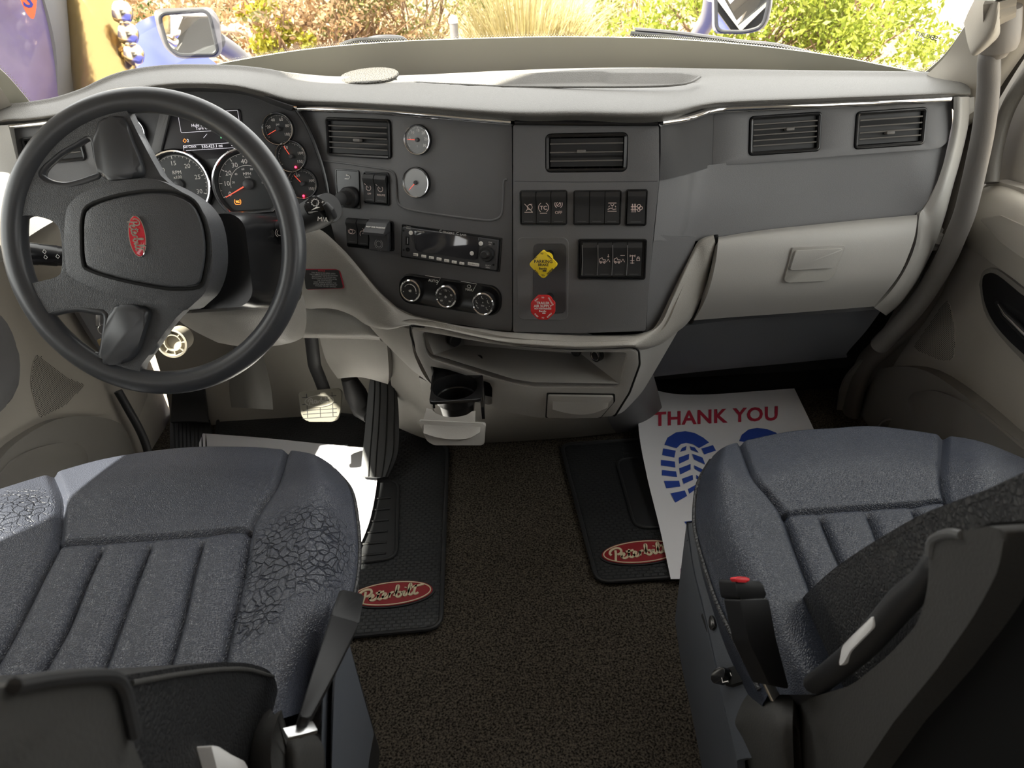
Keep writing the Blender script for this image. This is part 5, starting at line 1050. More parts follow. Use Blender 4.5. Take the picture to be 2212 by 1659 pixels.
airknob('trailer_air_knob', 'red octagonal knob lettered TRAILER AIR SUPPLY', 1173, 664, 8, sY*0.96, M_redk, [('TRAILER', 0, 0.36, 0.27, 0), ('AIR SUPPLY', 0, 0.12, 0.27, 0), ('NOT FOR PARKING', 0, -0.08, 0.145, 0), ('Bendix', -0.02, -0.27, 0.20, 0), ('PULL', -0.48, 0.62, 0.15, d45), ('TO', 0, 0.78, 0.14, 0), ('EVACUATE', 0.60, 0.50, 0.14, -d45*1.3), ('PUSH', -0.50, -0.60, 0.15, -d45), ('TO', 0, -0.78, 0.14, 0), ('SUPPLY', 0.50, -0.58, 0.15, d45)], M_white, math.radians(22.5), 1188, 640)
# warning sticker on the swoop
NS = PY(698, 603, 1.382); NF = fr3((660, 583, 1.396), (735, 585, 1.376), (698, 622, 1.377)); NF.o = NF.o+NF.n*0.001
NT = thing('notice_sticker', 'black NOTICE sticker with red border on the grey dash lip', 'sticker', NF.pt(700, 624))
q = rnd(NF.L([(656, 581), (734, 581), (745, 623), (662, 626)]), 0.005); mb = MB(); mb.prism(NF, q, 0, 0.0006, 0); s0 = mb.build('border', mat('sticker_red', (0.33, 0.02, 0.04), 0.5), NT)
q = rnd(NF.L([(656, 583), (732, 583), (742, 622), (661, 625)]), 0.005); mb = MB(); mb.prism(NF, q, 0.0006, 0.0009, 0); s1 = mb.build('panel', M_ink, NT)
mb = MB(); a, b_ = NF.uv(699, 590); k = (NF.pt(700, 600)-NF.pt(700, 590)).length/10
for i, s_ in enumerate(['THIS TRUCK IS EQUIPPED WITH', 'THE CUMMINS ENGINE PROTECTION', 'SHUTDOWN. THE ENGINE WILL', 'SHUTDOWN 30 SECONDS AFTER', 'THE "STOP ENGINE"', 'LIGHT BEGINS FLASHING. THE', 'ENGINE CAN BE RESTARTED BY', 'CYCLING THE KEY SWITCH.']): mb.text(NF, s_, a+0.0004*i, b_-k*4.0*i, k*3.9, 0.001, 0.0, 1.0, bold=0.00006)
mb.build('lettering', M_grayp, s1, fix=False)
mb = MB(); a, b_ = NF.uv(695, 585); mb.text(NF, 'NOTICE', a, b_, k*4.4, 0.001, bold=0.0001); mb.build('heading', mat('notice_red', (0.6, 0.03, 0.05), 0.5), s1, fix=False)
# ------------------------------------------------------------------ foot well: mats, papers, pedals
FL = Fr((0, 0, 0), (0, 0, 1), (0, 1, 0))
M_matr = mat('mat_rubber', (0.020, 0.022, 0.024), 0.5)
nt = M_matr.node_tree; b = nt.nodes['Principled BSDF']; tc = nt.nodes.new('ShaderNodeTexCoord'); mp = nt.nodes.new('ShaderNodeMapping'); mp.inputs['Scale'].default_value = (62, 120, 0)
br = nt.nodes.new('ShaderNodeTexBrick'); br.inputs['Scale'].default_value = 1.0; br.inputs['Mortar Size'].default_value = 0.12; br.inputs['Mortar Smooth'].default_value = 0.6; br.inputs['Brick Width'].default_value = 1; br.inputs['Row Height'].default_value = 1
bp = nt.nodes.new('ShaderNodeBump'); bp.inputs['Strength'].default_value = 1; bp.inputs['Distance'].default_value = 0.002; bp.invert = True
nt.links.new(tc.outputs['Object'], mp.inputs[0]); nt.links.new(mp.outputs[0], br.inputs['Vector']); nt.links.new(br.outputs['Fac'], bp.inputs['Height']); nt.links.new(bp.outputs[0], b.inputs['Normal'])
def Z2(px, py, z=0.0): p = PZ(px, py, z); return (p.x, p.y)
def floormat(label, quad, well, logo, lrot, lw, z=0.0):
    t = thing('floor_mat', label, 'floor mat', (*Z2(*logo), 0.0), 'branded rubber floor mats'); q = rnd([Z2(*p) for p in quad], 0.03, 5)
    if area(q) < 0: q = q[::-1]
    mb = MB(); mb.prism(FL, q, 0.001, 0.008, 0.001); base = mb.build('mat_sheet', M_matr, t)
    mb = MB(); mb.tube([V((x, y, 0.009)) for x, y in q], 0.005, 8, closed=True, upv=(0, 0, 1)); mb.build('raised_rim', M_rubber, t)
    w_ = rnd([Z2(*p) for p in well], 0.03, 5); w_ = w_ if area(w_) > 0 else w_[::-1]
    mb = MB(); mb.prism(FL, w_, 0.008, 0.011, 0.001); hp = mb.build('heel_pad', M_rubber, t)
    mb = MB(); mb.tube([V((x, y, 0.011)) for x, y in w_], 0.004, 8, closed=True, upv=(0, 0, 1)); mb.build('heel_pad_rim', M_rubber, hp)
    c = Z2(*logo); f = Fr((c[0], c[1], 0.008), (0, 0, 1), (0, 1, 0), lrot)
    mb = MB(); mb.prism(f, oval(lw*0.53, lw*0.205), 0, 0.003, 0.001); b0 = mb.build('logo_base', M_rubber, t)
    mb = MB(); mb.prism(f, oval(lw*0.50, lw*0.185), 0, 0.0045, 0.0005); b1 = mb.build('logo_red', M_matred, b0)
    mb = MB(); o1 = oval(lw*0.475, lw*0.168, 64); mb.stroke(f, o1, lw*0.014, 0.0055, True, h=0.001); mb.build('logo_border', M_cream, b0)
    mb = MB(); script(mb, f, lw*0.0, 0, lw*0.80, 0.36, 0.0065, 0.03, h=0.002); mb.build('logo_script', M_cream, b0)
    return t, hp
t_, hp = floormat('driver floor mat with a red oval logo and raised heel pad', [(968, 970), (953, 1362), (560, 1400), (468, 1000), (472, 908), (700, 896), (860, 915)], [(862, 1045), (858, 1212), (690, 1235), (640, 1060)], (848, 1290), math.radians(3), 0.175)
for i in range(6):
    a, b_ = Z2(855-2*i, 1075+24*i, 0.011); mb = MB(); mb.tube([V((a-0.16, b_-0.006, 0.012)), V((a-0.012, b_, 0.012))], 0.003, 6); mb.build('heel_rib', M_rubber, hp)
t_, hp = floormat('passenger floor mat with a red oval logo, partly under a paper mat', [(1212, 966), (1290, 1264), (1700, 1235), (1600, 940)], [(1330, 1000), (1372, 1148), (1560, 1140), (1500, 985)], (1385, 1200), math.radians(3), 0.178)
# paper mats
def paper(name, label, rows, zf):
    mb = MB(); R = srows([[PZ(x, y, z) for x, y, z in r] for r in rows], 10, 10); mb.solid(R, 0.0006, (0, 0, -1)); o = mb.build(name, M_paper, None); tag(o, label, 'paper mat'); return o, R
P1, R1_ = paper('paper_floor_mat', 'white paper mat lettered THANK YOU with blue boot prints, passenger side',
    [[(1378, 832, 0.075), (1450, 850, 0.05), (1530, 852, 0.035), (1620, 846, 0.03), (1716, 839, 0.03)],
     [(1380, 930, 0.055), (1460, 935, 0.035), (1550, 935, 0.022), (1650, 930, 0.02), (1757, 925, 0.02)],
     [(1398, 1030, 0.04), (1480, 1035, 0.022), (1580, 1035, 0.017), (1700, 1030, 0.016), (1800, 1020, 0.016)],
     [(1425, 1140, 0.028), (1520, 1140, 0.018), (1620, 1140, 0.016), (1740, 1140, 0.016), (1850, 1135, 0.016)],
     [(1449, 1251, 0.020), (1550, 1250, 0.017), (1660, 1250, 0.016), (1780, 1248, 0.016), (1900, 1245, 0.016)]], 0)
PO = P1.location.copy()
def onpaper(px, py, lift=0.0016):
    best = None; r = ray(px, py)
    # march to the sheet by bilinear lookup of nearest grid vertex
    for i in range(0, len(R1_)):
        for j in range(0, len(R1_[0])):
            p = V(R1_[i][j]); d = (p-CAM); tt = d.dot(r)/r.dot(r); e = (d-r*tt).length
            if best is None or e < best[0]: best = (e, p.z, i, j)
    _, z, i, j = best; i = min(max(i, 1), len(R1_)-2); j = min(max(j, 1), len(R1_[0])-2)
    A, B, C_ = V(R1_[i-1][j]), V(R1_[i+1][j]), V(R1_[i][j+1]); n = (B-A).cross(C_-A).normalized()
    if n.z < 0: n = -n
    o = V(R1_[i][j])+n*lift; return CAM+r*((o-CAM).dot(n)/r.dot(n))
def ppoly(mb, pts, sub=3):
    q = []
    for k in range(len(pts)):
        a, b_ = pts[k], pts[(k+1) % len(pts)]
        for s_ in range(sub): q.append((mid(a[0], b_[0], s_/sub), mid(a[1], b_[1], s_/sub)))
    if area(q) < 0: q = q[::-1]
    vs = [V((x, y)) for x, y in q]; es = [(i, (i+1) % len(q)) for i in range(len(q))]
    r = geo.delaunay_2d_cdt(vs, es, [], 1, 1e-6); mb.add([onpaper(p[0], p[1]) for p in r[0]], [tuple(f) for f in r[2]])
# lettering drawn with flat strokes in picture of the sheet: glyph outlines mapped through the sheet
def ptext(mb, t, x0, y0, x1, y1, hgt):
    c = bpy.data.curves.new('t', 'FONT'); c.body = t; c.size = 1; c.offset = 0.028; c.resolution_u = 3; c.space_character = 1.08
    o = bpy.data.objects.new('t', c); me = bpy.data.meshes.new_from_object(o); xs = [v.co.x for v in me.vertices]; ys = [v.co.y for v in me.vertices]
    xa, xb, ya, yb = min(xs), max(xs), min(ys), max(ys); vs = []
    for v in me.vertices:
        u = (v.co.x-xa)/(xb-xa); w_ = (v.co.y-ya)/(yb-ya); bx = mid(x0, x1, u); by = mid(y0, y1, u); vs.append(onpaper(bx-hgt*0.0*w_, by-hgt*w_))
    mb.add(vs, [tuple(p.vertices) for p in me.polygons]); bpy.data.objects.remove(o); bpy.data.meshes.remove(me); bpy.data.curves.remove(c)
mb = MB(); ptext(mb, 'THANK YOU', 1412, 921, 1680, 908, 31); mb.build('lettering', M_pred, P1, fix=False)
S3 = 2.676
def zq(*pts): return [(1172+x/S3, 880+y/S3) for x, y in pts]
for k_, q in enumerate(([(705, 215), (722, 175), (770, 145), (825, 137), (880, 148), (930, 175), (963, 203), (905, 235), (870, 212), (830, 205), (800, 212), (775, 236)],
          [(698, 237), (770, 250), (762, 290), (692, 275)], [(685, 303), (765, 313), (768, 347), (684, 335)], [(692, 362), (772, 370), (778, 402), (690, 392)],
          [(702, 425), (790, 424), (796, 457), (716, 467)], [(740, 497), (822, 480), (836, 512), (768, 550)],
          [(795, 258), (805, 235), (832, 222), (828, 246)], [(850, 224), (880, 232), (903, 262), (860, 246)], [(788, 290), (848, 268), (846, 300), (790, 326)], [(865, 268), (925, 290), (940, 330), (875, 300)],
          [(790, 352), (856, 327), (856, 358), (796, 388)], [(875, 334), (930, 360), (915, 375), (880, 355)], [(806, 412), (868, 390), (870, 418), (816, 442)], [(888, 390), (905, 402), (905, 420), (890, 412)],
          [(840, 472), (884, 448), (886, 472), (848, 500)], [(918, 238), (985, 218), (1003, 250), (935, 272)],
          [(1137, 195), (1152, 158), (1190, 128), (1240, 118), (1300, 126), (1350, 146), (1370, 170), (1280, 215)], [(820, 660), (895, 652), (905, 700), (845, 702)])):
    mb = MB(); ppoly(mb, zq(*q)); mb.build('boot_print_patch', M_pblue, P1, fix=False)
mb = MB()
for k in range(4): ppoly(mb, zq((797, 932+10*k), (858, 931+10*k), (858, 936+10*k), (797, 937+10*k)), 1)
mb.build('flag_stripes', M_pred, P1, fix=False)
mb = MB(); ppoly(mb, zq((797, 931), (828, 931), (828, 952), (797, 953)), 1); mb.build('flag_canton', M_pblue, P1, fix=False)
paper('paper_floor_mat', 'plain white paper mat under the driver pedals, glaring in the sun',
      [[(438, 936, 0.018), (560, 945, 0.018), (680, 957, 0.018), (790, 968, 0.020), (800, 975, 0.02)],
       [(420, 990, 0.016), (560, 1000, 0.016), (680, 1010, 0.018), (790, 1020, 0.022), (815, 1022, 0.022)],
       [(400, 1100, 0.016), (540, 1110, 0.016), (680, 1120, 0.018), (780, 1125, 0.020), (800, 1120, 0.02)],
       [(380, 1220, 0.016), (520, 1230, 0.016), (640, 1235, 0.016), (740, 1235, 0.018), (765, 1205, 0.018)]], 0)
# brake pedal
BP = thing('brake_pedal', 'square brake pedal pad with grid treads and an oval script logo', 'pedal', PY(690, 905, 1.50))
bf = Fr(PY(690, 868, 1.52), (0, -0.78, 0.62))
mb = MB(); mb.prism(bf, rnd(bf.L([(645, 848), (660, 845), (732, 838), (739, 845), (736, 885), (730, 905), (718, 911), (665, 911), (652, 900)]), 0.008), -0.008, 0.004, 0.002); M_ped = mat('pedal_rubber', (0.16, 0.15, 0.12), 0.55); pad_ = mb.build('pad', M_ped, BP)
for i, x in enumerate((664, 692, 719)):
    mb = MB(); mb.box(bf, bf.uv(x, 870)[0], bf.uv(690, 875)[1], 0.0016, 0.062, 0.0035, 0.0046); mb.build('tread_groove', M_rubber, pad_)
for y in (857, 872, 885, 893, 902):
    mb = MB(); mb.box(bf, bf.uv(691, 870)[0], bf.uv(690, y)[1], 0.088, 0.0016, 0.0035, 0.0046); mb.build('tread_groove', M_rubber, pad_)
f = bf.at(690, 866, 0.0045); mb = MB(); mb.prism(f, oval(0.040, 0.0165), -0.001, 0.0008, 0.0004); ob = mb.build('oval_boss', M_ped, pad_)
mb = MB(); mb.stroke(f, oval(0.037, 0.0145), 0.0014, 0.0012, True); script(mb, f, 0, 0, 0.058, 0.4, 0.0016, 0.02); mb.build('oval_script', mat('pedal_script', (0.3, 0.29, 0.26), 0.5), ob, fix=False)
A_ = [PY(672, 725, 1.56), PY(676, 760, 1.56), PY(680, 790, 1.56), PY(690, 815, 1.555), PY(700, 842, 1.545), PY(704, 862, 1.535)]
mb = MB(); mb.tube(cr_(A_, 5), 0.017, 14, flat=0.45, upv=(0, -1, 0)); mb.build('arm', M_blackm, BP)
# accelerator
AC = thing('accelerator_pedal', 'long ribbed accelerator pedal rising from the driver mat', 'pedal', PY(800, 1010, 1.36))
rows = [[PY(800, 815, 1.56), PY(812, 811, 1.56), PY(829, 811, 1.56), PY(845, 817, 1.56), PY(850, 822, 1.56)],
        [PY(795, 850, 1.53), PY(812, 850, 1.525), PY(830, 850, 1.525), PY(850, 850, 1.53), PY(858, 852, 1.535)],
        [PY(789, 920, 1.47), PY(808, 920, 1.465), PY(828, 920, 1.465), PY(848, 920, 1.47), PY(862, 920, 1.475)],
        [PY(783, 980, 1.42), PY(803, 980, 1.415), PY(824, 980, 1.415), PY(846, 980, 1.42), PY(858, 982, 1.425)],
        [PY(779, 1028, 1.375), PY(800, 1030, 1.37), PY(820, 1031, 1.37), PY(832, 1030, 1.375), PY(838, 1030, 1.38)]]
mb = MB(); R = srows(rows, 6, 8); mb.solid(R, 0.02); pl_ = mb.build('treadle', mat('treadle_rubber', (0.05, 0.052, 0.055), 0.5), AC)
for j in (5, 9, 14, 19): mb = MB(); mb.tube([V(r[j])+(CAM-V(r[j])).normalized()*0.0005 for r in R[3:]], 0.0018, 6); mb.build('rib_groove', M_gap, pl_)
mb = MB(); mb.tube([PY(752, 815, 1.58), PY(768, 850, 1.58), PY(785, 885, 1.57), PY(800, 900, 1.54)], [0.02, 0.03, 0.03, 0.02], 12); mb.build('lever_bracket', M_blackm, AC)
# clutch-side dead pedal and ribbed step mat
rows = [[PY(505, 745, 1.66), PY(535, 745, 1.65), PY(565, 750, 1.66)], [PY(495, 830, 1.63), PY(540, 830, 1.60), PY(585, 835, 1.62)], [PY(500, 880, 1.60), PY(545, 882, 1.58), PY(590, 885, 1.60)]]
DPd = thing('foot_rest', 'dark moulded foot rest left of the brake pedal', 'foot rest', PY(545, 885, 1.6)); mb = MB(); mb.solid(srows(rows, 4, 4), 0.02); mb.build('pad', mat('foot_rest_trim', (0.11, 0.105, 0.095), 0.6), DPd)
SMt = thing('step_mat', 'narrow black ribbed rubber strip beside the driver door', 'step mat', PZ(405, 955, 0.02))
q = [Z2(368, 838, 0.015), Z2(445, 838, 0.015), Z2(460, 965, 0.015), Z2(366, 985, 0.015)]; mb = MB(); mb.prism(FL, q[::-1] if area(q) < 0 else q, 0.001, 0.015, 0.002); sm = mb.build('strip', M_rubber, SMt)
for i in range(9):
    x = 374+8.5*i; mb = MB(); mb.tube([PZ(x, 842, 0.016), PZ(x+4, 975, 0.016)], 0.0022, 6); mb.build('rib', M_rubber, sm)

rows = [[PY(372, 835, 1.70), PY(405, 832, 1.70), PY(440, 835, 1.70)], [PY(370, 880, 1.69), PY(407, 878, 1.69), PY(446, 880, 1.69)], [PY(368, 912, 1.66), PY(409, 910, 1.66), PY(450, 912, 1.66)]]
mb = MB(); mb.solid(srows(rows, 3, 3), 0.01, (0, 1, 0)); up2 = mb.build('upturned_end', M_rubber, SMt)
# ------------------------------------------------------------------ doors: panels, grilles, pulls, pockets
M_doorp = mat('door_panel_vinyl', (0.31, 0.285, 0.25), 0.55, bump=('noise', 600, 0.3, 0.0006), mottle=0.04)
M_doord = mat('door_pocket_plastic', (0.155, 0.145, 0.13), 0.5, bump=grain)
M_seal = mat('door_seal_rubber', (0.055, 0.05, 0.045), 0.6)
DF = Fr((0.985, 0, 0), (-1, 0, 0))      # inner face of the passenger door
def DRp(pts, off=0.0): return DF.L(pts, off)
mb = MB(); o_ = DRp([(2085, 475), (2110, 420), (2140, 388), (2212, 408), (2300, 470), (2300, 1150), (2180, 1120), (1990, 1060), (1850, 1010), (1842, 900), (1870, 800), (1900, 770), (1985, 690), (2045, 590), (2075, 520)])
mb.prism(DF, rnd(o_, 0.01), -0.03, 0.0, 0.004); pn = mb.build('door_panel', M_doorp, DOORR, sharp=50)
rows = [[PX(2118, 400, 1.0), PX(2155, 392, 1.0), PX(2212, 410, 1.0), PX(2300, 460, 1.0)], [PX(2105, 430, 0.965), PX(2150, 425, 0.955), PX(2212, 445, 0.955), PX(2300, 500, 0.955)], [PX(2092, 480, 0.955), PX(2140, 490, 0.945), PX(2212, 520, 0.945), PX(2300, 590, 0.945)], [PX(2082, 530, 0.985), PX(2130, 560, 0.98), PX(2212, 620, 0.98), PX(2300, 700, 0.98)]]
mb = MB(); mb.solid(srows(rows, 6, 6), 0.02, (1, 0, -0.5)); mb.build('top_rail', M_beige, pn, sharp=60)
mb = MB(); mb.prism(DF, rnd(DRp([(2165, 470), (2212, 462), (2300, 500), (2300, 580), (2212, 520)]), 0.006), 0.02, 0.045, 0.003); mb.build('window_switch_plate', M_doorp, pn)
mb = MB(); q = cr_(DRp([(2122, 600), (2135, 580), (2160, 582), (2212, 620), (2300, 690), (2300, 850), (2212, 775), (2150, 705), (2125, 650)]), 3, True); mb.prism(DF, q, -0.02, 0.006, 0.004); pu = mb.build('pull_recess_rim', M_doord, pn)
mb = MB(); q = cr_(DRp([(2130, 603), (2142, 590), (2162, 594), (2212, 634), (2300, 706), (2300, 820), (2212, 758), (2157, 700), (2134, 650)]), 3, True); mb.prism(DF, q, 0.0, 0.0075, 0.0); mb.build('pull_recess', M_black, pu)
mb = MB(); mb.tube([DF.w(*DF.uv(x, y, 0.02), z) for x, y, z in [(2142, 655, 0.009), (2165, 680, 0.014), (2212, 722, 0.018), (2290, 790, 0.018)]], [0.005, 0.008, 0.009, 0.009], 12); mb.build('pull_handle', M_black, pu)
mb = MB(); mb.tube([DF.w(*DF.uv(x, y, 0.025), z) for x, y, z in [(2146, 658, 0.016), (2167, 680, 0.023), (2212, 720, 0.027), (2290, 785, 0.027)]], [0.001, 0.0022, 0.0025, 0.0025], 8); mb.build('pull_chrome', M_chrome, pu)
def perf(name, fr, pts, parent, pitch=0.0046, r=0.0014, m=M_gap, base=M_doorp):
    q = fr.L(pts, 0.002); q = cr_(q, 3, True); mb = MB(); mb.prism(fr, q if area(q) > 0 else q[::-1], 0.0, 0.002, 0.0005); b0 = mb.build(name, base, parent)
    mb = MB(); xs = [p[0] for p in q]; ys = [p[1] for p in q]; y = min(ys); k = 0
    while y < max(ys):
        x = min(xs)+(pitch/2 if k % 2 else 0)
        while x < max(xs):
            if inpoly((x, y), q): mb.disc(fr, x, y, r, 0.0024, 6)
            x += pitch
        y += pitch*0.86; k += 1
    o = mb.build('perforations', m, b0, fix=False); o['kind'] = 'stuff'; return b0
perf('speaker_grille', DF, [(2045, 650), (2058, 690), (2062, 735), (2060, 770), (2040, 779), (2000, 765), (1975, 750), (1990, 725), (2015, 690)], pn)
# big pocket moulding with armrest bowl
mb = MB(); q = cr_(DRp([(1838, 880), (1862, 830), (1900, 805), (1960, 790), (2030, 800), (2110, 850), (2200, 925), (2320, 1040), (2320, 1300), (2100, 1250), (1900, 1150), (1836, 1050), (1830, 960)]), 3, True); mb.prism(DF, q, -0.01, 0.03, 0.012, seg=3); pk = mb.build('pocket_moulding', M_doord, pn, sharp=60)
mb = MB(); q = cr_(DRp([(1962, 860), (1985, 845), (2030, 846), (2100, 880), (2200, 960), (2300, 1050), (2300, 1120), (2150, 1100), (2010, 960), (1970, 900)], 0.035), 3, True); mb.prism(DF, q, 0.02, 0.037, 0.006, seg=2); mb.build('pocket_lid', M_doord, pk, sharp=60)
f = Fr(DF.pt(1925, 925, 0.04), (-0.5, -0.1, 1.0)); mb = MB(); mb.lathe(f, [(0.034, -0.03), (0.034, 0.0), (0.030, 0.003), (0.027, 0.0), (0.027, -0.05)], 36, cap1=True); mb.build('cup_ring', M_doord, pk)
# dark weather seal sweeping to the floor
mb = MB(); P_ = cr_([PX(2215, 90, 0.99), PX(2165, 165, 0.985), PX(2115, 250, 0.98), PX(2080, 330, 0.97), PX(2065, 420, 0.96), PX(2052, 500, 0.95), PX(2030, 570, 0.94), PX(2000, 640, 0.93), PX(1960, 700, 0.92), PX(1905, 750, 0.92), PX(1868, 790, 0.92), PX(1845, 860, 0.93), PX(1830, 940, 0.94)], 5)
mb.tube(P_, [0.017+0.013*min(1, i/25) for i in range(len(P_))], 14, upv=(1, 0, 0), flat=0.7); ws_ = mb.build('weather_seal', mat('jamb_seal', (0.085, 0.075, 0.065), 0.6), DOORR)
mb = MB(); mb.tube(cr_([PX(2330, 20, 0.99), PX(2225, 155, 0.99), PX(2175, 240, 0.985), PX(2150, 330, 0.98), PX(2142, 395, 0.975)], 5), 0.0135, 10); mb.build('window_channel', M_doord, DOORR)
mb = MB(); mb.solid(srows([[PY(1990, 470, 1.46), PY(1950, 640, 1.46), PY(1880, 760, 1.50), PY(1820, 830, 1.56), PY(1800, 940, 1.6)], [PX(2080, 500, 0.99), PX(2030, 640, 0.99), PX(1940, 780, 0.99), PX(1870, 900, 0.99), PX(1860, 1000, 0.99)]], 6, 6), 0.01); mb.build('jamb_panel', M_doord, DOORR)
# driver door
DG = Fr((-1.0, 0, 0), (1, 0, 0))
mb = MB(); o_ = DG.L([(-120, 560), (40, 520), (130, 600), (250, 720), (300, 760), (318, 850), (296, 905), (285, 925), (330, 985), (300, 1080), (60, 1150), (-200, 1250), (-200, 700)]); mb.prism(DG, rnd(o_, 0.01) if area(o_) > 0 else rnd(o_[::-1], 0.01), -0.02, 0.004, 0.003); pn = mb.build('door_panel', M_doorp, DOORL, sharp=50)
perf('speaker_grille', DG.mv(0, 0, 0.004), [(80, 768), (110, 790), (150, 818), (182, 832), (160, 855), (140, 875), (100, 895), (86, 898), (74, 860), (67, 820)], pn, 0.0046, 0.0015)
DG2 = DG.mv(0, 0, 0.004)
mb = MB(); q = cr_(DG2.L([(-60, 1060), (-20, 990), (30, 945), (100, 908), (170, 900), (225, 908), (258, 930), (270, 965), (272, 1040), (200, 1110), (60, 1160), (-60, 1160)]), 3, True); mb.prism(DG2, q if area(q) > 0 else q[::-1], 0, 0.02, 0.01, seg=3); pk = mb.build('speaker_pod', M_doord, pn, sharp=60)
mb = MB(); q = cr_(DG2.L([(-20, 1080), (10, 1010), (60, 975), (120, 958), (165, 958), (186, 975), (188, 1010), (150, 1060), (60, 1110)], 0.022), 3, True); mb.prism(DG2, q if area(q) > 0 else q[::-1], 0.01, 0.024, 0.004); mb.build('speaker_cover', M_doord, pk, sharp=60)
mb = MB(); mb.tube(cr_([PX(255, 845, -0.97), PX(275, 880, -0.96), PX(300, 925, -0.955), PX(315, 960, -0.95), PX(325, 1000, -0.95)], 4), 0.010, 12); mb.build('check_strap', M_rubber, DOORL)
mb = MB(); q = DG.L([(-30, 690), (8, 720), (22, 790), (14, 850), (-10, 880), (-60, 900)]); q = cr_(q, 3, True); mb.prism(DG, q if area(q) > 0 else q[::-1], 0.0, 0.02, 0.006); mb.build('door_pull', M_dark, pn)
mb = MB(); mb.solid(srows([[PX(150, 640, -0.97), PX(210, 740, -0.96), PX(250, 780, -0.95)], [PX(190, 610, -0.97), PX(235, 700, -0.96), PX(285, 800, -0.95)]], 4, 4), 0.01); mb.build('jamb_trim', M_dark, DOORL)

# ------------------------------------------------------------------ seats
def zcol(t):
    return t
def cushion(name, net, zt, label, seatm, base_m, mirror, par):
    """net[row][col] pixels, zt[row][col] heights"""
    rows = [[PZ(x, y, z) for (x, y), z in zip(r, zr)] for r, zr in zip(net, zt)]
    ncol = len(rows[0]); NU, NV = 22, 18
    R = srows(rows, NU, NV)
    m, n = len(R), len(R[0]); out = []
    for i in range(m):
        t = i/NV; row = []
        for j in range(n):
            s_ = j/NU; d = 0.0
            g = lambda x, w_: math.exp(-(x/w_)**2)
            if True: d -= 0.010*g(s_-2, 0.075)+0.010*g(s_-6, 0.075)
            if 2 <= s_ <= 6:
                d -= 0.008*g(t-3, 0.075)
                if t > 3: d -= 0.009*min(1, (t-3)*3)*(g(s_-3, 0.075)+g(s_-4, 0.075)+g(s_-5, 0.075)); d += 0.006*abs(math.sin(math.pi*(s_-2)))*min(1, (t-3)*2)
            p = V(R[i][j]); p.z += d; row.append(p)
        out.append(row)
    # skirt: wrap down at the front and the sides
    def drop(rw, d, inn): return [p+V((0, inn, -d)) for p in rw]
    full = [drop(out[0], 0.13, 0.03), drop(out[0], 0.06, 0.012), [p+V((0, 0.006, -0.02)) for p in out[0]]]+out
    c = sum((V(r[n//2]) for r in out), V((0, 0, 0)))/m
    fin = []
    for r in full:
        L_, R_ = r[0], r[-1]; s1 = 1
        fin.append([L_+V((0.03, 0, -0.14)), L_+V((0.008, 0, -0.07)), L_+V((-0.004, 0, -0.02))]+r+[R_+V((0.004, 0, -0.02)), R_+V((-0.008, 0, -0.07)), R_+V((-0.03, 0, -0.14))])
    mb = MB(); mb.grid(fin); o = mb.build(name, seatm, par, sharp=70)
    return o, out
dnet = [[(-110, 1092), (0, 1056), (112, 1022), (240, 988), (395, 967), (527, 965), (620, 972), (678, 982), (716, 1004)],
 [(-130, 1150), (-10, 1098), (130, 1068), (250, 1040), (380, 1025), (500, 1020), (598, 1040), (690, 1035), (750, 1045)],
 [(-150, 1210), (-20, 1150), (131, 1110), (245, 1100), (360, 1092), (460, 1088), (560, 1098), (680, 1100), (764, 1110)],
 [(-170, 1270), (-50, 1210), (122, 1176), (225, 1168), (330, 1160), (440, 1152), (539, 1145), (672, 1180), (768, 1190)],
 [(-200, 1330), (-90, 1270), (80, 1262), (185, 1255), (295, 1247), (415, 1242), (524, 1238), (660, 1260), (757, 1270)],
 [(-240, 1400), (-130, 1340), (25, 1370), (140, 1363), (255, 1355), (390, 1347), (500, 1343), (636, 1345), (728, 1350)],
 [(-280, 1480), (-170, 1430), (-40, 1482), (75, 1478), (210, 1472), (355, 1464), (475, 1458), (605, 1450), (690, 1440)],
 [(-320, 1570), (-220, 1530), (-110, 1600), (20, 1596), (160, 1590), (315, 1582), (450, 1575), (575, 1560), (650, 1540)]]
zc = [0.50, 0.53, 0.510, 0.508, 0.506, 0.508, 0.510, 0.53, 0.49]
zt = [[z-0.020-0.012*(abs(k-4)/4) for k, z in enumerate(zc)], [z-0.001 for z in zc], list(zc), list(zc), [z-0.002 for z in zc], [z-0.004 for z in zc], [z-0.006 for z in zc], [z-0.008 for z in zc]]
M_seatb = mat('seat_base_plastic', (0.065, 0.072, 0.085), 0.55, bump=grain)
M_blk_fab = mat('black_leatherette', (0.014, 0.014, 0.015), 0.42, bump=('cell', 200, 0.5, 0.001))
M_shell = mat('seat_shell_fabric', (0.030, 0.029, 0.027), 0.8, bump=('noise', 300, 0.5, 0.001), mottle=0.2)
DS = thing('driver_seat', 'worn blue-black leather driver seat, bolsters cracked, half in sunlight', 'truck seat', PZ(330, 1250, 0.02), 'truck seats')
c1_ = PZ(635, 1180, 0.53)-DS.location; c2_ = PZ(45, 1090, 0.53)-DS.location; c3_ = PZ(560, 1330, 0.51)-DS.location
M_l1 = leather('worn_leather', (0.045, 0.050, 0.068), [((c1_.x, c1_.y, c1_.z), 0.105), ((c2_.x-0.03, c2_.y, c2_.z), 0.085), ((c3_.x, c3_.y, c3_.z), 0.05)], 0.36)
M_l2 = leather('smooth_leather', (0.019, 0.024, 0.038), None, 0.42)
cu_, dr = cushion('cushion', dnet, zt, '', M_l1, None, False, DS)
mb = MB(); mb.tube([r[-1]+V((0.003, 0, -0.012)) for r in dr[:105]], 0.0035, 8); mb.build('piping', M_blk_fab, cu_)
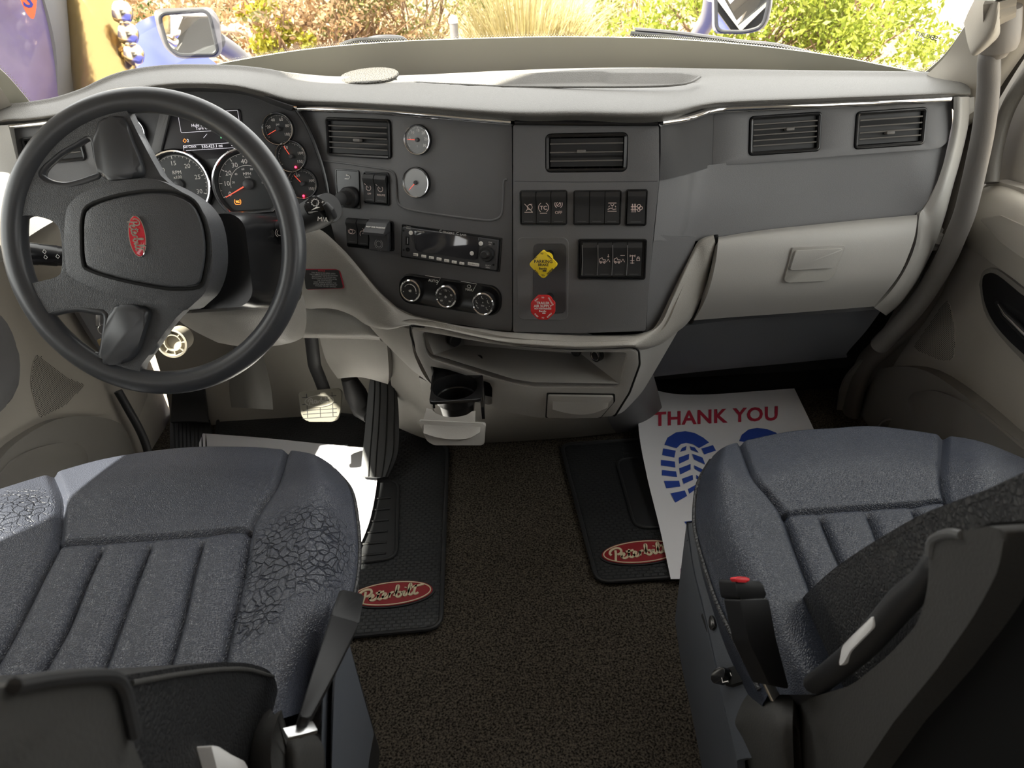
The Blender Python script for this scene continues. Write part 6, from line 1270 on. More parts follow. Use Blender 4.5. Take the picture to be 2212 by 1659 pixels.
pnet = [[(1540, 985), (1562, 967), (1600, 954), (1707, 932), (1800, 925), (1894, 921), (2040, 940), (2129, 957), (2240, 1003)],
 [(1516, 1028), (1560, 1012), (1628, 1026), (1720, 1005), (1810, 992), (1900, 985), (2036, 1002), (2140, 1005), (2260, 1040)],
 [(1507, 1078), (1568, 1070), (1668, 1074), (1745, 1062), (1830, 1054), (1920, 1047), (2038, 1045), (2150, 1060), (2280, 1090)],
 [(1508, 1135), (1580, 1130), (1693, 1110), (1768, 1103), (1869, 1096), (1967, 1090), (2047, 1084), (2165, 1120), (2300, 1140)],
 [(1528, 1210), (1612, 1210), (1722, 1187), (1804, 1190), (1903, 1175), (2000, 1162), (2075, 1150), (2190, 1190), (2330, 1220)],
 [(1560, 1300), (1657, 1300), (1760, 1285), (1850, 1285), (1940, 1268), (2035, 1250), (2115, 1240), (2220, 1270), (2360, 1300)],
 [(1610, 1400), (1710, 1400), (1805, 1395), (1900, 1390), (1985, 1370), (2075, 1350), (2160, 1330), (2250, 1350), (2390, 1380)],
 [(1660, 1500), (1765, 1500), (1860, 1495), (1950, 1485), (2035, 1465), (2120, 1440), (2200, 1425), (2290, 1440), (2430, 1470)]]
zc2 = [0.47, 0.525, 0.510, 0.506, 0.504, 0.506, 0.510, 0.53, 0.49]
zt2 = [[z-0.020-0.012*(abs(k-4)/4) for k, z in enumerate(zc2)]]+[[z-0.002*i for z in zc2] for i in range(7)]
PS = thing('passenger_seat', 'clean blue-black leather passenger seat with ribbed centre', 'truck seat', PZ(1850, 1250, 0.02), 'truck seats')
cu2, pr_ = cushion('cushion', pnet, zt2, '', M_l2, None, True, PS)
mb = MB(); mb.tube([r[0]+V((-0.003, 0, -0.010)) for r in pr_[:122]], 0.0035, 8); mb.build('piping', M_blk_fab, cu2)
# seat bases
def quadslab(pts3, th, away): b = MB(); b.solid(srows(pts3, 5, 5), th, away); return b
rows = [[PX(1508, 1122, 0.275), PX(1548, 1235, 0.278), PX(1594, 1362, 0.285), PX(1640, 1465, 0.29), PX(1700, 1640, 0.295)],
        [PX(1484, 1135, 0.262), PX(1500, 1238, 0.262), PX(1524, 1330, 0.262), PX(1555, 1465, 0.262), PX(1600, 1640, 0.262)],
        [PX(1481, 1146, 0.262), PX(1497, 1250, 0.262), PX(1520, 1345, 0.262), PX(1550, 1480, 0.262), PX(1590, 1680, 0.262)]]
rows.append([p+V((0, 0, -0.22)) for p in rows[-1]])
sb = quadslab(rows, 0.01, (1, 0, -0.5)).build('side_cover', M_seatb, PS)
mb = MB(); mb.box(FL, 0.53, 0.52, 0.46, 0.42, 0.0, 0.40, 0.01, 0.03); mb.build('pedestal', M_blackm, PS)
CF2 = fr3((1530, 1340, PX(1530, 1340, 0.266).y), (1570, 1440, PX(1570, 1440, 0.268).y), (1590, 1400, PX(1590, 1400, 0.28).y))
if CF2.n.z < 0: CF2.n = -CF2.n; CF2.u = -CF2.u
def side_ctl(pts, m, nm, n0=-0.01, n1=0.003):
    q = CF2.L(pts); mb = MB(); mb.prism(CF2, rnd(q if area(q) > 0 else q[::-1], 0.004), n0, n1, 0.001); return mb.build(nm, m, sb)
side_ctl([(1517, 1327), (1548, 1322), (1558, 1358), (1550, 1368), (1532, 1370)], M_gap, 'switch_recess'); side_ctl([(1545, 1330), (1552, 1334), (1556, 1355), (1546, 1366), (1541, 1350)], M_black, 'rocker_lever', 0, 0.009)
side_ctl([(1562, 1447), (1606, 1436), (1617, 1470), (1572, 1484)], M_gap, 'switch_recess'); kn = side_ctl([(1553, 1468), (1560, 1452), (1578, 1444), (1586, 1452), (1583, 1470), (1560, 1482)], M_black, 'recline_lever', 0, 0.014)
q = [CF2.uv(x, y, 0.015) for x, y in ((1559, 1464), (1561, 1474), (1573, 1471), (1573, 1474))]; mb = MB(); mb.stroke(CF2, q, 0.0012, 0.0150); q = [CF2.uv(x, y, 0.015) for x, y in ((1577, 1453), (1580, 1460))]; mb.stroke(CF2, q, 0.001, 0.0150); mb.build('seat_symbol', M_white, kn, fix=False)
mb = MB(); mb.box(FL, -0.50, 0.50, 0.46, 0.42, 0.0, 0.40, 0.01, 0.03); mb.build('pedestal', M_blackm, DS)
rows = [[PX(745, 1300, -0.225), PX(725, 1400, -0.225), PX(715, 1500, -0.225), PX(715, 1700, -0.225)], [PX(752, 1380, -0.215), PX(735, 1450, -0.215), PX(728, 1540, -0.215), PX(722, 1700, -0.215)], [PX(752, 1390, -0.22)+V((0, 0, -0.2)), PX(735, 1460, -0.22)+V((0, 0, -0.2)), PX(728, 1550, -0.22)+V((0, 0, -0.2)), PX(722, 1710, -0.22)+V((0, 0, -0.2))]]
quadslab(rows, 0.01, (-1, 0, -0.5)).build('side_cover', M_seatb, DS)

# backrests: side profile extruded across the seat
def backrest(par, sx, x_in, x_out, prof_px, thick, top_ext, m):
    P0 = [PX(x, y, x_in) for x, y in prof_px]; d = (P0[-1]-P0[-2]).normalized(); P0.append(P0[-1]+d*top_ext*0.5); P0.append(P0[-1]+d*top_ext*0.5+V((0, -0.02, 0)))
    yz = [(p.y, p.z) for p in P0]; n = len(yz); back = []
    for i, (y, z) in enumerate(yz): back.append((y-thick*(1 if 0 < i else 0.8), z-0.02))
    loop = yz+back[::-1]
    f = Fr((x_in, 0, 0), (1, 0, 0) if x_in > 0 else (1, 0, 0)); return yz, back, P0
def extr(name, par, loop_yz, xa, xb, m, bev=0.02, seg=4):
    """closed outline in the side plane, extruded from xa to xb (xb is the face seen), rounded edge on the xb side"""
    s_ = 1 if xb > xa else -1; f = Fr((xa, 0, 0), (s_, 0, 0)); q = [(y*s_*1.0, z) for y, z in loop_yz]
    q = [((f.u.y)*y, z) for y, z in loop_yz]
    if area(q) < 0: q = q[::-1]
    b = MB(); b.prism(f, rnd(q, 0.035, 5), 0, abs(xb-xa), bev, seg=seg); return b.build(name, m, par, sharp=50)
# passenger: inboard face at x=0.335
XI = 0.335
PP = [(1716, 1396), (1712, 1330), (1735, 1288), (1801, 1227), (1871, 1180), (1988, 1110), (2129, 1058), (2212, 1020)]
YZ = [(PX(x, y, XI).y, PX(x, y, XI).z) for x, y in PP]
d = np.array(YZ[-1])-np.array(YZ[-3]); d = d/np.linalg.norm(d)
YZ.append(tuple(np.array(YZ[-1])+d*0.16)); top_ = YZ[-1]
lo_y, lo_z = YZ[0]
loop = [(lo_y-0.02, lo_z-0.10)]+YZ+[(top_[0]-0.09, top_[1]+0.01), (top_[0]-0.08, top_[1]-0.2), (lo_y-0.22, lo_z+0.05), (lo_y-0.20, lo_z-0.12)]
extr('backrest', PS, loop, 0.86, XI, M_blk_fab, 0.018)
mb = MB(); st = cr_([PX(x, y, XI+0.002) for x, y in [(1722, 1345), (1748, 1296), (1812, 1240), (1882, 1194), (1998, 1126), (2139, 1074), (2230, 1036)]], 6); mb.tube(st, 0.0022, 8); mb.build('seam_piping', M_blk_fab, bpy.data.objects['backrest'])
# grey shell with trim bar
XS = 0.300
SH = [(2007, 1180), (2035, 1160), (2075, 1148), (2140, 1135), (2170, 1150), (2158, 1230), (2105, 1330), (2020, 1450), (1930, 1560), (1850, 1680), (1780, 1790), (1700, 1790), (1712, 1600), (1712, 1530), (1735, 1512), (1840, 1480), (1915, 1420), (1985, 1345), (2005, 1270)]
q = [(PX(x, y, XS).y, PX(x, y, XS).z) for x, y in SH]
f = Fr((XS+0.035, 0, 0), (-1, 0, 0)); qq = [(f.u.y*y, z) for y, z in q]; qq = qq if area(qq) > 0 else qq[::-1]
mb = MB(); mb.prism(f, rnd(qq, 0.02, 4), -0.02, 0.035, 0.010, seg=3); shl = mb.build('back_shell', M_shell, PS, sharp=50)
q = [(PX(x, y, XS+0.03).y, PX(x, y, XS+0.03).z) for x, y in [(2090, 1160), (2140, 1128), (2212, 1124), (2330, 1118), (2700, 1250), (2600, 1800), (1700, 1800), (1900, 1500), (2060, 1300)]]
qq = [(f.u.y*y, z) for y, z in q]; qq = qq if area(qq) > 0 else qq[::-1]
mb = MB(); mb.prism(f, rnd(qq, 0.02, 4), -0.06, 0.008, 0.01, seg=3); mb.build('back_panel', mat('rear_panel_shade', (0.006, 0.006, 0.006), 0.9, spec=0.15), PS, sharp=50)  # near-black colour stands in for shade on the rear face
mb = MB()
bar = [(2010, 1170, 0.318), (2030, 1158, 0.31), (2012, 1200, 0.305), (1995, 1250, 0.305), (1940, 1310, 0.305), (1870, 1390, 0.305), (1800, 1450, 0.305), (1740, 1495, 0.305), (1722, 1520, 0.31)]
mb.tube(cr_([PX(x, y, X) for x, y, X in bar[2:]], 4), [0.004, 0.006, 0.007, 0.008, 0.009, 0.010, 0.011, 0.012, 0.012, 0.012, 0.012, 0.012]+[0.012]*14, 14); mb.build('trim_bar', M_blackm, shl)
mb = MB(); mb.tube(cr_([PX(x, y, 0.30) for x, y in [(2008, 1200), (2012, 1172), (2028, 1158), (2055, 1152), (2078, 1156)]], 5), 0.0035, 8); mb.build('wire_loop', mat('pale_edge', (0.10, 0.10, 0.10), 0.3), shl)
# bright plate imitating the lit slot seen between the bar and the leather
fS = Fr(PX(1875, 1380, 0.302), (-1, 0, 0)); q = fS.L([(1911, 1328), (1912, 1352), (1895, 1370), (1860, 1405), (1845, 1432), (1834, 1438), (1842, 1395), (1858, 1378)]); q = q if area(q) > 0 else q[::-1]
mb = MB(); mb.prism(fS, rnd(q, 0.005), -0.004, 0.010, 0.002); mb.build('lit_patch', mat('lit_patch_white', (0.62, 0.61, 0.6), 0.4), shl)
rows = [[PX(1585, 1530, 0.28), PX(1610, 1500, 0.28), PX(1660, 1487, 0.285), PX(1715, 1500, 0.30)], [PX(1586, 1560, 0.265), PX(1620, 1545, 0.262), PX(1670, 1550, 0.265), PX(1712, 1560, 0.28)], [PX(1600, 1600, 0.27), PX(1635, 1620, 0.265), PX(1680, 1640, 0.265), PX(1715, 1660, 0.28)], [PX(1625, 1680, 0.28), PX(1655, 1700, 0.275), PX(1690, 1720, 0.275), PX(1720, 1740, 0.285)]]
quadslab(rows, 0.03, (1, 0, -0.3)).build('recliner_cover', M_shell, PS, sharp=70)
# driver backrest
XD = -0.275
DP = [(606, 1560), (598, 1470), (580, 1446), (540, 1432), (480, 1430), (400, 1438), (330, 1449), (270, 1458)]
YZ = [(PX(x, y, XD).y, PX(x, y, XD).z) for x, y in DP]
d = np.array(YZ[-1])-np.array(YZ[-4]); d = d/np.linalg.norm(d); YZ.append(tuple(np.array(YZ[-1])+d*0.15)); top_ = YZ[-1]; lo_y, lo_z = YZ[0]
loop = [(lo_y-0.0, lo_z-0.08)]+YZ+[(top_[0]-0.10, top_[1]+0.0), (top_[0]-0.10, top_[1]-0.2), (lo_y-0.24, lo_z+0.02), (lo_y-0.20, lo_z-0.12)]
extr('backrest', DS, loop, -0.80, XD, M_blk_fab, 0.018)
mb = MB(); mb.tube(cr_([PX(x, y, XD+0.003) for x, y in [(590, 1462), (540, 1447), (480, 1446), (400, 1455), (330, 1467), (285, 1476)]], 6), 0.002, 8); mb.build('seam_piping', M_shell, bpy.data.objects['backrest.001'])
XS2 = -0.235
SH = [(30, 1478), (110, 1468), (200, 1462), (245, 1466), (262, 1485), (272, 1530), (285, 1600), (330, 1700), (300, 1800), (-60, 1800), (-60, 1500)]
f = Fr((XS2-0.03, 0, 0), (1, 0, 0)); q = [(f.u.y*PX(x, y, XS2).y, PX(x, y, XS2).z) for x, y in SH]; q = q if area(q) > 0 else q[::-1]
mb = MB(); mb.prism(f, rnd(q, 0.012, 4), -0.05, 0.03, 0.010, seg=3); sh2 = mb.build('back_shell', M_shell, DS, sharp=50)
mb = MB(); mb.tube(cr_([PX(x, y, XS2+0.004) for x, y in [(30, 1482), (110, 1468), (200, 1460), (246, 1464), (268, 1490), (282, 1545), (292, 1590)]], 6), 0.004, 8); mb.build('shell_rim', M_blackm, sh2)
fS = Fr(PX(455, 1640, XD), (1, 0, 0)); q = fS.L([(424, 1612), (440, 1614), (470, 1632), (500, 1646), (512, 1670), (440, 1670)]); q = q if area(q) > 0 else q[::-1]
mb = MB(); mb.prism(fS, rnd(q, 0.004), -0.004, 0.012, 0.002); mb.build('lit_patch', bpy.data.materials['lit_patch_white'], sh2)  # white plate painted in as a highlight on the backrest side
rows = [[PX(600, 1590, -0.27), PX(625, 1582, -0.25), PX(660, 1582, -0.24), PX(695, 1588, -0.24), PX(712, 1610, -0.25)], [PX(596, 1625, -0.26), PX(630, 1615, -0.235), PX(665, 1612, -0.225), PX(700, 1620, -0.225), PX(716, 1650, -0.24)], [PX(590, 1700, -0.26), PX(630, 1700, -0.235), PX(665, 1700, -0.225), PX(700, 1700, -0.225), PX(718, 1710, -0.24)]]
quadslab(rows, 0.03, (-1, 0, -0.3)).build('recliner_cover', M_shell, DS, sharp=70)

# seat belt buckles
M_bk = mat('buckle_black', (0.010, 0.010, 0.011), 0.5, spec=0.3)
def buckle(name, label, top, seam, bot, X0, depth, red):
    t = thing(name, label, 'seat belt buckle', PX(*bot[0], X0), 'seat belt buckles'); f = Fr(PX(*seam[0], X0), (1 if X0 < 0 else -1, -0.9, 0.35))
    if X0 < 0:
        A, B = PX(757, 1285, X0), PX(652, 1563, X0); e = (B-A).normalized(); n = (CAM-A); n = n-e*n.dot(e); f = Fr(A, n)
    if X0 > 0:
        A, B = PZ(1609, 1250, 0.60), PZ(1671, 1482, 0.515); C_ = A+V((0.8, 0.6, 0.0)); n = (B-A).cross(C_-A); n = n if n.dot(CAM-A) > 0 else -n; f = Fr(A, n)
    up_, sm_, bt_ = [f.uv(*p) for p in top], [f.uv(*p) for p in seam], [f.uv(*p) for p in bot]
    q = [up_[0], up_[1], sm_[1], sm_[0]]; q = q if area(q) > 0 else q[::-1]
    mb = MB(); mb.prism(f, rnd(q, 0.004), -0.020, 0.006, 0.004, seg=3); h_ = mb.build('buckle_head', M_bk, t, sharp=60)
    k = len(bt_)//2; mids = [f.uv(*p) for p in depth]
    q = [sm_[0], sm_[1], mids[1], bt_[1], bt_[0], mids[0]]; q = q if area(q) > 0 else q[::-1]
    mb = MB(); mb.prism(f, rnd(q, 0.003), -0.016, 0.008, 0.004, seg=3); mb.build('sleeve', M_bk, t, sharp=60)
    if red: q = [f.uv(*p) for p in red]; q = q if area(q) > 0 else q[::-1]; mb = MB(); mb.prism(f, rnd(q, 0.003), 0.0, 0.008, 0.002); mb.build('release_button', mat('buckle_red', (0.75, 0.03, 0.04), 0.4), h_)
    mb = MB(); c = f.uv((bot[0][0]+bot[1][0])/2, bot[0][1]+4); mb.box(f, c[0], c[1], 0.012, 0.03, -0.008, -0.004, 0.001); mb.build('anchor_tongue', M_satin, t)
buckle('seat_belt_buckle', 'black seat belt buckle with red button beside the passenger seat', [(1580, 1252), (1638, 1256)], [(1586, 1294), (1648, 1292)], [(1650, 1478), (1692, 1486)], 0.262, [(1606, 1385), (1664, 1380)], [(1576, 1248), (1597, 1245), (1610, 1250), (1604, 1258), (1580, 1257)])
buckle('seat_belt_buckle', 'slim black seat belt buckle leaning beside the driver seat', [(731, 1281), (784, 1293)], [(712, 1341), (771, 1358)], [(641, 1563), (664, 1566)], -0.212, [(680, 1440), (722, 1457)], None)
# ------------------------------------------------------------------ outside: ground, planting, mirrors, neighbouring truck
GZ = -1.15
M_gr = mat('gravel_ground', (0.27, 0.22, 0.165), 0.9, bump=('noise', 60, 0.6, 0.02), mottle=0.25)
mb = MB(); mb.box(FL, 0, 22, 90, 70, GZ-0.1, GZ); struct('ground', mb, M_gr)
M_asph = mat('pale_concrete', (0.55, 0.50, 0.42), 0.9, mottle=0.15)
M_bark = mat('brown_stems', (0.20, 0.12, 0.07), 0.8)
def leafm(name, c1, c2):
    c1 = tuple(0.42*c for c in c1); c2 = tuple(0.50*c for c in c2)
    m = mat(name, c1, 0.6); nt = m.node_tree; b = nt.nodes['Principled BSDF']; g = nt.nodes.new('ShaderNodeNewGeometry'); mx = nt.nodes.new('ShaderNodeMixRGB'); mx.inputs[1].default_value = (*c1, 1); mx.inputs[2].default_value = (*c2, 1)
    nt.links.new(g.outputs['Random Per Island'], mx.inputs[0]); nt.links.new(mx.outputs[0], b.inputs['Base Color']); b.inputs['Subsurface Weight'].default_value = 0.0
    tr = nt.nodes.new('ShaderNodeBsdfTranslucent'); nt.links.new(mx.outputs[0], tr.inputs[0]); ms = nt.nodes.new('ShaderNodeMixShader'); ms.inputs[0].default_value = 0.4; out = nt.nodes['Material Output']
    nt.links.new(b.outputs[0], ms.inputs[1]); nt.links.new(tr.outputs[0], ms.inputs[2]); nt.links.new(ms.outputs[0], out.inputs[0]); return m
L_green = leafm('yellow_green_leaves', (0.42, 0.55, 0.03), (0.75, 0.80, 0.12)); L_brown = leafm('dry_brown_leaves', (0.50, 0.25, 0.08), (0.85, 0.62, 0.35)); L_olive = leafm('olive_leaves', (0.35, 0.42, 0.06), (0.75, 0.70, 0.25)); L_straw = leafm('straw_blades', (0.62, 0.48, 0.16), (0.90, 0.78, 0.40)); L_yel = leafm('yellow_leaves', (0.70, 0.65, 0.03), (0.90, 0.85, 0.10))
# earth bank behind the planting
rows = [[V((x, 5.2+0.3*math.sin(x*1.3), GZ)) for x in np.linspace(-14, 14, 30)], [V((x, 8.2+0.3*math.sin(x*0.9), -0.75+0.1*math.sin(2*x))) for x in np.linspace(-14, 14, 30)], [V((x, 12.0, 0.05+0.12*math.sin(1.7*x))) for x in np.linspace(-14, 14, 30)], [V((x, 17.0, 0.9)) for x in np.linspace(-14, 14, 30)], [V((x, 24.0, 1.6)) for x in np.linspace(-14, 14, 30)]]
rows = [[p if p.x < 6.2 else V((p.x, p.y, GZ-0.02)) for p in r] for r in rows]
mb = MB(); mb.grid(rows); b_ = mb.build('bank_ground', mat('leaf_litter', (0.20, 0.14, 0.085), 0.95, bump=('noise', 12, 1.0, 0.06), mottle=0.5)); b_['kind'] = 'structure'
def shrub(name, label, cen, rad, nleaf, lm, lsz, nbr, seed, group=None, straight=False, cat='shrub'):
    rs = np.random.RandomState(seed); c = V(cen); t = thing(name, label, cat, (c.x, c.y, max(GZ, c.z-rad[2])), group)
    mb = MB(); base = V((c.x, c.y, c.z-rad[2]))
    tips = []
    for i in range(nbr):
        d = rs.normal(size=3); d /= np.linalg.norm(d); r = rs.uniform(0.5, 1)
        tip = V((c.x+d[0]*rad[0]*r, c.y+d[1]*rad[1]*r, c.z+d[2]*rad[2]*r)); m_ = (base+tip)/2+V((rs.uniform(-.1, .1), rs.uniform(-.1, .1), 0.1)); tips.append((base, m_, tip))
        mb.tube([base+V((rs.uniform(-.15, .15), rs.uniform(-.1, .1), 0)), m_, tip], [0.014, 0.008, 0.003], 5)
    mb.build('branches', M_bark, t, sharp=80)
    N = nleaf; dd = rs.normal(size=(N, 3)); dd /= np.linalg.norm(dd, axis=1)[:, None]; r = rs.uniform(0.15, 1, size=N)**0.5
    # cluster leaves around sub-centres so the crown shows gaps
    K = max(6, nbr); ks = rs.normal(size=(K, 3)); ks /= np.linalg.norm(ks, axis=1)[:, None]; ks *= (rs.uniform(0.1, 1, size=(K, 1))**0.45); idx = rs.randint(0, K, N)
    P = ks[idx]*np.array(rad)+dd*r[:, None]*np.array(rad)*0.24+np.array(cen)
    a = rs.normal(size=(N, 3)); a /= np.linalg.norm(a, axis=1)[:, None]; b2 = np.cross(a, rs.normal(size=(N, 3))); b2 /= np.linalg.norm(b2, axis=1)[:, None]
    L_ = lsz*rs.uniform(0.6, 1.3, size=(N, 1)); W2 = L_*0.42
    v = np.stack([P-a*L_, P+b2*W2, P+a*L_, P-b2*W2], 1).reshape(-1, 3); mb = MB(); mb.v = [tuple(x) for x in v]; mb.f = [(4*i, 4*i+1, 4*i+2, 4*i+3) for i in range(N)]; mb.m = [0]*N
    o = mb.build('foliage', lm, t, sharp=180, fix=False); return t
def at(px, py, Y): return PY(px, py, Y)
G_ = 'shrubs beyond the windshield'
def sh(label, px, py, Y, rx, rz, n, lm, ls, nb, seed, name='shrub', ry=None): c = at(px, py, Y); return shrub(name, label, (c.x, c.y, c.z), (rx, ry or rx*0.7, rz), n, lm, ls, nb, seed, G_)
sh('dry brown twiggy shrub beside the driver-side hood mirror', 560, 40, 7.0, 1.5, 0.75, 9000, L_brown, 0.028, 60, 1)
sh('yellow-leaved low bush in front of the brown shrubs', 590, 60, 6.2, 0.30, 0.28, 1200, L_yel, 0.03, 14, 2)
sh('brown shrub with pink seed heads between yellow bush and olive bush', 720, 50, 6.8, 0.95, 0.62, 6500, L_brown, 0.026, 45, 3)
sh('olive green airy shrub behind the metal post', 880, 30, 7.2, 0.85, 0.75, 6500, L_olive, 0.028, 50, 4)
sh('pale olive shrub between straw grass and right mirror', 1370, 40, 7.4, 0.75, 0.70, 5200, L_olive, 0.028, 45, 5)
sh('bright yellow-green shrub framing the passenger-side mirror', 1600, 40, 5.6, 0.85, 0.70, 9000, L_green, 0.026, 55, 6)
sh('bright yellow-green shrub closest to the pale parking ground', 1835, 35, 5.4, 0.72, 0.62, 8000, L_green, 0.026, 50, 7)
sh('sparse dark green bush at the top edge beyond the chrome lights', 410, 5, 8.5, 0.9, 0.5, 3500, leafm('dark_green_leaves', (0.06, 0.14, 0.02), (0.2, 0.3, 0.05)), 0.03, 30, 8)
# straw grass clump
c = at(1130, 75, 6.2); GT = thing('ornamental_grass', 'tall clump of straw-coloured ornamental grass at the windshield centre', 'ornamental grass', (c.x, c.y, c.z-0.8))
mb = MB(); rs = np.random.RandomState(5)
for i in range(1500):
    a = rs.uniform(0, 2*math.pi); r0 = rs.uniform(0, 0.28); x, y = c.x+r0*1.3*math.cos(a), c.y+r0*math.sin(a); dx, dy = math.cos(a)*rs.uniform(0.1, 0.75), math.sin(a)*rs.uniform(0.1, 0.5); h = rs.uniform(0.9, 1.7); w_ = rs.uniform(0.006, 0.013); z0 = c.z-0.9
    pts = [V((x+dx*k*k*0.9, y+dy*k*k*0.9, z0+h*(k-0.42*k**3*(abs(dx)+0.2)))) for k in (0, .25, .5, .75, 1.0)]; sd_ = V((-math.sin(a+1), math.cos(a+1), 0))*w_
    vs = []
    for k, p in enumerate(pts): s_ = sd_*(1-k*0.22); vs += [p-s_, p+s_]
    mb.add(vs, [(2*k, 2*k+1, 2*k+3, 2*k+2) for k in range(4)])
mb.build('blades', L_straw, GT, sharp=180, fix=False)
# fallen logs
for lab, a, b_, r in (('long pale fallen branch lying across the bank above the mirror', (455, -6, 8.6), (870, 78, 7.4), 0.06), ('short fallen branch behind the left mirror housing', (480, 62, 6.9), (640, 100, 6.4), 0.045)):
    p, q_ = at(*a), at(*b_); mb = MB(); mb.tube([p, mid(p, q_, .3)+V((0, 0, 0.04)), mid(p, q_, .7)-V((0, 0, 0.03)), q_], [r*0.7, r, r*0.9, r*0.6], 10); o = mb.build('fallen_branch', mat('grey_wood', (0.42, 0.33, 0.24), 0.9, bump=('noise', 20, 0.6, 0.01)), None); tag(o, lab, 'fallen branch', 'fallen branches on the bank')
# bollard
p = at(979, 46, 5.6); f = Fr((p.x, p.y, 0), (0, 0, 1), (0, 1, 0)); BO = thing('bollard', 'grey metal post with domed white cap in front of the shrubs', 'post', (p.x, p.y, GZ))
mb = MB(); mb.lathe(f, [(0.030, GZ), (0.030, p.z), (0.032, p.z)], 20); mb.build('post', mat('post_grey', (0.16, 0.15, 0.14), 0.5), BO)
mb = MB(); mb.lathe(f, [(0.033, p.z-0.01), (0.033, p.z+0.01), (0.026, p.z+0.03), (0.0, p.z+0.042)], 20); mb.build('cap', mat('cap_pale', (0.6, 0.6, 0.58), 0.3), BO)
# pale paving and kerb lines on the right
mb = MB(); p1, p2 = PZ(1985, 35, GZ), PZ(2150, 75, GZ); f = Fr((0, 0, GZ), (0, 0, 1), (0, 1, 0)); d = (p2-p1).normalized(); n_ = V((-d.y, d.x, 0))
for w_, o_ in ((0.18, 0.0), (0.12, 0.9)):
    q = [p1-d*6+n_*(o_-w_), p2+d*12+n_*(o_-w_), p2+d*12+n_*(o_+w_), p1-d*6+n_*(o_+w_)]; mb.prism(f, [(v.x, v.y) for v in q] if area([(v.x, v.y) for v in q]) > 0 else [(v.x, v.y) for v in q][::-1], 0.0, 0.02)
o = mb.build('kerb', mat('kerb_shade', (0.33, 0.28, 0.22), 0.9)); o['kind'] = 'structure'
# hood mirrors
M_housing = mat('mirror_housing', (0.22, 0.21, 0.20), 0.45); M_mirror = mat('mirror_glass', (0.92, 0.92, 0.90), 0.015, 1.0)
M_blue = mat('truck_blue_paint', (0.03, 0.04, 0.22), 0.45, spec=0.25)
def hoodmirror(label, Y, outp, glassp, arm, nvec):
    t = thing('hood_mirror', label, 'mirror', PY(*arm[-1][:2], Y+0.1), 'hood mirrors'); f = Fr(PY(*glassp[0], Y), nvec)
    q = f.L(outp); q = q if area(q) > 0 else q[::-1]; mb = MB(); mb.prism(f, rnd(q, 0.035, 5), -0.12, 0.0, 0.008, seg=3); h = mb.build('housing', M_housing, t, sharp=50)
    q = f.L(glassp); q = q if area(q) > 0 else q[::-1]; mb = MB(); mb.prism(f, rnd(q, 0.03, 5), 0.0, 0.004, 0.001, nf=lambda a, b, c: 0); mb.build('mirror_glass', M_mirror, h)
    mb = MB(); mb.tube([f.w(a, b, 0.003) for a, b in rnd(q, 0.03, 5)], 0.007, 8, closed=True); mb.build('rubber_edge', M_rubber, h)
    mb = MB(); mb.tube(cr_([PY(*p) for p in arm], 4), 0.035, 12); mb.build('arm', M_housing, t)
hoodmirror('driver-side hood mirror in a grey housing, beyond the steering wheel', 3.0, [(332, 24), (345, 18), (455, 15), (472, 40), (480, 110), (470, 124), (385, 128), (355, 105), (338, 60)], [(342, 30), (450, 22), (470, 108), (462, 118), (385, 119), (362, 100)], [(470, 90, 3.12), (500, 110, 3.2), (530, 135, 3.3), (560, 160, 3.4)], (0.30, -1, 0.12))
hoodmirror('passenger-side hood mirror cut by the top edge of the windshield view', 3.0, [(1538, -60), (1670, -60), (1668, 10), (1655, 62), (1615, 74), (1545, 73), (1538, 60)], [(1545, -50), (1662, -50), (1660, 10), (1648, 58), (1610, 69), (1548, 68)], [(1540, -10, 3.12), (1532, 35, 3.18), (1518, 60, 3.25), (1490, 110, 3.4)], (-0.38, -1, 0.10))
# own hood below the sight line
HD = thing('truck_hood', 'dark blue hood of the truck, mostly hidden below the windshield', 'hood', (0, 3.0, -0.2))
rows = [[V((x, y, z0-0.10*(x/1.0)**2-0.25*max(0, abs(x)-0.85))) for x in np.linspace(-1.15, 1.15, 17)] for y, z0 in ((1.9, 0.62), (2.4, 0.58), (3.0, 0.48), (3.6, 0.30), (3.9, 0.05), (3.95, -0.5))]
mb = MB(); mb.solid(rows, 0.01, (0, 0, -1)); mb.build('hood_panel', M_blue, HD, sharp=60)
# left fender seen through the corner of the glass
rows = [[PY(288, 60, 3.5), PY(300, 48, 3.5), PY(325, 36, 3.5), PY(350, 30, 3.55)], [PY(292, 100, 3.35), PY(320, 95, 3.35), PY(360, 90, 3.4), PY(420, 100, 3.4)], [PY(296, 150, 3.1), PY(340, 150, 3.1), PY(400, 148, 3.2), PY(480, 150, 3.2)], [PY(290, 210, 2.8), PY(340, 210, 2.8), PY(400, 205, 2.9), PY(500, 200, 2.9)]]
mb = MB(); mb.solid(srows(rows, 5, 5), 0.01); mb.build('fender', M_blue, HD, sharp=60)
# wipers
def wiper(label, pts, arm):
    t = thing('windshield_wiper', label, 'wiper', wshit(*arm[0]), 'windshield wipers')
    def o_(p, d): q = wshit(*p); return q+(q-CAM).normalized()*d
    mb = MB(); mb.tube([o_(p, 0.02) for p in cr_(pts, 4)], 0.005, 8); mb.build('blade', M_rubber, t)
    mb = MB(); mb.tube([o_(p, 0.035) for p in cr_(arm, 4)], 0.008, 8, flat=0.6); mb.build('arm', M_dark2, t)
wiper('passenger-side wiper resting above the black glass band', [(1362, 72), (1420, 78), (1500, 86), (1600, 99), (1700, 112)], [(1372, 64), (1450, 70), (1530, 80), (1600, 90), (1680, 98), (1760, 118)])
wiper('driver-side wiper arm hooked over the black glass band', [(735, 98), (765, 88), (800, 86), (870, 86)], [(780, 95), (800, 84), (830, 80), (865, 82), (880, 92)])
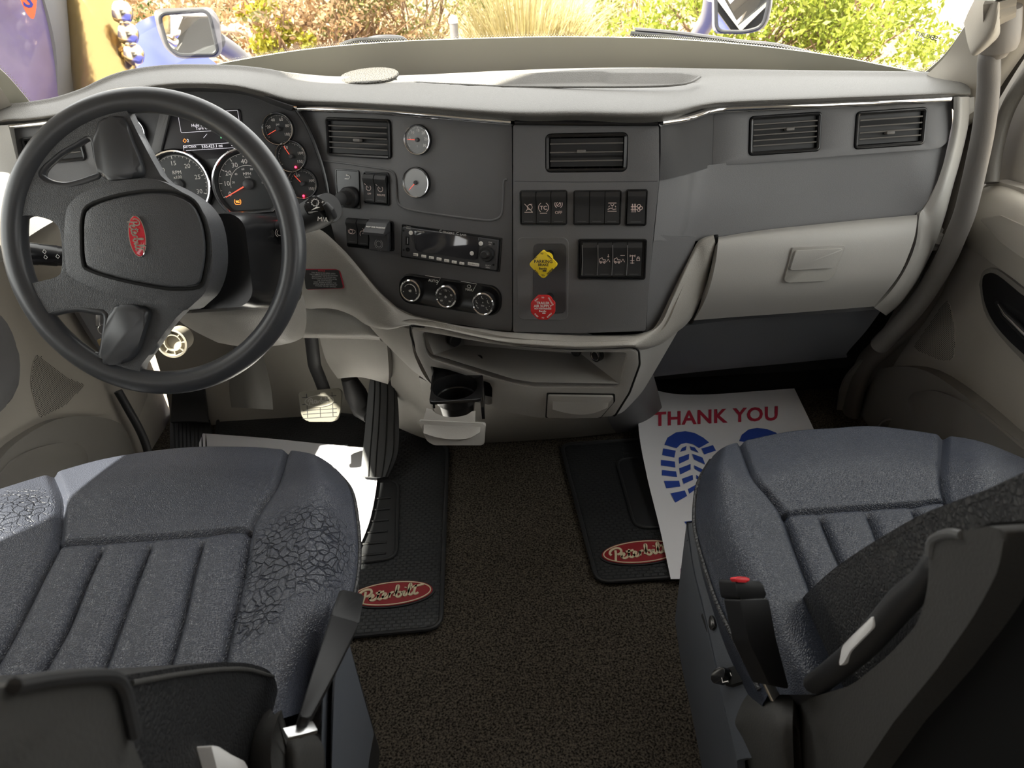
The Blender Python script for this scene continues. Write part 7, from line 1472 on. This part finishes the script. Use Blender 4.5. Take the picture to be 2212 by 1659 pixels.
# neighbouring blue truck with a chrome air cleaner
NTk = thing('parked_truck', 'blue truck parked alongside with a chrome cylinder and bullet lights', 'truck', (-2.6, 2.0, GZ))
pl = fr3((0, 100, 2.1), (90, 150, 2.35), (40, 10, 2.25)); 
rows = [[PY(-200, -60, 2.0), PY(-60, -60, 2.2), PY(60, -60, 2.4), PY(92, -60, 2.46)], [PY(-200, 100, 1.95), PY(-40, 100, 2.15), PY(90, 100, 2.36), PY(122, 100, 2.42)], [PY(-200, 260, 1.9), PY(-20, 260, 2.1), PY(110, 260, 2.3), PY(140, 260, 2.36)]]
mb = MB(); mb.solid(srows(rows, 5, 5), 0.02); mb.build('cab_side', mat('dusty_blue_reflection', (0.13, 0.10, 0.18), 0.3, coat=0.6, mottle=0.3), NTk)  # purple-brown in the blue imitates the brownish reflection on the panel
rows = [[PY(78, -60, 2.43), PY(110, -60, 2.5), PY(150, -60, 2.62)], [PY(120, 100, 2.40), PY(150, 100, 2.46), PY(178, 100, 2.55)], [PY(125, 260, 2.34), PY(175, 260, 2.42), PY(215, 260, 2.5)]]
mb = MB(); mb.solid(srows(rows, 5, 5), 0.02); mb.build('window_seal', mat('dusty_seal', (0.12, 0.12, 0.12), 0.5), NTk)
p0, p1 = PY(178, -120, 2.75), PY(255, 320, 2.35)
mb = MB(); mb.tube([p0, mid(p0, p1, .25), mid(p0, p1, .5), mid(p0, p1, .75), p1], 0.095, 48); ac = mb.build('air_cleaner', mat('chrome_brown_reflection', (0.36, 0.25, 0.10), 0.25, 1.0, bump=('noise', 9, 0.5, 0.02)), NTk)  # brown tint stands in for foliage mirrored in the chrome
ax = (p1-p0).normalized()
mb = MB(); q0, q1 = PY(140, -100, 2.72), PY(205, 300, 2.34); mb.tube([q0, q1], 0.03, 24); mb.build('chrome_bar', M_chrome, NTk)
for (x, y) in ((266, 25), (279, 72), (291, 116)):
    c = PY(x-16, y-2, 2.5); e = PY(x+18, y+7, 2.5); d = (e-c).normalized(); f = Fr(c, d, (0, 0, 1))
    L_ = (e-c).length; mb = MB(); mb.lathe(f, [(0.030, 0), (0.034, L_*0.35), (0.031, L_*0.7), (0.020, L_*0.95), (0.0, L_*1.03)], 24); mb.build('bullet_light', mat('bullet_chrome', (0.7, 0.62, 0.5), 0.22, 1.0), NTk)
f = Fr(PY(60, 4, 2.28), V((0.75, -0.9, 0.1)), spin=-0.35); mb = MB(); mb.prism(f, cr_([(-0.024, 0.045), (0.0, 0.05), (0.020, 0.035), (0.020, 0.0), (0.012, -0.040), (-0.004, -0.030), (-0.018, 0.005)], 3, True), 0, 0.004); em = mb.build('emblem', mat('orange_red_decal', (0.75, 0.10, 0.03), 0.5), NTk)
mb = MB(); mb.text(f, 'S', 0, 0.003, 0.055, 0.005, bold=0.001); mb.build('emblem_letter', M_blue, em, fix=False)
